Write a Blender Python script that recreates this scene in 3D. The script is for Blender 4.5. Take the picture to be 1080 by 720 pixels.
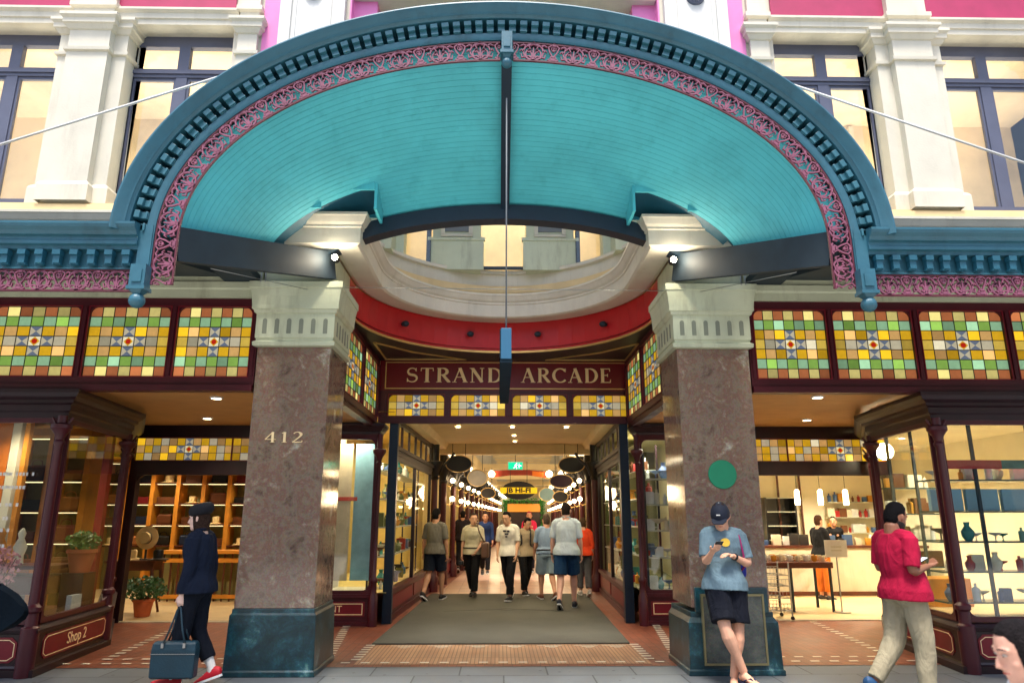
import bpy, bmesh, math, random
from mathutils import Vector, Matrix, noise as mnoise
PI = math.pi
rad = math.radians
random.seed(7)
for o in list(bpy.data.objects): bpy.data.objects.remove(o)
scene = bpy.context.scene
COL = scene.collection
# ---------------------------------------------------------------- camera
cam_d = bpy.data.cameras.new("camera"); cam = bpy.data.objects.new("camera", cam_d); COL.objects.link(cam)
cam_d.sensor_width = 36.0; cam_d.lens = 36.0 * 740 / 1080; cam_d.clip_end = 1000; cam_d.clip_start = 0.05
cam.location = (-0.06, -7.7, 1.55)
cam.rotation_euler = (rad(90 + 14.04), 0, rad(-1.08))
scene.camera = cam
cam_d.dof.use_dof = True; cam_d.dof.focus_distance = 8.6; cam_d.dof.aperture_fstop = 2.4
# ---------------------------------------------------------------- world, sun, exposure
w = bpy.data.worlds.new("World"); scene.world = w; w.use_nodes = True
nt = w.node_tree; bg = nt.nodes["Background"]
sky = nt.nodes.new("ShaderNodeTexSky"); sky.sky_type = 'NISHITA'; sky.sun_disc = False
SUN_EL, SUN_AZ = 70.0, 190.0
sky.sun_elevation = rad(SUN_EL); sky.sun_rotation = rad(SUN_AZ); sky.air_density = 1.0; sky.dust_density = 3.0
nt.links.new(sky.outputs[0], bg.inputs[0]); bg.inputs[1].default_value = 0.15
sd = bpy.data.lights.new("sun", 'SUN'); so = bpy.data.objects.new("sun", sd); COL.objects.link(so)
sd.energy = 2.6; sd.angle = rad(14); sd.color = (1.0, 0.95, 0.88)
so.rotation_euler = (rad(90 - SUN_EL), 0, rad(180 - SUN_AZ)); so.location = (0, -10, 30)
scene.view_settings.view_transform = 'Standard'; scene.view_settings.look = 'None'
scene.view_settings.gamma = 1.0; scene.view_settings.exposure = 1.1
scene.cycles.max_bounces = 8; scene.cycles.diffuse_bounces = 4; scene.cycles.glossy_bounces = 3
scene.cycles.transparent_max_bounces = 10; scene.cycles.transmission_bounces = 3
scene.cycles.sample_clamp_indirect = 6.0; scene.cycles.use_denoising = True
scene.cycles.caustics_reflective = False; scene.cycles.caustics_refractive = False

# ---------------------------------------------------------------- materials
def srgb(r, g, b):
    f = lambda c: (c / 255 / 12.92) if c / 255 <= 0.04045 else ((c / 255 + 0.055) / 1.055) ** 2.4
    return (f(r), f(g), f(b))
def mat(name, col, rough=0.5, metal=0.0, var=0.12, scale=3.0, bump=0.0, bscale=40.0, emit=None, estr=0.0, coat=0.0, col2=None, spec=0.5, grime=0.0, gcol=(0.35, 0.30, 0.24)):
    m = bpy.data.materials.new(name); m.use_nodes = True
    t = m.node_tree; b = t.nodes["Principled BSDF"]
    b.inputs["Roughness"].default_value = rough; b.inputs["Metallic"].default_value = metal
    b.inputs["Specular IOR Level"].default_value = spec
    b.inputs["Coat Weight"].default_value = coat
    c = tuple(col) + (1,)
    if var or col2:
        tc = t.nodes.new("ShaderNodeTexCoord"); n = t.nodes.new("ShaderNodeTexNoise")
        n.inputs["Scale"].default_value = scale; n.inputs["Detail"].default_value = 6; n.inputs["Roughness"].default_value = 0.6
        t.links.new(tc.outputs["Object"], n.inputs["Vector"])
        r = t.nodes.new("ShaderNodeValToRGB")
        c2 = col2 or tuple(x * (1 - 2 * var) for x in col); cc = tuple(min(1, x * (1 + var)) for x in col)
        r.color_ramp.elements[0].position = 0.3; r.color_ramp.elements[0].color = tuple(c2) + (1,)
        r.color_ramp.elements[1].position = 0.62; r.color_ramp.elements[1].color = tuple(cc if not col2 else col) + (1,)
        t.links.new(n.outputs["Fac"], r.inputs["Fac"]); t.links.new(r.outputs["Color"], b.inputs["Base Color"])
    else:
        b.inputs["Base Color"].default_value = c
    if grime:                                   # vertical streaks and blotches of dirt, part of the paint itself
        tg = t.nodes.new("ShaderNodeTexCoord"); mp = t.nodes.new("ShaderNodeMapping"); mp.inputs["Scale"].default_value = (5.0, 5.0, 0.9)
        g1 = t.nodes.new("ShaderNodeTexNoise"); g1.inputs["Scale"].default_value = 1.0; g1.inputs["Detail"].default_value = 9; g1.inputs["Roughness"].default_value = 0.7
        t.links.new(tg.outputs["Object"], mp.inputs["Vector"]); t.links.new(mp.outputs[0], g1.inputs["Vector"])
        rg = t.nodes.new("ShaderNodeValToRGB"); rg.color_ramp.elements[0].position = 0.52; rg.color_ramp.elements[0].color = (0, 0, 0, 1); rg.color_ramp.elements[1].position = 0.75; rg.color_ramp.elements[1].color = (grime,)*3 + (1,)
        t.links.new(g1.outputs["Fac"], rg.inputs["Fac"]); mg = t.nodes.new("ShaderNodeMixRGB"); mg.blend_type = 'MULTIPLY'; mg.inputs[2].default_value = tuple(gcol) + (1,)
        src = b.inputs["Base Color"].links[0].from_socket; t.links.new(rg.outputs["Color"], mg.inputs[0]); t.links.new(src, mg.inputs[1]); t.links.new(mg.outputs[0], b.inputs["Base Color"])
    if bump:
        tc = t.nodes.new("ShaderNodeTexCoord"); n2 = t.nodes.new("ShaderNodeTexNoise"); n2.inputs["Scale"].default_value = bscale
        n2.inputs["Detail"].default_value = 4
        t.links.new(tc.outputs["Object"], n2.inputs["Vector"])
        bp = t.nodes.new("ShaderNodeBump"); bp.inputs["Strength"].default_value = bump; bp.inputs["Distance"].default_value = 0.01
        t.links.new(n2.outputs["Fac"], bp.inputs["Height"]); t.links.new(bp.outputs["Normal"], b.inputs["Normal"])
    if emit:
        b.inputs["Emission Color"].default_value = tuple(emit) + (1,); b.inputs["Emission Strength"].default_value = estr
    return m
def cloth(name, rgb, fold=0.42):
    m = mat(name, srgb(*rgb), 0.88, var=0.10, scale=4, spec=0.25); t = m.node_tree; b = t.nodes["Principled BSDF"]
    tc = t.nodes.new("ShaderNodeTexCoord"); mp = t.nodes.new("ShaderNodeMapping"); mp.inputs["Scale"].default_value = (9, 9, 4.5); mp.inputs["Rotation"].default_value = (0.3, 0.5, 0.2)
    n = t.nodes.new("ShaderNodeTexNoise"); n.inputs["Scale"].default_value = 1.0; n.inputs["Detail"].default_value = 3; n.inputs["Distortion"].default_value = 1.6
    t.links.new(tc.outputs["Object"], mp.inputs["Vector"]); t.links.new(mp.outputs[0], n.inputs["Vector"])
    bp = t.nodes.new("ShaderNodeBump"); bp.inputs["Strength"].default_value = fold; bp.inputs["Distance"].default_value = 0.05
    t.links.new(n.outputs["Fac"], bp.inputs["Height"])
    n2 = t.nodes.new("ShaderNodeTexNoise"); n2.inputs["Scale"].default_value = 260; b2 = t.nodes.new("ShaderNodeBump"); b2.inputs["Strength"].default_value = 0.25; b2.inputs["Distance"].default_value = 0.002
    t.links.new(tc.outputs["Object"], n2.inputs["Vector"]); t.links.new(n2.outputs["Fac"], b2.inputs["Height"]); t.links.new(bp.outputs["Normal"], b2.inputs["Normal"]); t.links.new(b2.outputs["Normal"], b.inputs["Normal"])
    return m
def emitter(name, col, s):
    m = bpy.data.materials.new(name); m.use_nodes = True; t = m.node_tree
    b = t.nodes["Principled BSDF"]; b.inputs["Base Color"].default_value = tuple(col) + (1,)
    b.inputs["Emission Color"].default_value = tuple(col) + (1,); b.inputs["Emission Strength"].default_value = s
    return m
def glass(name, tint=(0.93, 0.96, 0.95), refl=1.0):
    m = bpy.data.materials.new(name); m.use_nodes = True; t = m.node_tree; t.nodes.clear()
    o = t.nodes.new("ShaderNodeOutputMaterial"); mx = t.nodes.new("ShaderNodeMixShader"); tr = t.nodes.new("ShaderNodeBsdfTransparent")
    g = t.nodes.new("ShaderNodeBsdfGlossy"); f = t.nodes.new("ShaderNodeFresnel"); ml = t.nodes.new("ShaderNodeMath")
    ml.operation = 'MULTIPLY'; ml.inputs[1].default_value = refl; ml.use_clamp = True
    f.inputs[0].default_value = 1.5; tr.inputs[0].default_value = tint + (1,); g.inputs["Roughness"].default_value = 0.02
    n = t.nodes.new("ShaderNodeTexNoise"); n.inputs["Scale"].default_value = 1.3; bp = t.nodes.new("ShaderNodeBump")
    bp.inputs["Strength"].default_value = 0.03; bp.inputs["Distance"].default_value = 0.05
    tc = t.nodes.new("ShaderNodeTexCoord"); t.links.new(tc.outputs["Object"], n.inputs["Vector"])
    t.links.new(n.outputs["Fac"], bp.inputs["Height"]); t.links.new(bp.outputs["Normal"], g.inputs["Normal"])
    ge = t.nodes.new("ShaderNodeNewGeometry"); io = t.nodes.new("ShaderNodeMath"); io.operation = 'MULTIPLY_ADD'; io.inputs[1].default_value = 1/1.5-1.5; io.inputs[2].default_value = 1.5
    t.links.new(ge.outputs["Backfacing"], io.inputs[0]); t.links.new(io.outputs[0], f.inputs[0])     # same reflectance from both sides of a thin pane
    t.links.new(f.outputs[0], ml.inputs[0]); t.links.new(ml.outputs[0], mx.inputs[0])
    t.links.new(tr.outputs[0], mx.inputs[1]); t.links.new(g.outputs[0], mx.inputs[2]); t.links.new(mx.outputs[0], o.inputs[0])
    return m

# ---------------------------------------------------------------- mesh builder
class MB:
    def __init__(s, m=0): s.v = []; s.f = []; s.mi = []; s.m = m; s.sm = []; s.smooth = False
    def vert(s, p): s.v.append(tuple(p)); return len(s.v) - 1
    def face(s, ids): s.f.append(tuple(ids)); s.mi.append(s.m); s.sm.append(s.smooth)
    def quad(s, a, b, c, d): s.face([s.vert(a), s.vert(b), s.vert(c), s.vert(d)])
    def poly(s, pts): s.face([s.vert(p) for p in pts])
    def box(s, x0, x1, y0, y1, z0, z1):
        if x0 > x1: x0, x1 = x1, x0
        if y0 > y1: y0, y1 = y1, y0
        if z0 > z1: z0, z1 = z1, z0
        i = [s.vert(p) for p in [(x0,y0,z0),(x1,y0,z0),(x1,y1,z0),(x0,y1,z0),(x0,y0,z1),(x1,y0,z1),(x1,y1,z1),(x0,y1,z1)]]
        for q in [(0,3,2,1),(4,5,6,7),(0,1,5,4),(1,2,6,5),(2,3,7,6),(3,0,4,7)]: s.face([i[k] for k in q])
        return s
    def obox(s, c, ax, ay, az, hx, hy, hz):
        c = Vector(c); ax = Vector(ax).normalized(); ay = Vector(ay).normalized(); az = Vector(az).normalized()
        i = []
        for (a, b, d) in [(-1,-1,-1),(1,-1,-1),(1,1,-1),(-1,1,-1),(-1,-1,1),(1,-1,1),(1,1,1),(-1,1,1)]:
            i.append(s.vert(c + ax*a*hx + ay*b*hy + az*d*hz))
        for q in [(0,3,2,1),(4,5,6,7),(0,1,5,4),(1,2,6,5),(2,3,7,6),(3,0,4,7)]: s.face([i[k] for k in q])
        return s
    def bar(s, a, b, w, h, up=(0, 0, 1)):
        a = Vector(a); b = Vector(b); d = b - a; L = d.length; d.normalize(); up = Vector(up)
        x = d.cross(up)
        if x.length < 1e-4: x = d.cross(Vector((1, 0, 0)))
        x.normalize(); u = x.cross(d)
        return s.obox((a + b) / 2, d, x, u, L / 2, w / 2, h / 2)
    def rings(s, R, closed=True, caps=True):
        ids = [[s.vert(p) for p in r] for r in R]; n = len(R[0])
        for a, b in zip(ids[:-1], ids[1:]):
            for k in range(n if closed else n - 1):
                s.face([a[k], a[(k+1) % n], b[(k+1) % n], b[k]])
        if caps and closed: s.face(ids[0][::-1]); s.face(ids[-1])
        return s
    def tube(s, pts, r, n=8, r2=None, caps=True, side=None):
        pts = [Vector(p) for p in pts]; R = []; prev = None
        for i, p in enumerate(pts):
            d = (pts[min(i+1, len(pts)-1)] - pts[max(i-1, 0)]).normalized()
            if prev is None:
                x = Vector(side) if side else d.orthogonal()
            else: x = prev
            x = (x - d * x.dot(d)).normalized(); prev = x; y = d.cross(x)
            rr = r[i] if isinstance(r, (list, tuple)) else r
            ry = (r2[i] if isinstance(r2, (list, tuple)) else r2) if r2 is not None else rr
            R.append([p + x * rr * math.cos(2*PI*k/n) + y * ry * math.sin(2*PI*k/n) for k in range(n)])
        return s.rings(R, True, caps)
    def lathe(s, prof, c=(0, 0, 0), n=20, axis='z', caps=True):
        R = []
        for r, z in prof:
            ring = []
            for k in range(n):
                a = 2*PI*k/n; u = r*math.cos(a); v = r*math.sin(a)
                ring.append((c[0]+u, c[1]+v, c[2]+z) if axis == 'z' else ((c[0]+u, c[1]+z, c[2]+v) if axis == 'y' else (c[0]+z, c[1]+u, c[2]+v)))
            R.append(ring)
        if axis == 'y': R = [r[::-1] for r in R]
        return s.rings(R, True, caps)
    def ball(s, c, r, n=12, sc=(1, 1, 1)):
        prof = [(max(1e-4, r*math.sin(PI*k/(n//2+2))), -r*math.cos(PI*k/(n//2+2))) for k in range(n//2+3)]
        R = [[(c[0]+rr*math.cos(2*PI*k/n)*sc[0], c[1]+rr*math.sin(2*PI*k/n)*sc[1], c[2]+z*sc[2]) for k in range(n)] for rr, z in prof]
        return s.rings(R)
    def prism(s, poly, fn, a, b):            # poly: 2-D outline; fn(u,v,w)->xyz
        lo = [s.vert(fn(u, v, a)) for u, v in poly]; hi = [s.vert(fn(u, v, b)) for u, v in poly]; n = len(poly)
        s.face(lo[::-1]); s.face(hi)
        for k in range(n): s.face([lo[k], lo[(k+1) % n], hi[(k+1) % n], hi[k]])
        return s
    def moulding(s, path, prof, fn=lambda u, v, w: (u, v, w), caps=True):
        # path: 2-D polyline; prof: [(out, w)] polyline, 'out' to the right of the walking direction; fn maps (u, v, w)
        P = [Vector(p) for p in path]; N = []
        for i in range(len(P)):
            ds = []
            if i > 0: ds.append((P[i]-P[i-1]).normalized())
            if i < len(P)-1: ds.append((P[i+1]-P[i]).normalized())
            ns = [Vector((d.y, -d.x)) for d in ds]
            if len(ns) == 1: N.append(ns[0])
            else:
                m = (ns[0]+ns[1]); m = m / max(0.15, (1 + ns[0].dot(ns[1]))); N.append(m)
        R = [[fn(p.x+n.x*o, p.y+n.y*o, w) for o, w in prof] for p, n in zip(P, N)]
        ids = [[s.vert(q) for q in r] for r in R]; n = len(prof)
        for a, b in zip(ids[:-1], ids[1:]):
            for k in range(n-1): s.face([a[k], b[k], b[k+1], a[k+1]])
        if caps: s.face(ids[0]); s.face(ids[-1][::-1])
        return s
    def ribbon(s, pts, wd, fn, d0, d1):       # flat 2-D stroke with thickness; wd const or list
        P = [Vector(p) for p in pts]; n = len(P); A = []; B = []
        for i in range(n):
            d = (P[min(i+1, n-1)] - P[max(i-1, 0)]); d = d.normalized() if d.length > 1e-9 else Vector((1, 0))
            q = Vector((-d.y, d.x)) * ((wd[i] if isinstance(wd, (list, tuple)) else wd) / 2)
            A.append(P[i]+q); B.append(P[i]-q)
        R = [[fn(a.x, a.y, d0), fn(a.x, a.y, d1), fn(b.x, b.y, d1), fn(b.x, b.y, d0)] for a, b in zip(A, B)]
        return s.rings(R)
    def mesh(s, name, mats):
        me = bpy.data.meshes.new(name); me.from_pydata(s.v, [], s.f); 
        for m in mats: me.materials.append(m)
        me.polygons.foreach_set("material_index", s.mi); me.polygons.foreach_set("use_smooth", s.sm)
        me.update(); return me
    def build(s, name, mats, parent=None, smooth=None, recalc=True, bevel=0.0):
        if not isinstance(mats, (list, tuple)): mats = [mats]
        me = s.mesh(name, mats)
        if recalc:
            bm = bmesh.new(); bm.from_mesh(me); bmesh.ops.recalc_face_normals(bm, faces=bm.faces); bm.to_mesh(me); bm.free()
        if smooth is not None:
            me.polygons.foreach_set("use_smooth", [True]*len(me.polygons)); 
            if smooth < 180:
                me.set_sharp_from_angle(angle=rad(smooth))
        o = bpy.data.objects.new(name, me); COL.objects.link(o)
        if parent is not None: o.parent = parent; o.matrix_parent_inverse = Matrix.Identity(4)
        if bevel:
            b = o.modifiers.new("bevel", 'BEVEL'); b.width = bevel; b.segments = 2; b.limit_method = 'ANGLE'; b.angle_limit = rad(40)
        return o
def halves(mb):
    """the left and right pieces of a symmetric builder as two builders"""
    out = []
    for sg in (-1, 1):
        k = MB(); mp = {}
        for f, mi, sm in zip(mb.f, mb.mi, mb.sm):
            if (sum(mb.v[i][0] for i in f) >= 0) != (sg > 0): continue
            ids = []
            for i in f:
                if i not in mp: mp[i] = k.vert(mb.v[i])
                ids.append(mp[i])
            k.f.append(tuple(ids)); k.mi.append(mi); k.sm.append(sm)
        if k.f: out.append(k)
    return out
def tag(o, label=None, cat=None, group=None, kind=None):
    if label: o["label"] = label
    if cat: o["category"] = cat
    if group: o["group"] = group
    if kind: o["kind"] = kind
    return o
def thing(name, label, cat, loc=(0, 0, 0), rz=0, group=None):
    o = bpy.data.objects.new(name, None); COL.objects.link(o); o.location = loc; o.rotation_euler = (0, 0, rz)
    o.empty_display_size = 0.1
    return tag(o, label, cat, group)
ORD = ['first', 'second', 'third', 'fourth', 'fifth', 'sixth', 'seventh', 'eighth', 'ninth', 'tenth', 'eleventh', 'twelfth', 'thirteenth', 'fourteenth', 'fifteenth', 'sixteenth', 'seventeenth', 'eighteenth']
def dup(root, loc=None, rz=None, label=None):
    c = root.copy(); COL.objects.link(c)
    def rec(a, b):
        for ch in a.children:
            k = ch.copy(); COL.objects.link(k); k.parent = b; rec(ch, k)
    rec(root, c)
    if loc is not None: c.location = loc
    if rz is not None: c.rotation_euler = (0, 0, rz)
    if label: c["label"] = label
    return c
def text(s, body, size, mat_, parent, mtx, name="lettering", ext=0.004, off=0.0, align='CENTER', sx=1.0):
    cu = bpy.data.curves.new(name, 'FONT'); cu.body = body; cu.size = size; cu.extrude = ext; cu.offset = off
    cu.align_x = align; cu.align_y = 'CENTER'; cu.resolution_u = 3
    o = bpy.data.objects.new(name, cu); COL.objects.link(o); cu.materials.append(mat_)
    dg = bpy.context.evaluated_depsgraph_get(); me = bpy.data.meshes.new_from_object(o.evaluated_get(dg))
    bpy.data.objects.remove(o); me.transform(Matrix.Diagonal((sx, 1, 1, 1))); me.transform(mtx)
    o = bpy.data.objects.new(name, me); COL.objects.link(o)
    if parent is not None: o.parent = parent
    return o
FRONT = lambda x, y, z: Matrix.Translation((x, y, z)) @ Matrix.Rotation(PI/2, 4, 'X')     # text facing -y

# ---------------------------------------------------------------- serif capitals
def arcpts(cx, cy, rx, ry, a0, a1, n=12): return [(cx+rx*math.cos(rad(a0+(a1-a0)*k/n)), cy+ry*math.sin(rad(a0+(a1-a0)*k/n))) for k in range(n+1)]
T_, t_ = 0.165, 0.065
def glyph(ch):
    S = []
    sf = lambda x, y, w=0.22: S.append(([(x-w/2, y), (x+w/2, y)], 0.035))
    def arcw(cx, cy, rx, ry, a0, a1, hi=T_, lo=t_, n=14):
        P = arcpts(cx, cy, rx, ry, a0, a1, n); W = [lo+(hi-lo)*abs(math.cos(rad(a0+(a1-a0)*k/n)))**1.2 for k in range(n+1)]; S.append((P, W))
    if ch == 'S':
        P = []; 
        for k in range(13): a = 25+ (270-25)*k/12; P.append((0.29+0.21*math.cos(rad(a)), 0.745+0.235*math.sin(rad(a))))
        for k in range(1, 13): a = 90-(90+155)*k/12; P.append((0.29+0.245*math.cos(rad(a)), 0.265+0.245*math.sin(rad(a))))
        n = len(P); W = [t_+(T_-t_)*math.exp(-((i/(n-1)-0.5)/0.17)**2) for i in range(n)]; S.append((P, W))
        S.append(([(0.49, 0.99), (0.485, 0.76)], 0.04)); S.append(([(0.06, 0.02), (0.06, 0.27)], 0.04)); w = 0.58
    elif ch == 'T': S += [([(0.34, 0.02), (0.34, 0.98)], T_), ([(0.03, 0.97), (0.65, 0.97)], 0.055), ([(0.04, 0.98), (0.03, 0.78)], 0.04), ([(0.64, 0.98), (0.65, 0.78)], 0.04)]; sf(0.34, 0.017, 0.28); w = 0.68
    elif ch == 'R':
        S.append(([(0.15, 0.02), (0.15, 0.98)], T_)); sf(0.14, 0.017, 0.27); S.append(([(0.04, 0.975), (0.32, 0.975)], 0.05)); arcw(0.32, 0.745, 0.22, 0.23, 90, -90)
        S.append(([(0.18, 0.515), (0.34, 0.515)], 0.05)); S.append(([(0.33, 0.52), (0.62, 0.05), (0.72, 0.02)], [T_*0.9, T_, 0.05])); w = 0.7
    elif ch == 'A':
        S += [([(0.09, 0.02), (0.36, 0.98)], 0.055), ([(0.36, 1.0), (0.64, 0.02)], T_), ([(0.19, 0.36), (0.53, 0.36)], 0.045)]; sf(0.09, 0.017, 0.22); sf(0.64, 0.017, 0.26); w = 0.74
    elif ch == 'N':
        S += [([(0.13, 0.02), (0.13, 0.98)], 0.06), ([(0.13, 0.98), (0.62, 0.02)], T_), ([(0.62, 0.0), (0.62, 0.98)], 0.06)]; sf(0.13, 0.017); sf(0.07, 0.983, 0.16); sf(0.62, 0.983); w = 0.76
    elif ch == 'D':
        S.append(([(0.15, 0.02), (0.15, 0.98)], T_)); S.append(([(0.04, 0.975), (0.3, 0.975)], 0.05)); S.append(([(0.04, 0.025), (0.3, 0.025)], 0.05)); arcw(0.3, 0.5, 0.36, 0.475, 90, -90, n=18); w = 0.72
    elif ch == 'C':
        arcw(0.43, 0.5, 0.36, 0.475, 42, 318, n=22); S.append(([(0.7, 0.98), (0.7, 0.74)], 0.04)); S.append(([(0.7, 0.2), (0.7, 0.1)], 0.04)); w = 0.74
    elif ch == 'E':
        S.append(([(0.15, 0.02), (0.15, 0.98)], T_))
        for y, x1 in ((0.975, 0.54), (0.52, 0.42), (0.025, 0.57)): S.append(([(0.04 if y != 0.52 else 0.2, y), (x1, y)], 0.05))
        S += [([(0.54, 0.99), (0.545, 0.8)], 0.04), ([(0.42, 0.62), (0.42, 0.42)], 0.04), ([(0.56, 0.01), (0.58, 0.22)], 0.04)]; w = 0.6
    elif ch == '4': S += [([(0.46, 0.98), (0.04, 0.3)], 0.05), ([(0.03, 0.29), (0.64, 0.29)], 0.055), ([(0.46, 0.02), (0.46, 0.98)], T_*0.85)]; sf(0.46, 0.017, 0.26); w = 0.66
    elif ch == '1': S += [([(0.24, 0.02), (0.24, 0.98)], T_*0.85), ([(0.08, 0.86), (0.22, 0.96)], 0.05)]; sf(0.24, 0.017, 0.28); w = 0.42
    elif ch == '2':
        P = arcpts(0.3, 0.74, 0.22, 0.24, 160, -30, 14) + [(0.36, 0.42), (0.2, 0.22), (0.06, 0.05)]
        n = len(P); W = [t_ + (T_-t_)*math.exp(-((i/(n-1)-0.62)/0.22)**2) for i in range(n)]; S.append((P, W)); S.append(([(0.04, 0.04), (0.58, 0.04)], 0.085)); S.append(([(0.57, 0.02), (0.6, 0.18)], 0.04)); w = 0.62
    else: w = 0.35
    return S, w
def serif_text(mb, body, x0, x1, z0, h, y, thick=0.02, gap=0.13):
    tot = sum(glyph(c)[1] for c in body) + gap*(len(body)-1); sx = (x1-x0)/tot
    x = 0; k = 0
    for c in body:
        S, w = glyph(c)
        for pts, wd in S:
            k += 1; e = 0.0003*(k % 7)
            fn = lambda u, v, d, x=x, e=e: (x0+(x+u)*sx, y - (d+e if d > 0 else 0), z0+v*h)
            mb.ribbon(pts, wd, fn, 0.0, thick)
        x += w + gap
# ================================================================ materials
M = {}
M['cream'] = mat('cream_paint', srgb(212, 206, 188), 0.55, var=0.05, scale=1.5, bump=0.15, grime=0.25)
M['white'] = mat('white_paint', srgb(214, 213, 208), 0.5, var=0.04, scale=1.5, grime=0.2)
M['sage'] = mat('sage_cream_paint', srgb(196, 202, 174), 0.5, var=0.05, scale=2, bump=0.1, grime=0.5)
M['pink'] = mat('pink_paint', srgb(226, 128, 186), 0.6, var=0.04)
M['rose'] = mat('rose_paint', srgb(168, 44, 88), 0.6, var=0.06)
M['teal_soffit'] = mat('turquoise_boards', srgb(82, 197, 211), 0.6, var=0.07, scale=1.2, bump=0.1, bscale=15, grime=0.4, gcol=(0.3, 0.55, 0.55))
M['teal'] = mat('teal_paint', srgb(44, 96, 114), 0.45, var=0.08, scale=3, bump=0.15, bscale=30, grime=0.5)
M['teal_dark'] = mat('dark_teal_paint', srgb(30, 88, 108), 0.45, var=0.08)
M['lace'] = mat('pink_iron_paint', srgb(132, 74, 98), 0.55, var=0.14, scale=8)
M['crimson'] = mat('crimson_paint', srgb(88, 28, 46), 0.5, var=0.1)
M['navy'] = mat('navy_steel_paint', srgb(14, 38, 54), 0.4, var=0.1)
M['steel'] = mat('dark_steel', srgb(30, 44, 54), 0.65, var=0.15)
M['slate'] = mat('slate_blue_paint', srgb(88, 92, 112), 0.45, var=0.06)
M['red'] = mat('red_paint', srgb(196, 34, 40), 0.42, var=0.05)
M['maroon'] = mat('maroon_paint', srgb(70, 10, 24), 0.42, var=0.12)
M['maroon_dark'] = mat('dark_maroon_timber', srgb(34, 9, 17), 0.42, var=0.2, scale=6)
M['panel_red'] = mat('crimson_panel', srgb(116, 10, 28), 0.42, var=0.1)
M['gold'] = mat('gilt', srgb(228, 190, 120), 0.35, metal=0.6, var=0.05)
M['gilt_paint'] = mat('gilt_paint', srgb(255, 226, 172), 0.5, var=0.03)
M['tan'] = mat('tan_ceiling_paint', srgb(196, 150, 88), 0.6, var=0.05)
M['ceil'] = mat('cream_ceiling', srgb(226, 208, 160), 0.6, var=0.04)
M['black'] = mat('black_iron', srgb(20, 20, 24), 0.4, var=0.1)
M['lead'] = mat('leading', srgb(24, 26, 28), 0.5, var=0.0)
M['glass'] = glass('window_glass')
M['glass_street'] = glass('street_glass', refl=1.5)
M['peach'] = mat('peach_wall', srgb(226, 206, 174), 0.7, var=0.2, scale=0.5)
M['steel_bright'] = mat('brushed_metal', srgb(170, 172, 172), 0.3, metal=0.9, var=0.05)
M['lamp'] = emitter('warm_lamp', (1.0, 0.82, 0.55), 14.0)
M['lamp_soft'] = emitter('light_panel', (1.0, 0.86, 0.58), 3.0)
M['exit_green'] = emitter('exit_green', (0.0, 0.42, 0.18), 1.0)

def granite(name, cols, scale=3.0, rough=0.12, crack=True):
    m = bpy.data.materials.new(name); m.use_nodes = True; t = m.node_tree; b = t.nodes["Principled BSDF"]
    b.inputs["Roughness"].default_value = rough
    tc = t.nodes.new("ShaderNodeTexCoord")
    n = t.nodes.new("ShaderNodeTexNoise"); n.inputs["Scale"].default_value = scale; n.inputs["Detail"].default_value = 12; n.inputs["Roughness"].default_value = 0.72; n.inputs["Distortion"].default_value = 0.35
    t.links.new(tc.outputs["Object"], n.inputs["Vector"])
    r = t.nodes.new("ShaderNodeValToRGB"); e = r.color_ramp.elements
    while len(e) < len(cols): e.new(0.5)
    for i, (p, c) in enumerate(cols): e[i].position = p; e[i].color = tuple(c) + (1,)
    t.links.new(n.outputs["Fac"], r.inputs["Fac"])
    v = t.nodes.new("ShaderNodeTexVoronoi"); v.inputs["Scale"].default_value = scale*22
    t.links.new(tc.outputs["Object"], v.inputs["Vector"])
    mx = t.nodes.new("ShaderNodeMixRGB"); mx.blend_type = 'OVERLAY'; mx.inputs[0].default_value = 0.14
    t.links.new(r.outputs["Color"], mx.inputs[1]); t.links.new(v.outputs["Color"], mx.inputs[2])
    t.links.new(mx.outputs[0], b.inputs["Base Color"])
    return m
M['granite'] = granite('polished_granite', [(0.28, srgb(62, 54, 50)), (0.38, srgb(108, 88, 76)), (0.47, srgb(134, 118, 102)), (0.53, srgb(124, 94, 82)), (0.60, srgb(142, 126, 108)), (0.70, srgb(190, 184, 170))], 3.8, 0.09)
M['marble'] = granite('green_marble', [(0.3, srgb(10, 32, 38)), (0.5, srgb(20, 54, 62)), (0.60, srgb(34, 82, 92)), (0.70, srgb(110, 146, 146))], 4.0, 0.3)
M['marble_grey'] = granite('dark_grey_marble', [(0.3, srgb(44, 50, 50)), (0.5, srgb(76, 82, 78)), (0.7, srgb(110, 108, 98))], 4.0, 0.25)

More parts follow.
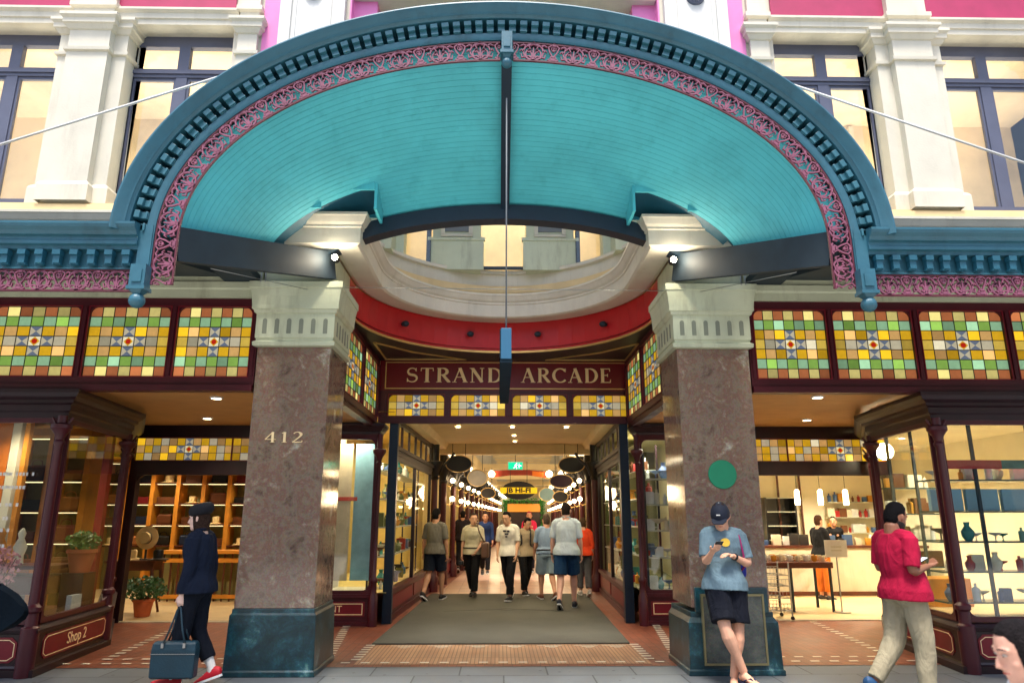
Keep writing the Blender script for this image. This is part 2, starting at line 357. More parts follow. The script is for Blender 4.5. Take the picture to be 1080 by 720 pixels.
def tiles(name, c1, c2, mortar, bw, bh, ms, rough=0.35, off=0.0, var=0.5, bump=0.3):
    m = bpy.data.materials.new(name); m.use_nodes = True; t = m.node_tree; b = t.nodes["Principled BSDF"]
    tc = t.nodes.new("ShaderNodeTexCoord"); br = t.nodes.new("ShaderNodeTexBrick"); br.offset = off; br.inputs["Scale"].default_value = 1.0
    br.inputs["Color1"].default_value = tuple(c1)+(1,); br.inputs["Color2"].default_value = tuple(c2)+(1,); br.inputs["Mortar"].default_value = tuple(mortar)+(1,)
    br.inputs["Brick Width"].default_value = bw; br.inputs["Row Height"].default_value = bh; br.inputs["Mortar Size"].default_value = ms
    t.links.new(tc.outputs["Object"], br.inputs["Vector"])
    n = t.nodes.new("ShaderNodeTexNoise"); n.inputs["Scale"].default_value = 2.2; n.inputs["Detail"].default_value = 8; n.inputs["Roughness"].default_value = 0.65
    t.links.new(tc.outputs["Object"], n.inputs["Vector"])
    r = t.nodes.new("ShaderNodeValToRGB"); r.color_ramp.elements[0].position = 0.3; r.color_ramp.elements[0].color = (1-var, 1-var, 1-var, 1); r.color_ramp.elements[1].position = 0.68; r.color_ramp.elements[1].color = (1, 1, 1, 1)
    t.links.new(n.outputs["Fac"], r.inputs["Fac"])
    mx = t.nodes.new("ShaderNodeMixRGB"); mx.blend_type = 'MULTIPLY'; mx.inputs[0].default_value = 1.0
    t.links.new(br.outputs["Color"], mx.inputs[1]); t.links.new(r.outputs["Color"], mx.inputs[2]); t.links.new(mx.outputs[0], b.inputs["Base Color"])
    rr = t.nodes.new("ShaderNodeMapRange"); rr.inputs[3].default_value = rough; rr.inputs[4].default_value = rough+0.3
    t.links.new(n.outputs["Fac"], rr.inputs[0]); t.links.new(rr.outputs[0], b.inputs["Roughness"])
    bp = t.nodes.new("ShaderNodeBump"); bp.inputs["Strength"].default_value = bump; bp.inputs["Distance"].default_value = 0.003; bp.invert = True
    t.links.new(br.outputs["Fac"], bp.inputs["Height"]); t.links.new(bp.outputs["Normal"], b.inputs["Normal"])
    return m
M['paving'] = tiles('grey_paving', srgb(112, 117, 120), srgb(98, 103, 107), srgb(60, 64, 66), 0.9, 0.45, 0.008, 0.4, 0.5, 0.25)
def gum(m, scale=5.0, dark=0.45):
    t = m.node_tree; b = t.nodes['Principled BSDF']; tc = t.nodes.new('ShaderNodeTexCoord'); v = t.nodes.new('ShaderNodeTexVoronoi'); v.inputs['Scale'].default_value = scale; v.inputs['Randomness'].default_value = 1.0
    t.links.new(tc.outputs['Object'], v.inputs['Vector']); lt = t.nodes.new('ShaderNodeMapRange'); lt.inputs[1].default_value = 0.07; lt.inputs[2].default_value = 0.11; lt.inputs[3].default_value = 1.0; lt.inputs[4].default_value = 0.0
    t.links.new(v.outputs['Distance'], lt.inputs[0]); mx = t.nodes.new('ShaderNodeMixRGB'); mx.blend_type = 'MULTIPLY'; mx.inputs[2].default_value = (dark, dark, dark, 1)
    src = b.inputs['Base Color'].links[0].from_socket; t.links.new(lt.outputs[0], mx.inputs[0]); t.links.new(src, mx.inputs[1]); t.links.new(mx.outputs[0], b.inputs['Base Color'])
gum(M['paving'])
M['tile'] = tiles('terracotta_tile', srgb(150, 84, 58), srgb(128, 70, 50), srgb(84, 52, 42), 0.1, 0.1, 0.004, 0.25, 0.0, 0.3)
M['tile_pale'] = tiles('pale_strip_tile', srgb(196, 150, 112), srgb(176, 128, 94), srgb(120, 84, 62), 0.045, 0.9, 0.005, 0.3, 0.0, 0.25)
M['tile_white'] = mat('white_tile', srgb(232, 226, 208), 0.4, var=0.06)
M['floor_beige'] = mat('beige_stone_floor', srgb(206, 180, 136), 0.35, var=0.06)
M['floor_pink'] = tiles('pink_beige_tile', srgb(200, 160, 130), srgb(180, 140, 120), srgb(140, 100, 84), 0.3, 0.3, 0.006, 0.2, 0.0, 0.2)
M['mat'] = mat('rubber_mat', srgb(74, 72, 62), 0.9, var=0.1, scale=1.2, bump=0.4, bscale=120)

# ================================================================ ground
mb = MB(); mb.quad((-150, -150, 0), (150, -150, 0), (150, 150, 0), (-150, 150, 0))
tag(mb.build('pavement', M['paving']), kind='structure')
mb = MB(); mb.quad((-60, -60, 0.004), (60, -60, 0.004), (60, -3.0, 0.004), (-60, -3.0, 0.004))
tag(mb.build('street', tiles('street_bounce_paving', srgb(200, 196, 186), srgb(186, 182, 174), srgb(120, 118, 112), 1.2, 0.6, 0.01, 0.5, 0.5, 0.15)), kind='structure')  # unseen street sheet, added pale to bounce light up to the soffit
CX = lambda y: 0.10 + 0.043 * max(0.0, y - 3.5)          # the arcade runs back at a slight angle to the street
mb = MB(0)
mb.quad((-8, 0.42, 0.005), (8, 0.42, 0.005), (8, 60, 0.005), (-8, 60, 0.005))
mb.m = 1; mb.quad((-1.62, 0.52, 0.009), (1.62, 0.52, 0.009), (1.62, 1.73, 0.009), (-1.62, 1.73, 0.009))
mb.m = 3
for a, b in ((3.9, 60),):
    for sx in (-1, 1):
        x0, x1 = (-9.5, -2.8) if sx < 0 else (2.8, 9.5)
        mb.quad((x0, a, 0.010), (x1, a, 0.010), (x1, 16, 0.010), (x0, 16, 0.010))
mb.m = 4
mb.poly([(CX(7.6)-1.6, 7.6, 0.010), (CX(7.6)+1.6, 7.6, 0.010), (CX(60)+1.6, 60, 0.010), (CX(60)-1.6, 60, 0.010)])
mb.m = 2
def dash(x, y, lx=0.10, ly=0.045):
    mb.quad((x-lx/2, y-ly/2, 0.014), (x+lx/2, y-ly/2, 0.014), (x+lx/2, y+ly/2, 0.014), (x-lx/2, y+ly/2, 0.014))
for k in range(-26, 27):
    x = k*0.215
    if not (1.8 < abs(x) < 2.95): dash(x, 0.60)
for s in (-1, 1):
    for k in range(7): dash(s*(1.64+0.10*0), 0.78+k*0.15, 0.11, 0.05)
    for k in range(15): dash(s*(1.98+0.02*k), 1.0+k*0.16, 0.11, 0.05)
    for k in range(16): dash(s*(4.42+0.02*k), 0.85+k*0.18, 0.11, 0.05)
    for k in range(12): dash(s*(4.2-0.11*k*1.9), 0.85, 0.1, 0.045) if s*(4.2-0.11*k*1.9)*s > 3.1 else None
for x in (-1.2, -0.75, -0.3, 0.15, 0.6, 1.05, 1.4):
    dash(x, 1.55, 0.16, 0.03); dash(x-0.02, 1.62, 0.3, 0.02); dash(x, 1.48, 0.08, 0.02)
tag(mb.build('arcade_floor', [M['tile'], M['tile_pale'], M['tile_white'], M['floor_beige'], M['floor_pink']], recalc=False), kind='structure')

# door mat
t = thing('door_mat', 'long dark grey rubber mat lying on the tiles in the middle of the arcade entrance', 'door mat', (CX(4.5)-0.05, 4.6, 0.014))
mb = MB(); mb.poly([(-1.60-0.12, -2.88, 0.014), (1.63-0.13, -2.88, 0.014), (1.62+0.03, 2.95, 0.014), (-1.5-0.03, 2.95, 0.014)])
i = len(mb.v); 
mb = MB(); P = [(-1.72, -2.88), (1.5, -2.88), (1.65, 2.95), (-1.53, 2.95)]; mb.prism(P, lambda u, v, w: (u, v, w), 0, 0.012)
mb.build('mat_sheet', M['mat'], t)
mb = MB()
for s in (-1, 1):
    mb.ribbon([(s*0.15, 0.42), (s*0.6, 0.32), (s*1.05, 0.18)], [0.05, 0.035, 0.01], lambda u, v, w: (u, v, w), 0.0125, 0.0145)
mb.ribbon(arcpts(0, 0.42, 0.14, 0.1, 0, 360, 16), 0.03, lambda u, v, w: (u, v, w), 0.0125, 0.0145)
mb.build('faded_emblem', mat('faded_print', srgb(60, 58, 52), 0.9, var=0.2), t)

# ================================================================ granite pillars
def rectpath(x0, x1, y0, y1): return [(x0, y1), (x0, y0), (x1, y0), (x1, y1)]
def pillar(side):
    s = side
    t = thing('granite_pillar', 'mottled granite pillar with gilt house number and plain teal base, left of entrance' if s < 0 else
              'mottled granite pillar with green disc and panelled marble base, right of entrance', 'pillar', (s*2.36, 0, 0))
    x0, x1 = -0.41, 0.41
    mb = MB(); mb.box(x0, x1, 0, 0.8, 0.64, 3.40); mb.build('shaft', M['granite'], t, bevel=0.006)
    mb = MB()
    if s < 0:
        mb.rings([[(x0-a, -a, z), (x1+a, -a, z), (x1+a, 0.82, z), (x0-a, 0.82, z)] for a, z in ((0.06, 0), (0.06, 0.05), (0.045, 0.06), (0.03, 0.58), (0.012, 0.60), (0.012, 0.64))])
        mb.build('base', M['marble'], t, bevel=0.006)
    else:
        mb.rings([[(x0-a, -a, z), (x1+a, -a, z), (x1+a, 0.82, z), (x0-a, 0.82, z)] for a, z in ((0.08, 0), (0.08, 0.05), (0.065, 0.06), (0.055, 0.50), (0.02, 0.55), (0.02, 0.60))])
        mb.box(x0+0.03, x1-0.03, -0.05, 0.0, 0.6, 0.84)
        mb.build('base', M['marble'], t, bevel=0.006)
        mb = MB(); mb.box(-0.31, 0.30, -0.082, -0.05, 0.12, 0.76); mb.build('base_panel', M['marble_grey'], t)
        mb = MB()
        for a in ((-0.33, 0.32, 0.10, 0.12), (-0.33, 0.32, 0.76, 0.78), (-0.33, -0.31, 0.12, 0.76), (0.30, 0.32, 0.12, 0.76)): mb.box(a[0], a[1], -0.092, -0.05, a[2], a[3])
        mb.build('panel_trim', mat('dull_brass', srgb(140, 132, 96), 0.4, metal=0.5, var=0.1), t)
    mb = MB()
    prof = [(0, 3.40), (0.045, 3.41), (0.05, 3.45), (0.02, 3.47), (0.02, 3.50), (0.03, 3.50), (0.03, 3.78), (0.05, 3.79), (0.06, 3.82), (0.075, 3.83), (0.075, 3.87), (0.085, 3.98), (0.10, 4.06), (0.115, 4.07), (0.115, 4.14), (0.06, 4.165), (0.02, 4.17), (-0.02, 4.17)]
    mb.moulding(rectpath(x0, x1, 0, 0.82), prof)
    mb.build('capital', M['sage'], t, recalc=True)
    mb = MB()                                                        # fluting slots in the necking
    def slot(c, horiz):
        P = [(-0.024, 3.55)] + [(-0.024, 3.70)] + [(0.024*math.cos(rad(a)), 3.70+0.024*math.sin(rad(a))) for a in range(150, 0, -30)] + [(0.024, 3.70), (0.024, 3.55)]
        if horiz: mb.prism(P, lambda u, v, w: (c+u, w, v), -0.034, -0.028)
        else: mb.prism(P, lambda u, v, w: (w, c+u, v), (x1+0.028) if s < 0 else (x0-0.034), (x1+0.034) if s < 0 else (x0-0.028))
    for k in range(6): slot(-0.34+k*0.136, True)
    for k in range(5): slot(0.12+k*0.14, False)
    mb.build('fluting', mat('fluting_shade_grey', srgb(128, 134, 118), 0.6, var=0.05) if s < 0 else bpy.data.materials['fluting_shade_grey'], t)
    mb = MB(); mb.box(x0+0.02, x1-0.02, 0.02, 0.85, 4.17, 4.52); mb.build('impost_block', M['sage'], t)
    if s < 0:
        mb = MB(); serif_text(mb, '412', -0.24, 0.17, 2.335, 0.115, -0.003, 0.012, gap=0.25); mb.build('house_number', M['gilt_paint'], t)
    else:
        mb = MB(); mb.lathe([(0.001, -0.014), (0.150, -0.014), (0.155, -0.008), (0.155, -0.001)], (0.01, 0, 2.0), 40, 'y'); mb.build('round_plaque', mat('green_enamel', srgb(20, 138, 98), 0.45, var=0.05), t)
    return t
pillar(-1); pillar(1)

# ================================================================ street facade of the building (above the awning)
bld = thing('arcade_building', 'pale Victorian arcade building with pink bands, cream pilasters and slate blue windows above the awning', 'building', (0, 2, 4.9))
def bput(mb, name, m, parent=bld, **k):
    if name in ('lintel_band', 'upper_wall', 'rose_frieze', 'window_lintel', 'pink_strip', 'recess_pier', 'grey_panel', 'panel_frame') and not k.pop('whole', False):
        for h in halves(mb): o = bput(h, name, m, parent, whole=True, **k)
        return o
    k.pop('whole', None)
    o = mb.build(name, m, None, **k); o.parent = parent; o.matrix_parent_inverse = Matrix.Translation(parent_loc(parent)).inverted(); return o
def parent_loc(p):
    v = Vector(p.location)
    while p.parent: p = p.parent; v = v + Vector(p.location) if False else v
    return v
R0 = 1.95; CY = 1.0
def arc_path(off=0.0, n=28, x_out=9.0, inset=0.0):
    P = [(-x_out, 0), (-R0, 0), (-R0, CY)]
    for k in range(1, n): a = PI - PI*k/n; P.append((R0*math.cos(a), CY+R0*math.sin(a)))
    return P + [(R0, CY), (R0, 0), (x_out, 0)]
mb = MB()
prof = [(0, 4.52), (0.05, 4.50), (0.30, 4.50), (0.33, 4.52), (0.33, 4.70), (0.345, 4.71), (0.345, 4.735), (0.37, 4.76), (0.40, 4.82), (0.41, 4.83), (0.41, 4.86), (0.20, 4.93), (0.10, 4.94)]
mb.moulding(arc_path(), prof); bput(mb, 'main_cornice', M['cream'])
mb = MB()
prof = [(0.10, 4.93), (0.12, 4.98), (0.12, 5.06), (0.06, 5.08), (0.06, 5.10), (0.04, 5.10), (-0.1, 5.11)]
mb.moulding(arc_path(), prof); bput(mb, 'upper_ledge', mat('beige_ledge', srgb(226, 200, 150), 0.6, var=0.05))
P = arc_path()[2:-2]
mb = MB(); mb.moulding(P, [(0, 4.94), (0.0, 5.30), (0.06, 5.31), (0.06, 5.36), (-0.15, 5.36)]); bput(mb, 'curved_parapet', M['cream'])
mb = MB(); mb.moulding([(-R0, 0.8), (-R0, CY)] + P[1:-1] + [(R0, CY), (R0, 0.8)], [(-0.02, 4.03), (-0.02, 4.52)]); bput(mb, 'curved_red_band', M['red'])
mb = MB(); mb.moulding([(-R0, 0.8), (-R0, CY)] + P[1:-1] + [(R0, CY), (R0, 0.8)], [(-0.02, 4.025), (0.012, 4.025), (0.018, 4.04), (0.012, 4.055), (-0.02, 4.055)]); bput(mb, 'gilt_bead', M['gold'])
mb = MB(); mb.moulding([(-9, 0), (-R0-0.82, 0)], [(0, 3.97), (0.03, 3.97), (0.03, 4.06), (0.045, 4.08), (0.045, 4.15), (0.0, 4.17)])
mb.moulding([(R0+0.82, 0), (9, 0)], [(0, 3.97), (0.03, 3.97), (0.03, 4.06), (0.045, 4.08), (0.045, 4.15), (0.0, 4.17)])
mb.box(-9, -2.78, 0.0, 0.3, 3.975, 4.5); mb.box(2.78, 9, 0.0, 0.3, 3.975, 4.5)
bput(mb, 'lintel_band', M['sage'])
# upper walls
mb = MB(1)
mb.m = 0
for s in (-1, 1):
    for a, b in ((1.97, 3.42), (4.80, 5.52), (6.95, 7.7)): mb.box(s*a, s*b, 0.012, 0.31, 5.09, 7.56)
    mb.box(s*1.97, s*9, 0.012, 0.5, 4.93, 5.09)
    mb.box(s*1.97, s*3.42, 0.008, 0.5, 7.56, 11)
    mb.box(s*3.42, s*9, 0.012, 0.28, 7.56, 11)
bput(mb, 'upper_wall', [M['cream']])
mb = MB()
for s in (-1, 1): mb.box(s*3.42, s*9, -0.02, 0.0, 7.76, 9.0)
bput(mb, 'rose_frieze', M['rose'])
mb = MB()
for s in (-1, 1):
    mb.moulding([(s*3.36, 0), (s*9, 0)] if s > 0 else [(-9, 0), (-3.36, 0)], [(0, 7.55), (0.03, 7.55), (0.03, 7.62), (0.05, 7.63), (0.05, 7.70), (0.09, 7.73), (0.09, 7.76), (0.0, 7.77)])
bput(mb, 'window_lintel', M['cream'])
mb = MB()
for s in (-1, 1):
    mb.box(s*2.86, s*3.06, -0.012, 0.0, 5.1, 9); mb.box(s*1.98, s*1.78 if False else s*1.96, -0.012, 0.3, 5.1, 9)
    mb.box(s*1.66, s*1.96, 0.12, 0.4, 7.0, 9)
bput(mb, 'pink_strip', M['pink'])
for s in (-1, 1):                                                   # tall white panelled pilasters flanking the arch
    mb = MB(); mb.box(s*2.03, s*2.84, -0.06, 0.0, 5.12, 9); 
    mb.box(s*2.03, s*2.17, -0.085, -0.06, 5.12, 9); mb.box(s*2.70, s*2.84, -0.085, -0.06, 5.12, 9); mb.box(s*2.20, s*2.23, -0.072, -0.06, 5.12, 9); mb.box(s*2.64, s*2.67, -0.072, -0.06, 5.12, 9)
    pl = bput(mb, 'panelled_pilaster', M['white'])
    mb = MB(); mb.lathe([(0.001, -0.05), (0.03, -0.05), (0.035, -0.03), (0.08, -0.04), (0.11, -0.03), (0.12, 0.0)], (s*2.44, -0.06, 8.03), 24, 'y')
    for k in range(8): mb.ball((s*2.44+0.07*math.cos(k*PI/4), -0.1, 8.03+0.07*math.sin(k*PI/4)), 0.022, 8)
    bput(mb, 'rosette', M['slate'])
def pilaster(xc, w=0.25, small=False):
    mb = MB()
    for lay, (hw, yf) in enumerate(((w, -0.10), (w+0.17, 0.0)) if not small else ((0.12, -0.06),)):
        p = lambda prof: mb.moulding(rectpath(xc-hw, xc+hw, yf, 0.25), prof)
        p([(0.05, 5.10), (0.05, 5.30), (0.035, 5.33), (0.0, 5.36), (0, 7.10), (0.03, 7.11), (0.035, 7.15), (0.0, 7.17), (0, 7.40), (0.02, 7.41), (0.05, 7.46), (0.07, 7.47), (0.07, 7.53), (0.10, 7.56), (0.10, 7.60), (0.0, 7.63), (0.0, 7.72), (0.04, 7.74), (0.04, 7.80), (0, 7.82), (0, 9)])
    return bput(mb, 'pilaster', M['cream'])
for s in (-1, 1):
    pilaster(s*5.14); pilaster(s*3.22, small=True); pilaster(s*7.4)
# upper windows
def upwin(x0, x1, n=2):
    fr = MB(); z0, z1, zt = 5.14, 7.50, 7.02; y = 0.25
    fr.box(x0, x1, y-0.05, y+0.05, z0, z0+0.13); fr.box(x0, x1, y-0.03, y+0.05, z1-0.09, z1+0.06); fr.box(x0, x1, y-0.04, y+0.04, zt-0.06, zt+0.06)
    fr.box(x0, x1, y-0.06, y-0.04, zt-0.015, zt+0.03)
    fr.box(x0, x0+0.08, y-0.04, y+0.04, z0+0.13, zt-0.06); fr.box(x1-0.08, x1, y-0.04, y+0.04, z0+0.13, zt-0.06)
    fr.box(x0, x0+0.08, y-0.04, y+0.04, zt+0.06, z1-0.09); fr.box(x1-0.08, x1, y-0.04, y+0.04, zt+0.06, z1-0.09)
    xm = (x0+x1)/2; fr.box(xm-0.07, xm+0.07, y-0.035, y+0.035, z0+0.13, zt-0.06); fr.box(xm-0.07, xm+0.07, y-0.035, y+0.035, zt+0.06, z1-0.09)
    for a, b in ((x0+0.08, xm-0.07), (xm+0.07, x1-0.08)):
        fr.box(a, a+0.03, y-0.02, y+0.02, z0+0.13, zt-0.06); fr.box(b-0.03, b, y-0.02, y+0.02, z0+0.13, zt-0.06); fr.box(a+0.03, b-0.03, y-0.02, y+0.02, zt-0.10, zt-0.062)
    f = bput(fr, 'window', M['slate'])
    g = MB(); g.box(x0+0.02, x1-0.02, y+0.005, y+0.012, z0+0.1, z1-0.02)
    o = g.build('pane', M['glass_street'], None); o.parent = f
for s in (-1, 1):
    for a, b in ((3.42, 4.80), (5.52, 6.95)): upwin(min(s*a, s*b), max(s*a, s*b))
    # interior return
# curved recess wall with piers and windows
mb = MB()
for xa, xb, y0 in ((-1.12, -0.36, 2.72), (0.36, 1.12, 2.72)):
    mb.box(xa, xb, y0, y0+0.3, 5.3, 8.2); mb.box(xa-0.05, xb+0.05, y0-0.05, y0, 5.3, 5.78); mb.box(xa-0.07, xb+0.07, y0-0.07, y0, 5.78, 5.83)
for s in (-1, 1):
    mb.box(s*1.62, s*1.96, 1.8, 2.3, 5.3, 8.2); mb.box(s*1.5, s*1.64, 2.2, 2.5, 5.3, 8.2); mb.box(s*1.945, s*1.965, 0.5, 1.9, 5.3, 8.2)
bput(mb, 'recess_pier', M['sage'])
mb = MB()
for xa in (-0.74, 0.74): mb.box(xa-0.19, xa+0.19, 2.70, 2.72, 5.95, 8.0)
bput(mb, 'grey_panel', mat('grey_panel', srgb(104, 110, 112), 0.4, var=0.05))
mb = MB()
for xa in (-0.74, 0.74):
    for s in (-1, 1): mb.box(xa+s*0.19, xa+s*0.25, 2.685, 2.72, 5.89, 8.0)
    mb.box(xa-0.25, xa+0.25, 2.685, 2.72, 5.86, 5.90)
bput(mb, 'panel_frame', M['cream'])
mb = MB()
for s in (-1, 1): mb.box(s*1.14, s*1.21, 2.66, 2.72, 5.36, 8.2)
mb.box(-0.36, 0.36, 2.8, 2.86, 5.36, 5.40)
bput(mb, 'recess_window_frame', M['navy'])
mb = MB(); mb.box(-0.36, 0.36, 2.9, 2.91, 5.38, 8.2); mb.box(-1.55, -1.14, 2.55, 2.56, 5.38, 8.2); mb.box(1.14, 1.55, 2.55, 2.56, 5.38, 8.2); bput(mb, 'recess_pane', M['glass'])
mb = MB(); mb.box(-1.95, 1.95, 0.3, 3.2, 8.2, 8.4)
mb.box(-1.95, 1.95, 0.02, 0.3, 8.05, 11)
bput(mb, 'recess_head', M['cream'])
# lit upper rooms behind the windows
mb = MB()
mb.quad((-9, 3.3, 5.0), (-1.97, 3.3, 5.0), (-1.97, 3.3, 8.3), (-9, 3.3, 8.3)); mb.quad((9, 3.3, 5.0), (1.97, 3.3, 5.0), (1.97, 3.3, 8.3), (9, 3.3, 8.3)); mb.quad((-2.2, 4.2, 5.0), (2.2, 4.2, 5.0), (2.2, 4.2, 8.3), (-2.2, 4.2, 8.3)); mb.quad((-9, 0.5, 8.25), (9, 0.5, 8.25), (9, 4.6, 8.25), (-9, 4.6, 8.25))
mb.quad((-9, 0.5, 5.0), (-9, 4.6, 5.0), (-9, 4.6, 8.3), (-9, 0.5, 8.3)); mb.quad((9, 0.5, 5.0), (9, 4.6, 5.0), (9, 4.6, 8.3), (9, 0.5, 8.3))
mb.box(-9, -1.97, 0.5, 4.6, 4.95, 5.05); mb.box(1.97, 9, 0.5, 4.6, 4.95, 5.05); mb.box(-1.97, 1.97, 3.0, 4.6, 4.95, 5.05)
bput(mb, 'upper_room', M['peach'], recalc=False)
mb = MB()
for s in (-1, 1): mb.box(s*2.2, s*9, 3.22, 3.29, 6.42, 6.50)
for x in (-6.5, -4.3, 4.0, 6.1): mb.box(x-0.04, x+0.04, 3.23, 3.295, 5.0, 8.2)
bput(mb, 'picture_rail', M['cream'])
for k_, x in enumerate((-6.6, -5.9, -4.4, -3.8, 3.8, 4.5, 5.9, 6.6)):
    l = thing('ceiling_spotlight', f'small ceiling spotlight glowing inside the upstairs rooms, {ORD[k_]} of eight from the left', 'spotlight', (x, 2.2, 8.22), group='upstairs spotlights')
    mb = MB(); mb.lathe([(0.001, -0.02), (0.05, -0.02), (0.055, 0)], (0, 0, 0), 14); mb.build('bulb', M['lamp'], l)
    mb = MB(); mb.lathe([(0.055, -0.03), (0.07, -0.03), (0.07, 0.02), (0.055, 0.02)], (0, 0, 0), 14, caps=False); mb.build('housing', M['white'], l)
def arealight(name, loc, sx, sy, e, col=(1, 0.85, 0.62), rot=(0, 0, 0)):
    d = bpy.data.lights.new(name, 'AREA'); d.shape = 'RECTANGLE'; d.size = sx; d.size_y = sy; d.energy = e; d.color = col
    o = bpy.data.objects.new(name, d); COL.objects.link(o); o.location = loc; o.rotation_euler = rot; return o
for x in (-5.4, 5.4): arealight('upstairs_fill', (x, 1.9, 5.12), 5.5, 2.2, 135, (1, 0.9, 0.76), rot=(PI, 0, 0))  # unseen upward fill added to brighten the room ceilings
arealight('upstairs_fill', (0, 3.7, 8.15), 3, 1.0, 80)
# lower plain walls so nothing is open behind
mb = MB()
mb.box(-9.3, -9.0, 0.0, 16, 0, 11); mb.box(9.0, 9.3, 0.0, 16, 0, 11); mb.box(-9, 9, 4.7, 5.0, 3.4, 11); mb.box(-9, 9, 0.02, 0.3, 10.9, 11.2)
bput(mb, 'side_wall', M['cream'])
# ================================================================ arched canopy
YF = -1.9
cano = thing('arched_canopy', 'great turquoise boarded arched canopy with teal cornice and pink iron lace over the entrance', 'canopy', (0, YF, 3.5))
def cput(mb, name, m, parent=cano, **k):
    if name in ('steel_beam', 'arch_leg', 'soffit_boxing') and not k.pop('whole', False):
        for h in halves(mb): o = cput(h, name, m, parent, whole=True, **k)
        return o
    k.pop('whole', None)
    o = mb.build(name, m, None, **k); o.parent = parent; o.matrix_parent_inverse = Matrix.Translation(parent.location).inverted(); return o
def ellipse_path(a, b, z0, legs=None, n=96):
    P = []
    if legs is not None: P += [(-a, legs + (z0-legs)*k/6) for k in range(6)]
    P += [(-a*math.cos(PI*k/n), z0 + b*math.sin(PI*k/n)) for k in range(n+1)]
    if legs is not None: P += [(a, z0 - (z0-legs)*k/6) for k in range(1, 7)]
    return P
XZ = lambda u, v, w: (u, w, v)
# outward is to the LEFT when walking left-to-right over the arch, so offsets are given negative
op = ellipse_path(3.08, 2.0, 3.95)
mb = MB()
mb.moulding(op, [(0.0, -1.78), (0.0, -1.915), (-0.02, -1.925), (-0.07, -1.925), (-0.072, -1.90), (-0.075, -1.82), (-0.205, -1.82), (-0.207, -1.93), (-0.21, -1.96), (-0.225, -1.97), (-0.235, -1.99), (-0.26, -2.0), (-0.30, -2.045), (-0.315, -2.05), (-0.33, -2.045), (-0.335, -2.0), (-0.33, -1.7)], XZ)
cput(mb, 'arch_cornice', M['teal'], smooth=35)
# arc-length helper
class Arc:
    def __init__(s, P):
        s.P = [Vector(p) for p in P]; s.L = [0]
        for a, b in zip(s.P[:-1], s.P[1:]): s.L.append(s.L[-1]+(b-a).length)
        s.len = s.L[-1]
        s.N = []
        for i in range(len(s.P)):
            d = (s.P[min(i+1, len(P)-1)]-s.P[max(i-1, 0)]).normalized(); s.N.append(Vector((-d.y, d.x)))
    def at(s, u, off=0):
        import bisect
        i = min(max(bisect.bisect_right(s.L, u)-1, 0), len(s.P)-2); f = (u-s.L[i])/(s.L[i+1]-s.L[i])
        p = s.P[i].lerp(s.P[i+1], f); n = s.N[i].lerp(s.N[i+1], f).normalized(); return p + n*off, n
A = Arc(op); mb = MB(); nm = 78
for k in range(nm):
    u = A.len*(k+0.5)/nm; p, n = A.at(u, 0.0); tx = Vector((n.y, -n.x))
    c = p + n*0.14; mb.obox((c.x, -1.875, c.y), (tx.x, 0, tx.y), (0, 1, 0), (n.x, 0, n.y), 0.031, 0.055, 0.066)
    c = p + n*0.165; mb.obox((c.x, -1.915, c.y), (tx.x, 0, tx.y), (0, 1, 0), (n.x, 0, n.y), 0.034, 0.045, 0.024)
    c = p + n*0.09; mb.obox((c.x, -1.925, c.y), (tx.x, 0, tx.y), (0, 1, 0), (n.x, 0, n.y), 0.034, 0.02, 0.010)
cput(mb, 'modillion_course', mat('pale_teal_paint', srgb(52, 106, 122), 0.4, var=0.08), bevel=0.004)
# lower legs of the arch beside the lace
mb = MB()
for s in (-1, 1):
    mb.box(s*3.08, s*3.16, -1.92, -1.80, 3.56, 3.96)
cput(mb, 'arch_leg', M['teal'])

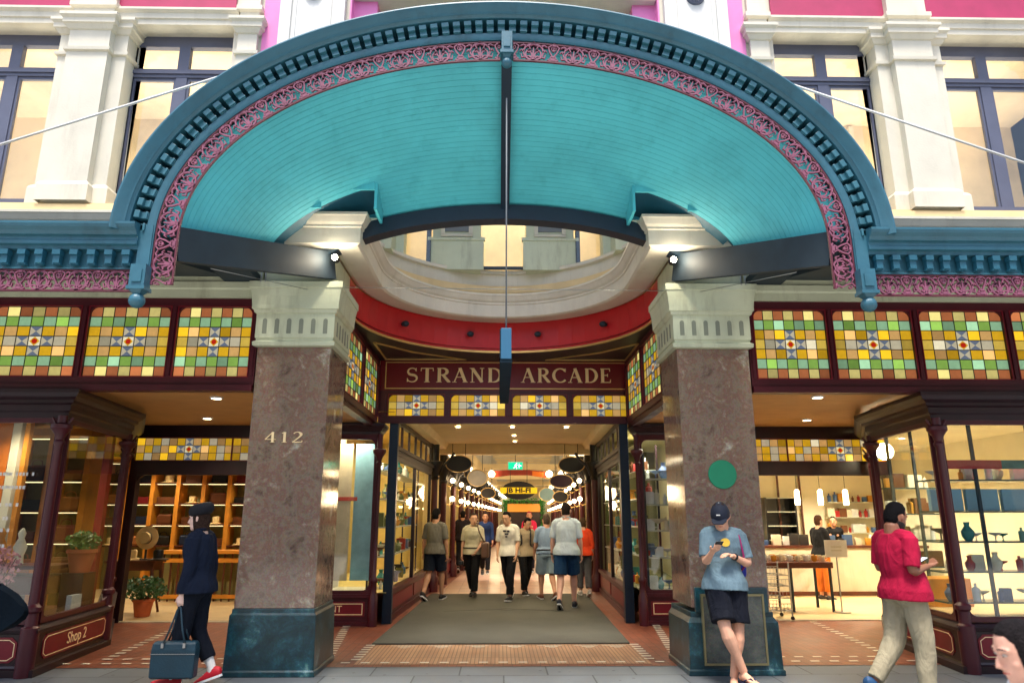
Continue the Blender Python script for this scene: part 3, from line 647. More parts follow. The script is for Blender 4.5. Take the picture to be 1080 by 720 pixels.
def lace(mb, L, H, fn, period=0.34, mpink=0, mcrim=1, d=0.010):
    n = max(1, round(L/period)); p = L/n; w = 0.014
    q = lambda u, v: (u, v)
    mb.m = mcrim
    seg = max(8, int(L/0.09))
    mb.ribbon([(L*k/seg, 0.008) for k in range(seg+1)], 0.016, fn, -d, d)
    mb.ribbon([(L*k/seg, H-0.008) for k in range(seg+1)], 0.014, fn, -d, d)
    mb.m = mpink
    for i in range(n):
        c = (i+0.5)*p; r = H*0.43; cy = H*0.5
        mb.ribbon([(c+r*1.05*math.cos(rad(a)), cy+r*math.sin(rad(a))) for a in range(0, 361, 24)], w, fn, -d, d)
        for s in (-1, 1):        # paired scrolls and leaves inside the ring
            mb.ribbon([(c+s*(0.012+r*0.42*(1-math.cos(rad(a)))*0.8), cy-r*0.55+r*0.55*math.sin(rad(a))+r*0.35*a/200) for a in range(0, 260, 30)], w*0.9, fn, -d*0.8, d*0.8)
            for ang in (35, 80, 130, 180, 235):
                x = c+s*r*0.42+r*0.22*math.cos(rad(ang)); y = cy+r*0.14+r*0.22*math.sin(rad(ang))
                mb.ribbon([(c+s*r*0.42, cy+r*0.14), (x, y)], [0.010, 0.024], fn, -d, d*1.2)
            mb.ribbon([(c+s*r*0.1, cy-r*0.75), (c+s*r*0.45, cy-r*0.5), (c+s*r*0.72, cy-r*0.62)], [0.02, 0.012, 0.006], fn, -d, d)
            mb.ribbon([(c+s*r*1.02, cy), (c+s*(r+p*0.06), cy+H*0.12), (c+s*(r+p*0.10), cy+H*0.02)], [0.016, 0.012, 0.008], fn, -d, d)
            mb.ribbon([(c+s*r*0.9, cy-H*0.25), (c+s*(r+p*0.05), cy-H*0.30), (c+s*(r+p*0.07), cy-H*0.12)], [0.016, 0.012, 0.008], fn, -d, d)
            mb.ribbon([(c+s*r*0.75, cy+H*0.3), (c+s*(r+p*0.02), cy+H*0.38), (c+s*(r+p*0.10), cy+H*0.30)], [0.016, 0.012, 0.008], fn, -d, d)
            e0 = c+s*p/2
            mb.ribbon([(e0-s*0.012+0.011*math.cos(rad(a)), H*0.72+0.016*math.sin(rad(a))) for a in range(0, 361, 60)], 0.007, fn, -d, d)
            mb.ribbon([(c+s*r*0.2, cy+r*0.1), (c+s*r*0.5, cy+r*0.75), (c+s*r*0.15, cy+r*0.9)], 0.010, fn, -d, d)
            e = c+s*p/2
            mb.ribbon([(e-s*0.004, 0.02), (e-s*0.03, H*0.22), (e-s*0.012, H*0.36), (e-s*0.035, H*0.55), (e-s*0.05, H*0.8), (e-s*0.02, H*0.92)], w*0.9, fn, -d, d)
            mb.ribbon([(e-s*0.05, H*0.16), (e-s*0.03, H*0.10), (e-s*0.01, H*0.18)], w, fn, -d, d)
        e = i*p
        for (yy, rr) in ((H*0.16, 0.020), (H*0.30, 0.013), (H*0.62, 0.011), (H*0.9, 0.015)):
            mb.ribbon([(e-rr if e > rr else 0, yy), (e+rr, yy)], rr*1.3, fn, -d*1.2, d*1.2)
        mb.ribbon([(c, cy-r), (c, cy+r*0.55)], [0.03, 0.008], fn, -d, d)
        mb.m = mcrim
        for f in (0.0, 0.5): mb.ribbon([(e+f*p+0.002, H-0.004), (e+f*p+0.002, H+0.022)], 0.018, fn, -d, d)
        mb.m = mpink
HL = 0.205
ip = Arc(ellipse_path(2.872, 1.785, 3.95, legs=3.49))
half = ip.len/2
for nm_, u0, u1 in (('lace', 0.0, half-0.06), ('lace', half+0.06, ip.len)):
    mb = MB()
    def fn(u, v, w, u0=u0): p, n = ip.at(u0+u, v); return (p.x, YF+w, p.y)
    lace(mb, u1-u0, HL, fn, 0.37); cput(mb, 'iron_lace', [M['lace'], M['crimson']])
# keystone block and ball finial, side finials
def finial(x, ztop, zbot, w, r, y=-1.96):
    mb = MB(); mb.box(x-w, x+w, y-0.05, y+0.06, zbot+0.05, ztop); mb.box(x-w-0.012, x+w+0.012, y-0.062, y+0.07, zbot+0.025, zbot+0.055); mb.box(x-w*0.6, x+w*0.6, y-0.06, y-0.05, zbot+0.09, ztop-0.05)
    mb.rings([[(x-a, y-a, z), (x+a, y-a, z), (x+a, y+a, z), (x-a, y+a, z)] for a, z in ((w*0.9, zbot+0.03), (w*0.45, zbot-0.01))])
    mb.ball((x, y, zbot-0.01-r*0.8), r, 16); return cput(mb, 'ball_finial', M['teal'])
finial(0, 5.98, 5.72, 0.05, 0.05)
for s in (-1, 1): finial(s*3.13, 3.64, 3.39, 0.065, 0.066)
# boarded soffit: front ellipse to rear ellipse, lapped boards
n_b, nseg = 30, 64
def soff(t, k, off=0.0):
    a = 3.04*(1-t)+2.46*t; b = 1.94*(1-t)+1.0*t; z0 = 3.97*(1-t)+4.06*t; y = -1.86*(1-t)-0.12*t
    an = PI*k/nseg; return (-(a-off)*math.cos(an), y, z0+(b-off)*math.sin(an))
mb = MB()
for i in range(n_b):
    t0, t1 = i/n_b, (i+1)/n_b
    A0 = [mb.vert(soff(t0, k, 0.0)) for k in range(nseg+1)]; A1 = [mb.vert(soff(t1-0.14/n_b, k, 0.003)) for k in range(nseg+1)]
    A2 = [mb.vert(soff(t1-0.07/n_b, k, -0.024)) for k in range(nseg+1)]; A3 = [mb.vert(soff(t1, k, 0.0)) for k in range(nseg+1)]
    for a, b in ((A0, A1), (A1, A2), (A2, A3)):
        for k in range(nseg):
            xm = abs(soff(t0, k+0.5)[0])
            if t0 > 0.70 and 1.44 < xm < 2.66 and soff(t0, k)[2] > 4.3: continue
            if t0 > 0.3 and soff(t0, k+0.5)[2] < 3.885 + (soff(t0, k)[1]+1.84)/1.76*0.45 - 0.02: continue
            mb.face([a[k], a[k+1], b[k+1], b[k]])
cput(mb, 'boarded_soffit', M['teal_soffit'], recalc=False)
mb = MB()                                                            # roof skin above it
for i in range(6):
    r0 = [soff(i/6, k, -0.12-(0.1*(1-i/6))) for k in range(nseg+1)]; r1 = [soff((i+1)/6, k, -0.12-0.1*(1-(i+1)/6)) for k in range(nseg+1)]
    for k in range(nseg):
        if r0[k][2] > 4.45 and r1[k+1][2] > 4.45: mb.quad(r0[k], r1[k], r1[k+1], r0[k+1])
cput(mb, 'roof_skin', M['teal_dark'], recalc=False)
mb = MB(); e1 = [q for q in ellipse_path(2.46, 1.0, 4.06, n=48) if q[1] > 4.36]
mb.moulding(e1, [(0, -0.13), (0, -0.2), (0.18, -0.2), (0.18, -0.02), (-0.02, -0.02), (-0.02, -0.13)], XZ); cput(mb, 'rear_steel_arch', M['navy'])
mb = MB(); mb.bar((0, -1.86, 5.87), (0, -0.14, 5.04), 0.10, 0.12); cput(mb, 'ridge_beam', M['navy'])
mb = MB()
for s in (-1, 1):
    mb.obox(((s*(2.93+1.97)/2), (-1.84-0.08)/2, (3.885+4.335)/2), (s*-0.96, 1.76, 0.45), (1.76, s*0.96, 0), Vector((s*-0.96, 1.76, 0.45)).cross(Vector((1.76, s*0.96, 0))), 1.03, 0.035, 0.155)
cput(mb, 'steel_beam', M['steel'])
for s in (-1, 1):
    mb = MB(); mb.prism([(-1.8, 3.90), (-0.02, 4.30), (-0.02, 4.55), (-1.8, 4.4)], lambda u, v, w: (w, u, v), s*3.18, s*3.22); cput(mb, 'side_plate', M['steel'])
# turquoise boxing round the stone cornice where it pierces the soffit
mb = MB()
for s in (-1, 1):
    mb.box(s*1.40, s*1.43, -0.62, -0.22, 4.80, 5.20); mb.box(s*1.43, s*2.0, -0.64, -0.61, 5.02, 5.20); mb.box(s*2.0, s*2.60, -0.64, -0.61, 4.80, 5.10)
    mb.box(s*1.40, s*2.66, -0.64, -0.03, 5.20, 5.23); mb.box(s*2.66, s*2.69, -0.64, -0.03, 4.3, 5.2); mb.box(s*1.40, s*2.66, -0.03, -0.005, 4.96, 5.20)
cput(mb, 'soffit_boxing', M['teal_soffit'])

# side awnings
def awning(s):
    t = thing('street_awning', f'straight teal awning trimmed with pink iron lace, {"left" if s < 0 else "right"} of the arch', 'awning', (s*5.5, YF, 3.4))
    def ap(mb, name, m, **k):
        o = mb.build(name, m, None, **k); o.parent = t; o.matrix_parent_inverse = Matrix.Translation(t.location).inverted(); return o
    x0, x1 = s*3.2, s*8.5
    path = [(min(x0, x1), -1.9), (max(x0, x1), -1.9)]
    mb = MB(); mb.moulding(path, [(-0.12, 3.63), (0.0, 3.63), (0.0, 3.645), (-0.02, 3.65), (-0.02, 3.79), (0.03, 3.80), (0.035, 3.83), (0.06, 3.84), (0.06, 3.87), (0.05, 3.88), (0.05, 3.915), (0.075, 3.92), (0.09, 3.95), (0.12, 3.975), (0.13, 4.0), (0.13, 4.02), (0.0, 4.04), (-0.2, 4.04)])
    if True: mb.box(s*3.09, s*3.2, -1.93, -1.8, 3.62, 4.03)
    ap(mb, 'cornice', M['teal'])
    mb = MB(); k = 0; x = 3.28
    while x < 8.4:
        mb.box(s*x-0.028, s*x+0.028, -1.95, -1.92+0.02, 3.665, 3.785); mb.box(s*x-0.034, s*x+0.034, -1.965, -1.9, 3.74, 3.785); mb.box(s*x-0.034, s*x+0.034, -1.94, -1.9, 3.655, 3.672); x += 0.148
    ap(mb, 'modillion_course', M['teal_dark'])
    mb = MB(); fn = lambda u, v, w: ((x0 if s > 0 else x1)+u, -1.88+w, 3.43+v)
    lace(mb, abs(x1-x0), 0.20, fn, 0.34); ap(mb, 'iron_lace', [M['lace'], M['crimson']])
    mb = MB(); xi_ = s*2.80; mb.box(s*2.8, s*3.2, -1.0, -0.02, 4.16, 4.24); xi_ = x0; mb.rings([[(xi_, y, z), (x1, y, z), (x1, y, z+0.1), (xi_, y, z+0.1)] for y, z in ((-1.88, 3.80), (-0.02, 4.22))]); ap(mb, 'deck', M['steel'])
    return t
awning(-1); awning(1)
# stay rods
for s in (-1, 1):
    mb = MB(); mb.tube([(s*2.95, -1.0, 6.2), (s*7.2, -1.0, 4.58)], 0.013, 8)
    tag(mb.build('stay_rod', M['white'], smooth=180), f'thin white steel stay rod slanting down over the {"left" if s < 0 else "right"} awning', 'stay rod')
# hanging blade sign and its rod
t = thing('hanging_sign', 'narrow blue box sign seen edge on, hanging on a thin rod under the arch', 'sign', (0, -0.8, 2.82))
mb = MB(); mb.box(-0.045, 0.045, -1.1, 1.15, 0.03, 0.30); mb.build('sign_box', mat('sign_blue', srgb(36, 92, 124), 0.5, var=0.04), t, bevel=0.004)
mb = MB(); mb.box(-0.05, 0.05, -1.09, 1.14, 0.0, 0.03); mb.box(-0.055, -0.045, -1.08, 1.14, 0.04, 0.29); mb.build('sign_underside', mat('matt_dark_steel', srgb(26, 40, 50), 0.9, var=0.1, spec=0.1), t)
mb = MB(); mb.tube([(0, -1.05, 0.3), (0, -1.05, 2.55)], 0.007, 8); mb.build('hanging_rod', mat('rod_grey', srgb(96, 104, 110), 0.6, var=0.05), t, smooth=180)
# floodlights on the beams
for s in (-1, 1):
    l = thing('floodlight', f'small glowing floodlight above the {"left" if s < 0 else "right"} pillar capital', 'floodlight', (s*1.9, -0.24, 4.36))
    mb = MB(); mb.lathe([(0.001, -0.05), (0.035, -0.05), (0.045, -0.03), (0.045, 0.02), (0.03, 0.04)], (0, 0, 0), 16, 'y'); mb.build('housing', M['black'], l)
    mb = MB(); mb.ball((0, -0.055, 0), 0.033, 12); mb.build('bulb', emitter('flood_bulb', (1, 0.86, 0.62), 60) if s < 0 else bpy.data.materials['flood_bulb'], l)
    mb = MB(); mb.box(-0.01, 0.01, -0.01, 0.12, 0.03, 0.06); mb.build('bracket', M['black'], l)
    d = bpy.data.lights.new('floodlight_beam', 'POINT'); d.energy = 4.5; d.color = (1, 0.86, 0.65); d.shadow_soft_size = 0.03
    o = bpy.data.objects.new('floodlight_beam', d); COL.objects.link(o); o.parent = l; o.location = (0, -0.13, 0)
# thin stay wires across the recess
mb = MB(); mb.tube([(-1.95, -0.02, 4.10), (1.95, -0.02, 4.08)], 0.004, 6); tag(mb.build('tie_wire', M['steel_bright'], smooth=180), 'thin tie wire stretched level between the two pillars', 'wire')
for s in (-1, 1):
    mb = MB(); mb.tube([(s*2.78, -1.4, 3.82), (s*2.2, -0.02, 4.06), ], 0.004, 6); tag(mb.build('bracing_wire', M['steel_bright'], smooth=180), f'slanting bracing wire below the {"left" if s < 0 else "right"} steel beam', 'wire')
    mb = MB()
    for k in (0, 0.05): mb.tube([(s*(2.72+k), -0.10, 4.30), (s*(2.70+k), -0.13, 4.2), (s*(2.72+k), -0.09, 4.05), (s*(2.72+k), -0.07, 4.02)], 0.007, 6)
    tag(mb.build('conduit', M['steel_bright'], smooth=180), f'grey cable loops hooked over the stone band beside the {"left" if s < 0 else "right"} capital', 'conduit')
# ================================================================ stained glass
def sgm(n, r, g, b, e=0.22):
    m = mat('stained_' + n, srgb(r, g, b), 0.25, var=0.10, scale=9, emit=srgb(r, g, b), estr=e); return m  # emission puts the backlight into the glass colour, no lamps behind
SG = {'T': sgm('terracotta', 196, 104, 72), 'C': sgm('cream', 226, 216, 150), 'A': sgm('aqua', 150, 214, 196), 'G': sgm('green', 130, 196, 84), 'Y': sgm('yellow', 246, 196, 24),
      'P': sgm('blush', 226, 178, 132), 'y': sgm('straw', 226, 200, 104), 'L': sgm('lilac', 198, 200, 206), 'B': sgm('blue', 98, 112, 150), 'W': sgm('white', 244, 236, 205), 'R': sgm('ruby', 190, 36, 20, 0.5)}
M['glass_in'] = glass('arcade_glass', refl=0.45)
SGK = list(SG); NS = len(SGK); RGB = {'T': (176, 104, 64), 'C': (210, 196, 120), 'A': (146, 190, 150), 'G': (134, 176, 80), 'Y': (224, 174, 34), 'P': (216, 170, 104), 'y': (216, 184, 80), 'L': (196, 188, 160), 'B': (104, 116, 136), 'W': (244, 236, 205), 'R': (190, 36, 20)}
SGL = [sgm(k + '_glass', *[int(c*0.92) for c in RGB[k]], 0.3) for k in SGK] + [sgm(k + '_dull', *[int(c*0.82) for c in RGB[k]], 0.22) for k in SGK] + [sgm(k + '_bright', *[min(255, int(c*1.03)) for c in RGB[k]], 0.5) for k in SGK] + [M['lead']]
rg_ = random.Random(11)
PAT7 = ["TCTCTCT", "AGAGAGA", "YPYBYPY", "yLB*BLy", "YPYBYPY", "AGAGAGA", "TCTCTCT"]
PAT5 = ["yYPYBYPYy", "LPYBFBYPL", "YLBB*BBLY", "LPYBFBYPL", "yYPYBYPYy"]
PAT4 = ["YPYBYPY", "yLB*BLy", "YPYBYPY"]
def stained(name, parent, x0, x1, z0, z1, fn, pat=PAT7, d=0.006):
    mb = MB(); nr = len(pat); nc = len(pat[0]); cw = (x1-x0)/nc; chh = (z1-z0)/nr
    K = lambda c: SGK.index(c)
    for r in range(nr):
        for c in range(nc):
            ch = pat[r][c]; a = x0+c*cw; b = z1-(r+1)*chh; cx = a+cw/2; cz = b+chh/2
            Q = [(a, b), (a+cw, b), (a+cw, b+chh), (a, b+chh)]
            if ch in 'BF' :
                # blue cell with two pale triangles forming the star
                mb.m = K('B')
                for k in range(4):
                    mb.m = (K('B') if k % 2 == 0 else K('L')) + 0
                    mb.face([mb.vert(fn(*Q[k], 0)), mb.vert(fn(*Q[(k+1) % 4], 0)), mb.vert(fn(cx, cz, 0))])
            elif ch == '*':
                for k in range(4):
                    mb.m = K('W'); q = Q[k]; q2 = Q[(k+1) % 4]; m1 = ((q[0]+q2[0])/2, (q[1]+q2[1])/2)
                    mb.face([mb.vert(fn(*q, 0)), mb.vert(fn(*q2, 0)), mb.vert(fn(cx, cz, 0))])
                mb.m = K('Y'); mb.poly([fn(cx+cw*0.42*math.cos(t*PI/2), cz+chh*0.46*math.sin(t*PI/2), 0.001) for t in range(4)])
                mb.m = K('R'); mb.poly([fn(cx+cw*0.24*math.cos(t*PI/4), cz+chh*0.27*math.sin(t*PI/4), 0.002) for t in range(8)])
            else:
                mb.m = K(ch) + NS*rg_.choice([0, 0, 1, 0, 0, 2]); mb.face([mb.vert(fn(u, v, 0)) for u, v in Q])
    mb.m = len(SGL)-1
    for c in range(nc+1): mb.ribbon([(x0+c*cw, z0), (x0+c*cw, z1)], 0.007, fn, 0.0, d)
    for r in range(nr+1): mb.ribbon([(x0, z0+r*chh), (x1, z0+r*chh)], 0.007, fn, 0.0, d+0.0007)
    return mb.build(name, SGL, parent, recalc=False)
def corner_fill(mb, x, z, sx, sz, r, fn, d0, d1):
    P = [(x, z)] + [(x+sx*r*(1-math.sin(rad(a))), z+sz*r*(1-math.cos(rad(a)))) for a in (90, 70, 50, 30, 10, 0)]
    P = [(x, z), (x+sx*r, z)] + [(x+sx*r*(1-math.sin(rad(a))), z+sz*r*(1-math.cos(rad(a)))) for a in (15, 35, 55, 75)] + [(x, z+sz*r)]
    if sx*sz < 0: P = P[::-1]
    mb.prism(P, fn, d0, d1)
def transom(label, xs, z0, z1, fn, group, pat=PAT7, base=(0, 0, 0), over=(2.97, 3.97), ext=None, fm='maroon', w=0.04, arch=True):
    """xs: list of panel (x0,x1); fn maps local (u,v,out)."""
    t = thing('stained_glass_transom', label, 'stained glass', base, 0, group)
    mb = MB(); e0, e1 = ext
    mb.prism([(e0, over[0]), (e1, over[0]), (e1, z0), (e0, z0)], fn, -0.05, 0.03); mb.prism([(e0, z1), (e1, z1), (e1, over[1]), (e0, over[1])], fn, -0.05, 0.03)
    edges = [e0] + [v for p in xs for v in p] + [e1]
    for k in range(0, len(edges), 2):
        mb.prism([(edges[k], z0), (edges[k+1], z0), (edges[k+1], z1), (edges[k], z1)], fn, -0.05, 0.03)
        c = (edges[k]+edges[k+1])/2; hw = (edges[k+1]-edges[k])*0.22
        if hw > 0.008: mb.prism([(c-hw, z0), (c+hw, z0), (c+hw, z1), (c-hw, z1)], fn, 0.03, 0.045)
    for a, b in xs:
        if arch: corner_fill(mb, a, z1, 1, -1, 0.09, fn, -0.03, 0.028); corner_fill(mb, b, z1, -1, -1, 0.09, fn, -0.03, 0.028)
    mb.build('frame', M[fm], t)
    mb = MB()
    for a, b in xs:
        for (p, q, r, s_) in ((a-0.012, a, z0, z1), (b, b+0.012, z0, z1), (a-0.012, b+0.012, z1, z1+0.012), (a-0.012, b+0.012, z0-0.012, z0)): mb.prism([(p, r), (q, r), (q, s_), (p, s_)], fn, 0.03, 0.036)
    mb.build('red_beading', M['panel_red'], t)
    for a, b in xs: stained('glass_panel', t, a, b, z0, z1, fn, pat)
    return t
FY = 0.06
for s in (-1, 1):
    side = 'left' if s < 0 else 'right'
    xs = [(2.87, 3.70), (3.79, 4.70), (4.80, 5.78), (5.88, 6.86), (6.96, 7.94)]
    xs = sorted((min(s*a, s*b), max(s*a, s*b)) for a, b in xs)
    transom(f'row of large colourful stained glass panels in maroon frames over the {side} shop front', xs, 3.07, 3.87, lambda u, v, d: (u, FY-d, v), 'stained glass rows', over=(2.975, 3.974), ext=(min(s*2.79, s*8.9), max(s*2.79, s*8.9)))
    # return panels on the side wall of the recess
    fnr = lambda u, v, d, s=s: (s*(2.02-d), u, v)
    transom(f'pair of stained glass panels on the {side} side wall of the entrance recess', [(0.98, 2.12), (2.24, 3.38)], 3.09, 3.93, fnr, 'stained glass rows', over=(3.0, 4.02), ext=(0.83, 3.46))
# central name board and its transom
c0 = 0.11
t = thing('name_board', 'dark red name board with gilt serif capitals over the arcade entrance', 'sign', (0, 3.5, 3.5))
NP = Matrix.Translation((0, -3.5, -3.5))
def putw(mb, name, m, par, **k):
    if par.name.startswith('entrance_vestibule') and not k.pop('whole', False):
        for h in halves(mb): o = putw(h, name, m, par, whole=True, **k)
        return o
    k.pop('whole', None)
    o = mb.build(name, m, None, **k); o.parent = par; o.matrix_parent_inverse = Matrix.Translation(par.location).inverted(); return o
mb = MB(); mb.box(-1.99, 2.21, 3.5, 3.56, 3.53, 4.02); putw(mb, 'board', mat('oxblood_board', srgb(112, 14, 26), 0.35, var=0.06), t)
mb = MB()
for a in ((-1.90, 2.12, 3.555, 3.57), (-1.90, 2.12, 3.985, 4.0), (-1.90, -1.885, 3.57, 3.985), (2.105, 2.12, 3.57, 3.985)): mb.box(a[0], a[1], 3.485, 3.5, a[2], a[3])
putw(mb, 'gilt_border', M['gold'], t)
mb = MB(); serif_text(mb, 'STRAND', -1.56, -0.02, 3.665, 0.235, 3.497, 0.018)
serif_text(mb, 'ARCADE', 0.30, 1.76, 3.665, 0.235, 3.497, 0.018)
putw(mb, 'gilt_lettering', M['gilt_paint'], t)
transom('row of four small stained glass panels directly below the name board', [(-1.83, -0.94), (-0.83, 0.04), (0.16, 1.03), (1.14, 2.03)], 3.12, 3.46, lambda u, v, d: (u, 3.52-d, v), 'stained glass rows', pat=PAT4, over=(3.0, 3.53), ext=(-1.99, 2.21))
# recess ceiling behind the red band, with gilt-edged triangular coffers
rc = thing('recess_ceiling', 'dark maroon ceiling behind the curved red band with gilt edged corner panels', 'ceiling', (0, 3, 4.0))
mb = MB(); P = [(R0*math.cos(PI-PI*k/28), CY+R0*math.sin(PI-PI*k/28)) for k in range(29)]
P = [(-2.0, 3.56)] + [(-2.0, 1.0)] + P[1:-1] + [(2.0, 1.0), (2.25, 3.56)]
mb.poly([(x, y, 4.022) for x, y in P]); mb.poly([(x, y, 4.10) for x, y in P][::-1]); putw(mb, 'board', M['maroon_dark'], rc, recalc=False)
mb = MB()
for s in (-1, 1):
    T = [(s*1.88, 2.25), (s*1.88, 3.38), (s*0.6, 3.38), (s*1.4, 2.85)]; T.append(T[0]); T = [(x + (0.1 if s > 0 else 0), y) for x, y in T]
    mb.ribbon(T, 0.035, lambda u, v, w: (u, v, w), 4.005, 4.021)
putw(mb, 'gilt_moulding', M['gold'], rc)
# knobs on the red band
for x in (-1.47, -0.52, 0.55, 1.50):
    y = CY + math.sqrt(R0*R0-x*x); n = Vector((x, y-CY, 0)).normalized()
    mb = MB(); mb.ball((0, 0, 0), 0.055, 12, (1, 1, 0.8)); mb.tube([(0, 0, 0), n*0.1], 0.03, 8)
    o = mb.build('round_boss', M['steel'], smooth=180); o.location = (x*0.975, CY+(y-CY)*0.975, 4.30)
    nm = {-1.47: 'leftmost', -0.52: 'second from the left', 0.55: 'third from the left', 1.50: 'rightmost'}[x]
    tag(o, f'round dark lamp boss on the curved red band, {nm} of the four', 'lamp boss', 'bosses on the red band')

# ================================================================ side entries: ceilings, beams
vest = thing('entrance_vestibule', 'dark timber and tan ceilings and beams of the recessed entries beside and behind the pillars', 'vestibule', (0, 2, 2.9))
mb = MB()
for s in (-1, 1): mb.box(s*2.05, s*9, 0.12, 4.0, 2.985, 3.02)
putw(mb, 'ceiling', M['tan'], vest)
mb = MB()
for s in (-1, 1):
    mb.box(s*2.79, s*9, -0.02, 0.12, 2.90, 2.97); mb.box(s*2.02, s*2.14, 0.85, 3.5, 2.93, 3.0)
putw(mb, 'front_beam', M['maroon'], vest)
# bay windows
def bay(s):
    t = thing('bay_window', f'maroon shop window bay with slim columns and dark cornice at the {"far left" if s < 0 else "far right"}', 'shop window', (s*6.5, 1, 0))
    X = lambda x: s*x
    path = [(X(9.0), 0.06), (X(4.8), 0.06), (X(5.0), 1.8), (X(5.9), 3.6)] if s > 0 else [(-9.0, 0.06), (-4.8, 0.06), (-5.0, 1.8), (-5.9, 3.6)]
    if s > 0: path = path[::-1]
    def pm(name, prof, m, off=0.0, par=t, **k): mb = MB(); mb.moulding(path, prof); return putw(mb, name, m, par, **k)
    pm('base', [(0.10, 0.0), (0.10, 0.07), (0.06, 0.08), (0.05, 0.10), (0.05, 0.40), (0.08, 0.41), (0.09, 0.44), (0.06, 0.47), (0.0, 0.48), (-0.12, 0.48)], M['maroon_dark'], recalc=False)
    pm('entablature', [(-0.08, 2.60), (0.03, 2.60), (0.03, 2.66), (0.05, 2.68), (0.05, 2.74), (0.09, 2.76), (0.09, 2.79), (0.14, 2.82), (0.17, 2.86), (0.17, 2.90), (0.02, 2.92)], M['maroon_dark'], recalc=False)
    pm('display_floor', [(0.0, 0.485), (-1.6, 0.485)], M['floor_beige'], recalc=False) if False else None
    segs = list(zip(path[:-1], path[1:]))
    def fr(a, b):
        a = Vector(a); b = Vector(b); d = (b-a).normalized(); n = Vector((d.y, -d.x)); L = (b-a).length
        return a, b, d, n, L, (lambda u, v, w, a=a, d=d, n=n: (a.x+d.x*u+n.x*w, a.y+d.y*u+n.y*w, v))
    for i, (a, b) in enumerate(segs):
        a, b, d, n, L, fn = fr(a, b)
        big = L > 3
        if big:
            cuts = [0, L-1.45 if s < 0 else 1.45, L] if False else ([0, 1.6, 2.9, L] if s < 0 else [0, 1.3, 2.6, L])
            cuts = [0, L/2, L]
        else: cuts = [0, L]
        for c0_, c1_ in zip(cuts[:-1], cuts[1:]):
            mb = MB(); u0, u1 = c0_+0.05, c1_-0.05; z0, z1 = 0.485, 2.60
            mb.prism([(u0, z0), (u1, z0), (u1, z0+0.05), (u0, z0+0.05)], fn, -0.03, 0.025); mb.prism([(u0, z1-0.05), (u1, z1-0.05), (u1, z1), (u0, z1)], fn, -0.03, 0.025)
            mb.prism([(u0, z0+0.05), (u0+0.035, z0+0.05), (u0+0.035, z1-0.05), (u0, z1-0.05)], fn, -0.03, 0.025); mb.prism([(u1-0.035, z0+0.05), (u1, z0+0.05), (u1, z1-0.05), (u1-0.035, z1-0.05)], fn, -0.03, 0.025)
            for (cx_, cz_, sx_, sz_) in ((u0+0.035, z1-0.05, 1, -1), (u1-0.035, z1-0.05, -1, -1), (u0+0.035, z0+0.05, 1, 1), (u1-0.035, z0+0.05, -1, 1)): corner_fill(mb, cx_, cz_, sx_, sz_, 0.10, fn, -0.02, 0.022)
            f = putw(mb, 'window_frame', M['maroon'], t)
            g = MB(); g.prism([(u0+0.01, z0+0.02), (u1-0.01, z0+0.02), (u1-0.01, z1-0.02), (u0+0.01, z1-0.02)], fn, -0.006, 0.0)
            putw(g, 'pane', M['glass_street' if big else 'glass'], f) if False else None
            o = g.build('pane', M['glass_street'] if big else M['glass'], None); o.parent = f; o.matrix_parent_inverse = Matrix.Translation(t.location).inverted() @ Matrix.Identity(4)
            o.matrix_parent_inverse = Matrix.Identity(4)
            # red panel on the base
            mb = MB(); mb.prism([(u0+0.12, 0.13), (u1-0.12, 0.13), (u1-0.06, 0.18), (u1-0.06, 0.32), (u1-0.12, 0.37), (u0+0.12, 0.37), (u0+0.06, 0.32), (u0+0.06, 0.18)], fn, 0.05, 0.058)
            rp = putw(mb, 'base_panel', M['panel_red'], t)
            mb = MB(); mb.ribbon([(u0+0.14, 0.155), (u1-0.14, 0.155), (u1-0.085, 0.19), (u1-0.085, 0.31), (u1-0.14, 0.345), (u0+0.14, 0.345), (u0+0.085, 0.31), (u0+0.085, 0.19), (u0+0.14, 0.155)], 0.008, fn, 0.058, 0.061)
            o = mb.build('line', M['gilt_paint'], None); o.parent = rp
            if i == (1 if s < 0 else 1) and not big and s < 0 and a.y < 0.5:
                M4 = Matrix.Translation(fn((u0+u1)/2, 0.25, 0.06)) @ Matrix(((d.x, 0, n.x, 0), (d.y, 0, n.y, 0), (0, 1, 0, 0), (0, 0, 0, 1)))
                o = text(None, 'Shop 2', 0.17, M['gilt_paint'], None, M4, ext=0.002, name='gilt_lettering'); o.parent = rp
    # slim columns
    pts = [(X(4.8), 0.03), (X(4.985), 1.8), (X(5.9), 3.58), (X(6.9), 0.03)]
    for k, (x, y) in enumerate(pts):
        mb = MB(); mb.lathe([(0.085, 0.0), (0.085, 0.46), (0.06, 0.48), (0.055, 0.60), (0.075, 0.62), (0.075, 0.66), (0.045, 0.69), (0.040, 2.30), (0.055, 2.32), (0.055, 2.34), (0.042, 2.36), (0.06, 2.42), (0.095, 2.47), (0.105, 2.48), (0.105, 2.52), (0.05, 2.54), (0.05, 2.62)], (x, y-0.03, 0), 16)
        for q in (-1, 1):
            mb.tube([(x+q*0.05, y-0.03, 2.46), (x+q*0.07, y-0.03, 2.54), (x+q*0.11, y-0.03, 2.60)], 0.014, 6)
        putw(mb, 'column', M['maroon'], t, smooth=40)
    return t
bay(-1); bay(1)
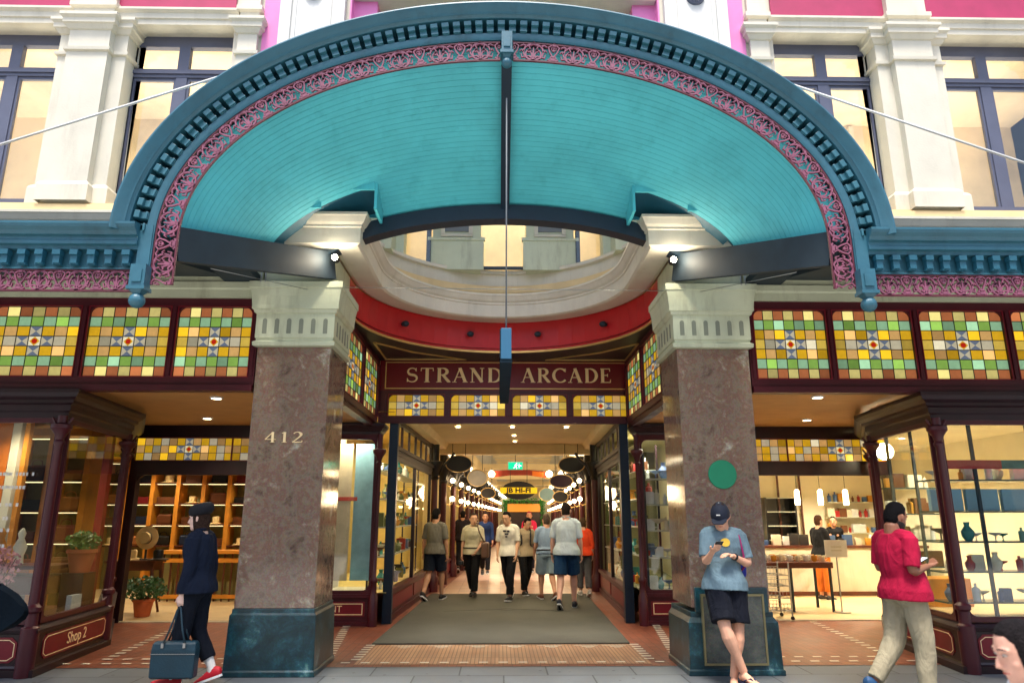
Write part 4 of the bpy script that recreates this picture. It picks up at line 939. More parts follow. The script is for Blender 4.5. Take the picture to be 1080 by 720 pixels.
# inner display windows beside the arcade mouth
for s in (-1, 1):
    t = thing('display_window', f'maroon framed display window between the {"left" if s < 0 else "right"} granite pillar and the dark steel post', 'shop window', (s*2.4, 3.3, 0))
    xa, xb = (-2.75, -1.93) if s < 0 else (2.12, 2.95)
    mb = MB(); mb.box(xa, xb, 3.27, 3.40, 0.0, 0.07); mb.box(xa, xb, 3.30, 3.40, 0.07, 0.40); mb.box(xa, xb, 3.26, 3.40, 0.40, 0.45); putw(mb, 'base', M['maroon'], t)
    mb = MB(); mb.box(xa+0.09, xb-0.09, 3.29, 3.30, 0.14, 0.34); bp_ = putw(mb, 'base_panel', M['panel_red'], t)
    mb = MB()
    for a in ((xa+0.12, xb-0.12, 0.16, 0.172), (xa+0.12, xb-0.12, 0.308, 0.32), (xa+0.12, xa+0.132, 0.172, 0.308), (xb-0.132, xb-0.12, 0.172, 0.308)): mb.box(a[0], a[1], 3.284, 3.29, a[2], a[3])
    o = mb.build('line', M['gilt_paint'], None); o.parent = bp_
    if s < 0:
        o = text(None, 'NT', 0.13, M['gilt_paint'], None, FRONT(-2.44, 3.287, 0.24), ext=0.002, name='lettering'); o.parent = bp_
    mb = MB(); mb.box(xa, xb, 3.28, 3.34, 0.45, 0.50); mb.box(xa, xb, 3.28, 3.34, 2.72, 2.80); mb.box(xa, xa+0.05, 3.28, 3.34, 0.5, 2.72); mb.box(xb-0.05, xb, 3.28, 3.34, 0.5, 2.72)
    fn = lambda u, v, w: (u, 3.31-w, v)
    for (cx_, cz_, sx_, sz_) in ((xa+0.05, 2.72, 1, -1), (xb-0.05, 2.72, -1, -1), (xa+0.05, 0.5, 1, 1), (xb-0.05, 0.5, -1, 1)): corner_fill(mb, cx_, cz_, sx_, sz_, 0.09, fn, -0.02, 0.022)
    f = putw(mb, 'window_frame', M['maroon'], t)
    g = MB(); g.box(xa+0.02, xb-0.02, 3.31, 3.316, 0.47, 2.75); o = g.build('pane', M['glass_street'], None); o.parent = f
    mb = MB(); mb.moulding([(xa, 3.30), (xb, 3.30), (xb, 3.62)] if s < 0 else [(xa, 3.62), (xa, 3.30), (xb, 3.30)], [(-0.03, 2.80), (0.02, 2.80), (0.03, 2.84), (0.05, 2.85), (0.08, 2.90), (0.10, 2.92), (0.10, 2.96), (0.0, 2.995)]); putw(mb, 'cornice', M['maroon_dark'], t)
    xc = -1.90 if s < 0 else 2.09
    mb = MB(); mb.lathe([(0.07, 0.0), (0.07, 0.42), (0.05, 0.45), (0.045, 0.60), (0.06, 0.62), (0.06, 0.66), (0.036, 0.69), (0.034, 2.34), (0.05, 2.36), (0.034, 2.38), (0.055, 2.45), (0.09, 2.50), (0.10, 2.52), (0.10, 2.56), (0.045, 2.58), (0.045, 2.80)], (xc, 3.27, 0), 16); putw(mb, 'column', M['maroon'], t, smooth=40)
    # steel post
    xp = -1.73 if s < 0 else 1.935
    mb = MB(); mb.box(xp-0.07, xp+0.07, 3.52, 3.66, 0.0, 3.0); tag(mb.build('steel_post', M['navy'], bevel=0.006), f'square dark navy steel post on the {"left" if s < 0 else "right"} of the arcade mouth', 'post')
# recessed shop doorways with a stained strip above
for s in (-1, 1):
    side = 'left' if s < 0 else 'right'
    xs = (-5.9, -2.75) if s < 0 else (2.95, 6.3)
    n = 3; wv = (xs[1]-xs[0])/n
    t = transom(f'low stained glass strip over the recessed doorway of the {side} shop', [(xs[0]+0.04+k*wv, xs[0]+k*wv+wv-0.04) for k in range(n)] if False else [(xs[0]+0.05, (xs[0]+xs[1])/2), ((xs[0]+xs[1])/2, xs[1]-0.05)], 2.43, 2.78, lambda u, v, d: (u, 3.72-d, v), 'stained glass rows', pat=["YPYLPYBPYLPY", "PYLPYB*BPYLP", "YLPYPYBYPYLY"], over=(2.20, 2.985), ext=xs, fm='maroon_dark', arch=False)
    t = thing('shop_doorway', f'open dark timber doorway frame of the {side} shop set back behind the pillar', 'doorway', (s*4.3, 3.8, 0))
    mb = MB(); mb.box(xs[0], xs[0]+0.12, 3.68, 3.82, 0, 2.2); mb.box(xs[1]-0.12, xs[1], 3.68, 3.82, 0, 2.2); 
    fn = lambda u, v, w: (u, 3.74-w, v)
    corner_fill(mb, xs[0]+0.12, 2.2, 1, -1, 0.14, fn, -0.03, 0.03); corner_fill(mb, xs[1]-0.12, 2.2, -1, -1, 0.14, fn, -0.03, 0.03); putw(mb, 'door_frame', M['maroon_dark'], t)
    mb = MB(); mb.box(xs[0]+0.12, xs[1]-0.12, 3.70, 3.80, 0.0, 0.02); putw(mb, 'threshold', mat('stone_threshold', srgb(190, 176, 150), 0.5) if s < 0 else bpy.data.materials['stone_threshold'], t)
# downlights
def downlight(x, y, z, label, e=25, r=0.075, light=True):
    l = thing('downlight', label, 'downlight', (x, y, z), group='recessed downlights')
    mb = MB(); mb.lathe([(0.001, -0.012), (r*0.75, -0.012), (r*0.78, -0.002)], (0, 0, 0), 18); mb.build('bulb', M['lamp'], l)
    mb = MB(); mb.lathe([(r*0.8, -0.002), (r*0.8, -0.02), (r, -0.016), (r*1.08, -0.004), (r*1.08, 0.0)], (0, 0, 0), 22, caps=False); mb.build('trim_ring', M['white'], l)
    if light:
        d = bpy.data.lights.new('downlight_beam', 'SPOT'); d.energy = e; d.spot_size = rad(130); d.spot_blend = 0.6; d.color = (1, 0.84, 0.58); d.shadow_soft_size = 0.07
        o = bpy.data.objects.new('downlight_beam', d); COL.objects.link(o); o.parent = l; o.location = (0, 0, -0.04)
downlight(-3.55, 0.95, 2.985, 'glowing downlight in the tan ceiling to the left of the left pillar', 70)
downlight(3.85, 0.75, 2.985, 'glowing downlight in the tan ceiling to the right of the right pillar', 70)
downlight(-4.4, 2.8, 2.985, 'glowing downlight deep in the left entry close to the doorway', 40)
downlight(4.6, 2.8, 2.985, 'glowing downlight deep in the right entry close to the doorway', 40)

# ================================================================ arcade passage
arc = thing('arcade_passage', 'long bright shopping arcade interior with galleries and rows of shop fronts behind the entrance', 'arcade', (0.3, 20, 0))
def acp(mb, name, m, **k):
    return putw(mb, name, m, arc, **k)
def sx(xa, y): return CX(y) + xa
mb = MB()                                                            # cream entrance ceiling and end beam
mb.poly([(sx(-2.1, 3.56), 3.56, 3.26), (sx(2.1, 3.56), 3.56, 3.26), (sx(2.1, 9.3), 9.3, 3.26), (sx(-2.1, 9.3), 9.3, 3.26)])
mb.box(sx(-2.1, 9.3), sx(2.1, 9.3), 9.3, 9.6, 3.02, 3.6)
for s in (-1, 1):
    mb.prism([(0, 3.12), (0.14, 3.14), (0.2, 3.26), (0, 3.26)] if s < 0 else [(0, 3.12), (-0.14, 3.14), (-0.2, 3.26), (0, 3.26)], lambda u, v, w, s=s: (sx(s*1.80, w)+u, w, v), 3.56, 9.3)
mb.box(-1.4+0.1, 1.4+0.1, 3.6, 3.7, 3.16, 3.26)
acp(mb, 'entrance_ceiling', M['ceil'], recalc=False)
for i, (xa, y) in enumerate([(-1.05, 4.6), (0, 4.6), (1.05, 4.6), (-1.05, 5.9), (0, 5.9), (1.05, 5.9), (0, 7.4), (0, 8.6)]):
    downlight(sx(xa, y), y, 3.255, f'small downlight in the cream arcade ceiling, {["left", "centre", "right"][int(round(xa/1.05))+1]} of the row {["nearest the sign", "second from the sign", "third from the sign", "by the far beam"][[4.6, 5.9, 7.4, 8.6].index(y)]}', 32, 0.06)
# shop fronts each side, bay by bay
def shopfront(s, y0, y1, label, light_e=0):
    t = thing('arcade_shopfront', label, 'shop front', (sx(s*1.9, (y0+y1)/2), (y0+y1)/2, 0), group='shop fronts inside the arcade')
    fn = lambda u, v, w: (sx(s*(1.86-w), y0+u), y0+u, v)
    L = y1-y0
    def wp(mb, name, m, par=t, **k):
        o = mb.build(name, m, None, **k); o.parent = par
        if par is t: o.matrix_parent_inverse = Matrix.Translation(t.location).inverted()
        return o
    B = lambda mb, u0, u1, z0, z1, w0, w1: mb.prism([(u0, z0), (u1, z0), (u1, z1), (u0, z1)], fn, w0, w1)
    mb = MB(); B(mb, 0, L, 0, 0.10, -0.05, 0.06); B(mb, 0, L, 0.10, 0.42, -0.05, 0.03); B(mb, 0, L, 0.42, 0.48, -0.05, 0.07); wp(mb, 'base', M['maroon'])
    mb = MB()
    k = max(1, int(L/1.4)); pw = L/k
    for i in range(k): B(mb, i*pw+0.1, (i+1)*pw-0.1, 0.16, 0.37, 0.03, 0.042)
    wp(mb, 'base_panel', M['panel_red'])
    mb = MB()
    for i in range(k+1): B(mb, max(0, i*pw-0.035), min(L, i*pw+0.035), 0.48, 2.45, -0.03, 0.03)
    B(mb, 0, L, 2.45, 2.52, -0.03, 0.04); B(mb, 0, L, 2.60, 2.66, -0.03, 0.09); B(mb, 0, L, 2.52, 2.60, -0.03, 0.05); B(mb, 0, L, 3.04, 3.12, -0.03, 0.04)
    for i in range(k*3+1): B(mb, max(0, i*pw/3-0.02), min(L, i*pw/3+0.02), 2.66, 3.04, -0.02, 0.02)
    f = wp(mb, 'window_frame', M['maroon_dark'])
    g = MB(); g.poly([fn(u, z, 0) for u, z in ((0.02, 0.46), (L-0.02, 0.46), (L-0.02, 3.06), (0.02, 3.06))]); wp(g, 'pane', M['glass_in'], f, recalc=False)
    return t, fn
goods_cols = [mat('goods_%s' % n, srgb(*c), 0.5, var=0.1) for n, c in (('amber', (214, 150, 50)), ('ivory', (236, 226, 200)), ('olive', (110, 112, 60)), ('red', (170, 40, 36)), ('teal', (60, 140, 136)), ('charcoal', (44, 42, 46)), ('brown', (110, 66, 36)), ('white', (230, 232, 230)), ('blue', (70, 100, 150)))]
M['shelf'] = mat('glass_shelf', srgb(186, 190, 176), 0.3, var=0.03)
M['shopwall'] = mat('shop_wall_yellow', srgb(222, 196, 120), 0.7, var=0.08)
M['shopwall_dark'] = mat('shop_wall_green', srgb(128, 128, 92), 0.7, var=0.12)
rnd = random.Random(4)
def vase(mb, c, h, kind):
    x, y, z = c
    if kind == 0: mb.lathe([(h*0.16, 0), (h*0.3, h*0.25), (h*0.33, h*0.5), (h*0.12, h*0.8), (h*0.16, h)], c, 10)
    elif kind == 1: mb.lathe([(h*0.2, 0), (h*0.22, h*0.7), (h*0.08, h*0.8), (h*0.08, h)], c, 10)
    elif kind == 2: mb.rings([[(x-h*.35*a, y-h*.2*a, z+q), (x+h*.35*a, y-h*.2*a, z+q), (x+h*.35*a, y+h*.2*a, z+q), (x-h*.35*a, y+h*.2*a, z+q)] for a, q in ((0.9, 0), (1, h*0.05), (1, h*0.8), (0.93, h*0.86))])
    else: mb.lathe([(h*0.12, 0), (h*0.05, h*0.1), (h*0.05, h*0.4), (h*0.45, h*0.6), (h*0.5, h*0.7)], c, 12)
def display(name, x0, x1, y0, y1, zs, label, n=6, hh=0.2, group=None, back=None, cols=None, frame='maroon_dark', uprights=True):
    """shelf unit with countable goods on it, the goods tagged as things of their own"""
    cx, cy = (x0+x1)/2, (y0+y1)/2
    t = thing('display_shelves', label, 'shelves', (cx, cy, 0))
    mb = MB()
    for z in zs: mb.box(x0, x1, y0, y1, z-0.02, z)
    putw(mb, 'shelf', M['shelf'], t)
    if uprights:
        mb = MB()
        for x in (x0, x1):
            for y in (y0, y1): mb.box(x-0.015, x+0.015, y-0.015, y+0.015, 0.01, zs[-1]+0.4)
        putw(mb, 'upright', M[frame], t)
    return t
SHAPES = ('urn', 'bottle', 'box', 'footed bowl')
def goods_row(rows, where, group, hrange=(0.12, 0.26), cols=None, kinds=(0, 1, 2, 3), order='left', tiers=('lowest', 'second', 'third', 'fourth', 'top')):
    """rows: per shelf (bottom first) a list of points; every piece gets its own label"""
    for r, row in enumerate(rows):
        for i, (x, y, z) in enumerate(row):
            h = rnd.uniform(*hrange); kd = rnd.choice(kinds); mb = MB(); vase(mb, (0, 0, 0), h, kd); m_ = goods_cols[rnd.choice(cols) if cols else rnd.randrange(len(goods_cols))]
            o = mb.build(SHAPES[kd].replace(' ', '_'), m_, smooth=40); o.location = (x, y, z)
            tag(o, f'{m_.name.split(".")[0][6:]} {SHAPES[kd]}, {ORD[i]} from {order} on {tiers[r]} tier {where}', SHAPES[kd], group)
spans = [(3.7, 5.9, 'nearest the street'), (5.9, 8.0, 'second from the street')]
for s in (-1, 1):
    side = 'left' if s < 0 else 'right'
    for (a, b, w_) in spans: shopfront(s, a, b, f'glazed shop front with maroon base on the {side} of the arcade, {w_}')
    mb = MB()                                                        # room behind
    xo, xi = sx(s*3.3, 6), sx(s*1.95, 6)
    mb.quad((xo, 3.45, 0), (xo, 8.4, 0), (xo, 8.4, 3.2), (xo, 3.45, 3.2)); mb.quad((xo, 8.4, 0), (xi, 8.4, 0), (xi, 8.4, 3.2), (xo, 8.4, 3.2)); mb.quad((xo, 3.45, 3.18), (xi-s*0.02, 3.45, 3.18), (xi, 8.4, 3.18), (xo, 8.4, 3.18)); mb.quad((xo, 3.45, 0.45), (xi, 3.45, 0.45), (xi, 8.4, 0.45), (xo, 8.4, 0.45))
    acp(mb, 'shop_room', M['shopwall'] if s < 0 else M['shopwall_dark'], recalc=False)
    arealight('shop_window_light', (sx(s*2.6, 6), 5.4, 3.1), 0.8, 4, 45, (1, 0.84, 0.5))
    zs = (0.95, 1.4, 1.85, 2.3)
    display('d', min(sx(s*2.32, 6), sx(s*2.02, 6)), max(sx(s*2.32, 6), sx(s*2.02, 6)), 3.9, 7.9, zs, f'long tiers of shelves behind the {side} arcade window')
    rows = [[(sx(s*rnd.uniform(2.08, 2.25), 6), 4.05+k*0.22+rnd.uniform(-.04, .04), z) for k in range(17)] for z in (0.45,)+zs]
    goods_row(rows, f'in {side} arcade window', f'homewares behind the {side} arcade window', order='street')
# further bays
NB = 15
for s in (-1, 1):
    side = 'left' if s < 0 else 'right'
    for i in range(NB):
        y0 = 9.6 + i*3.0
        if i < 8: shopfront(s, y0+0.25, y0+2.9, f'{side} hand glazed arcade shop front, {["just past the cream beam", "second past the cream beam", "third past the beam", "fourth past the beam", "fifth past the beam", "sixth past the beam", "seventh past the beam", "eighth past the beam"][i]}')
mb = MB(0)
for s in (-1, 1):
    mb.m = 0; mb.poly([(sx(s*3.0, 8.5), 8.5, 0), (sx(s*3.0, 60), 60, 0), (sx(s*3.0, 60), 60, 3.2), (sx(s*3.0, 8.5), 8.5, 3.2)])
    mb.m = 1
    mb.rings([[(sx(s*x, y), y, z) for x, z in ((3.0, 3.2), (1.45, 3.2), (1.45, 3.5), (3.0, 3.5))] for y in (9.61, 60)])      # gallery slab
    mb.m = 2; mb.poly([(sx(s*3.0, 9.6), 9.6, 3.5), (sx(s*3.0, 60), 60, 3.5), (sx(s*3.0, 60), 60, 9), (sx(s*3.0, 9.6), 9.6, 9)])
mb.m = 2; mb.quad((sx(-3, 55), 55, 0), (sx(3, 55), 55, 0), (sx(3, 55), 55, 9), (sx(-3, 55), 55, 9))
acp(mb, 'hall_walls', [M['shopwall'], M['ceil'], M['cream']], recalc=False)
mb = MB()
for k in range(24):
    for s in (-1, 1): mb.box(sx(s*1.75-0.28, 10.5+k*2), sx(s*1.75+0.12, 10.5+k*2), 10.2+k*2, 11.6+k*2, 3.18, 3.197)
acp(mb, 'light_panels', M['lamp_soft'])
mb = MB()
for k in range(7): y = 12+k*6.5; mb.box(sx(-1.45, y), sx(1.45, y), y, y+0.35, 3.25, 3.45); 
mb.quad((sx(-3, 9.6), 9.6, 9), (sx(3, 9.6), 9.6, 9), (sx(3, 60), 60, 9), (sx(-3, 60), 60, 9))
for k in range(25): mb.box(sx(-1.45, 11+k*1.8), sx(1.45, 11+k*1.8), 11+k*1.8, 11.1+k*1.8, 4.4, 4.5)
acp(mb, 'cross_beams', M['ceil'])
for k in range(6): arealight('hall_skylight', (sx(0, 14+k*8), 14+k*8, 8.6), 3, 6, 45, (1, 0.88, 0.7))
# arcade columns with paired globe lamps
def acolumn(s, y, h=2.75, lamps=True, cap=True):
    x = sx(s*1.78, y)
    t = thing('arcade_column', f'maroon timber column with bracketed lamps, {"left" if s < 0 else "right"} side of the arcade', 'column', (x, y, 0), group=f'columns down the {"left" if s < 0 else "right"} side of the arcade')
    mb = MB(); mb.lathe([(0.13, 0), (0.13, 0.30), (0.10, 0.34), (0.09, 0.42), (0.075, 0.5), (0.07, h-0.4)], (0, 0, 0), 14); mb.build('shaft', M['maroon'], t, smooth=40)
    mb = MB(); mb.lathe([(0.075, h-0.4), (0.10, h-0.36), (0.08, h-0.32), (0.11, h-0.22), (0.17, h-0.06), (0.18, h-0.02), (0.18, h), (0.09, h+0.02), (0.09, 3.19)], (0, 0, 0), 14)
    mb.tube([(-s*0.08, 0, h-0.3), (-s*0.16, 0, h-0.1), (-s*0.34, 0, h+0.06), (-s*0.42, 0, h+0.2)], 0.03, 6); mb.build('capital', M['black'], t, smooth=40)
    if lamps:
        mb = MB()
        for z in (2.42, 1.98):
            mb.tube([(-s*0.06, 0, z-0.12), (-s*0.16, 0, z-0.15), (-s*0.22, 0, z-0.10)], 0.012, 6)
        mb.build('lamp_bracket', M['gold'], t)
        for z in (2.42, 1.98):
            mb = MB(); mb.ball((-s*0.22, 0, z), 0.058, 12); mb.build('globe', M['globe'], t, smooth=180)
    return t
M['globe'] = emitter('globe_lamp', (1.0, 0.72, 0.38), 9.0)
for s in (-1, 1):
    acolumn(s, 8.2, lamps=False)
    for k in range(14): acolumn(s, 9.9+k*1.9+ (k*0.35), lamps=True)
for y, e in ((12, 90), (17, 90), (24, 120), (32, 150)):
    for s in (-1, 1):
        d = bpy.data.lights.new('globe_glow', 'POINT'); d.energy = e*0.22; d.color = (1, 0.72, 0.42); d.shadow_soft_size = 0.2
        o = bpy.data.objects.new('globe_glow', d); COL.objects.link(o); o.location = (sx(s*1.2, y), y, 2.2)
# hanging signs in the arcade
def ovalsign(x, y, z, w, h, label, m, board=None, rz=0):
    t = thing('hanging_oval_sign', label, 'sign', (x, y, z), rz, group='oval signs hanging in the arcade')
    mb = MB(); mb.prism([(w/2*math.cos(rad(a)), h/2*math.sin(rad(a))) for a in range(0, 360, 12)], lambda u, v, d: (u, d, v), -0.03, 0.03); mb.build('board', m, t)
    mb = MB(); mb.ribbon([(w/2*math.cos(rad(a)), h/2*math.sin(rad(a))) for a in range(0, 361, 12)], 0.02, lambda u, v, d: (u, d, v), -0.036, 0.036); mb.build('rim', M['gold'] if board is None else M['black'], t)
    mb = MB(); 
    for q in (-1, 1): mb.tube([(q*w*0.25, 0, h/2*0.8), (q*w*0.25, 0, 3.2-z)], 0.008, 6)
    mb.build('hanger', M['black'], t); return t
t = ovalsign(sx(0, 14), 14.0, 2.335, 1.02, 0.52, 'black oval sign with a yellow lettered band hanging in the middle of the arcade', M['black'], board=1)
mb = MB(); mb.box(-0.56, 0.56, -0.05, -0.03, -0.095, 0.085); mb.build('yellow_band', emitter('sign_yellow', srgb(250, 210, 20), 0.15), t)
o = text(None, 'JB HI-FI', 0.19, M['black'], None, FRONT(0, -0.052, -0.005), ext=0.004, off=0.008, name='lettering', sx=1.25); o.parent = t
dk = M['black']
ovalsign(sx(-1.3, 8.7), 8.7, 2.74, 0.6, 0.38, 'large black oval sign hanging on the left just before the beam', dk)
ovalsign(sx(-1.0, 10.5), 10.5, 2.52, 0.5, 0.42, 'pale oval sign hanging on the left behind the black one', mat('pale_sign', srgb(150, 136, 110), 0.6))
ovalsign(sx(1.3, 8.7), 8.7, 2.72, 0.6, 0.36, 'large black oval sign hanging on the right just before the beam', dk)
ovalsign(sx(1.15, 10.8), 10.8, 2.45, 0.6, 0.34, 'dark red oval sign hanging on the right behind the black one', M['maroon_dark'])
ovalsign(sx(-1.1, 17), 17, 2.35, 0.5, 0.36, 'small dark oval sign deeper in the arcade on the left', dk)
ovalsign(sx(1.35, 16), 16, 2.2, 0.5, 0.36, 'small dark oval sign deeper in the arcade on the right', dk)
ovalsign(sx(1.0, 20), 20, 2.4, 0.6, 0.5, 'pale blue oval sign deeper in the arcade on the right', mat('pale_blue_sign', srgb(150, 190, 200), 0.5, var=0.05))
t = thing('exit_sign', 'small green illuminated exit sign hanging below the arcade ceiling beam', 'exit sign', (sx(-0.02, 9.9), 9.9, 2.78))
mb = MB(); mb.box(-0.19, 0.19, -0.03, 0.03, -0.1, 0.1); mb.build('housing', M['white'], t, bevel=0.004)
mb = MB(); mb.box(-0.175, 0.175, -0.034, -0.03, -0.085, 0.085); mb.build('green_face', M['exit_green'], t)
mb = MB()
f = lambda u, v, d: (u, -0.034-d, v)
mb.ribbon([(0.02, 0.03), (0.0, -0.02)], 0.03, f, 0, 0.002); mb.ribbon([(0.0, -0.02), (0.035, -0.04), (0.03, -0.075)], 0.014, f, 0, 0.0025); mb.ribbon([(0.0, -0.02), (-0.02, -0.045), (-0.05, -0.05)], 0.014, f, 0, 0.003); mb.ribbon([(0.02, 0.03), (0.05, 0.01)], 0.012, f, 0, 0.0035); mb.ribbon([(0.015, 0.03), (-0.02, 0.02)], 0.012, f, 0, 0.004); mb.lathe([(0.013, -0.037), (0.013, -0.034)], (0.03, 0, 0.055), 10, 'y')
mb.ribbon([(0.08, 0.0), (0.15, 0.0)], 0.02, f, 0, 0.002); mb.ribbon([(0.09, -0.06), (0.09, 0.06)], 0.008, f, 0, 0.003)
mb.build('running_figure', emitter('exit_white', (0.9, 1, 0.95), 1.5), t)
mb = MB(); mb.tube([(0, 0, 0.1), (0, 0, 0.3)], 0.008, 6); mb.build('hanger', M['black'], t)
t = thing('shop_banner', 'red and orange banner spanning the arcade between two globe lamps', 'banner', (sx(0, 15.9), 15.9, 2.93))
mb = MB(); mb.prism([(-0.86, -0.10), (-0.3, -0.04), (0.3, -0.04), (0.9, -0.12), (0.9, 0.08), (0.3, 0.14), (-0.3, 0.14), (-0.86, 0.1)], lambda u, v, d: (u, d, v), -0.02, 0.02); mb.build('cloth', mat('banner_red', srgb(170, 60, 40), 0.6, var=0.2), t)
mb = MB(); mb.prism([(0.42, -0.06), (0.8, -0.1), (0.8, 0.06), (0.42, 0.1)], lambda u, v, d: (u, -0.022+d, v), -0.004, 0.0); mb.build('orange_patch', mat('banner_orange', srgb(250, 130, 40), 0.6), t)
for x in (-0.92, 0.98):
    o = MB().ball((0, 0, 0), 0.11, 14).build('globe_lamp', M['globe'], smooth=180); o.location = (sx(x, 15.8), 15.8, 2.93); tag(o, f'glowing globe lamp at the {"left" if x < 0 else "right"} end of the red banner', 'lamp')
# green framed shop at the far end
t = thing('kiosk', 'kiosk wreathed in green leaves with golden fascia at the far end of the arcade', 'kiosk', (sx(0.0, 34), 34, 0))
mb = MB(); mb.box(-0.95, 0.95, -0.05, 0.2, 1.85, 2.3); mb.build('fascia', emitter('gold_fascia', srgb(226, 150, 50), 0.12), t)
mb = MB(); mb.box(-1.15, 1.15, 0.2, 1.5, 0, 2.5); mb.build('counter', M['maroon_dark'], t)
mb = MB()
r_ = random.Random(3)
for k in range(900):
    u = r_.uniform(-1.2, 1.2); v = r_.choice([r_.uniform(2.3, 2.6), None, None])
    if v is None: u = r_.choice([-1, 1])*r_.uniform(0.95, 1.25); v = r_.uniform(0.2, 2.5)
    mb.obox((u, -0.1+r_.uniform(-.1, .1), v), (r_.uniform(-1, 1), r_.uniform(-1, 1), r_.uniform(-1, 1)), (r_.uniform(-1, 1), 1, 0.2), (0, 0.3, 1), 0.05, 0.03, 0.004)
mb.build('foliage', mat('foliage_green', srgb(50, 150, 50), 0.6, var=0.3, scale=4), t)
# ================================================================ people
def fused(mb, name, m, voxel, smooth=3, wrinkle=0.0, wscale=9.0, parent=None):
    """union of overlapping tubes into one continuous surface"""
    o = mb.build(name + '_tmp', m)
    r = o.modifiers.new('r', 'REMESH'); r.mode = 'VOXEL'; r.voxel_size = voxel
    s = o.modifiers.new('s', 'SMOOTH'); s.factor = 0.5; s.iterations = smooth
    dg = bpy.context.evaluated_depsgraph_get(); me = bpy.data.meshes.new_from_object(o.evaluated_get(dg))
    bpy.data.objects.remove(o)
    if wrinkle:
        nr = [v.normal.copy() for v in me.vertices]
        for v, n in zip(me.vertices, nr):
            c = v.co
            k = mnoise.noise(Vector((c.x*wscale, c.y*wscale, c.z*wscale*0.55))) + 0.6*mnoise.noise(Vector((c.x*wscale*2.3+5, c.y*wscale*2.3, c.z*wscale*1.2)))
            v.co = c + n*k*wrinkle
    me.polygons.foreach_set("use_smooth", [True]*len(me.polygons))
    me.materials.clear(); me.materials.append(m)
    ob = bpy.data.objects.new(name, me); COL.objects.link(ob)
    if parent is not None: ob.parent = parent
    return ob
V = Vector
def nz(v): return Vector(v).normalized()
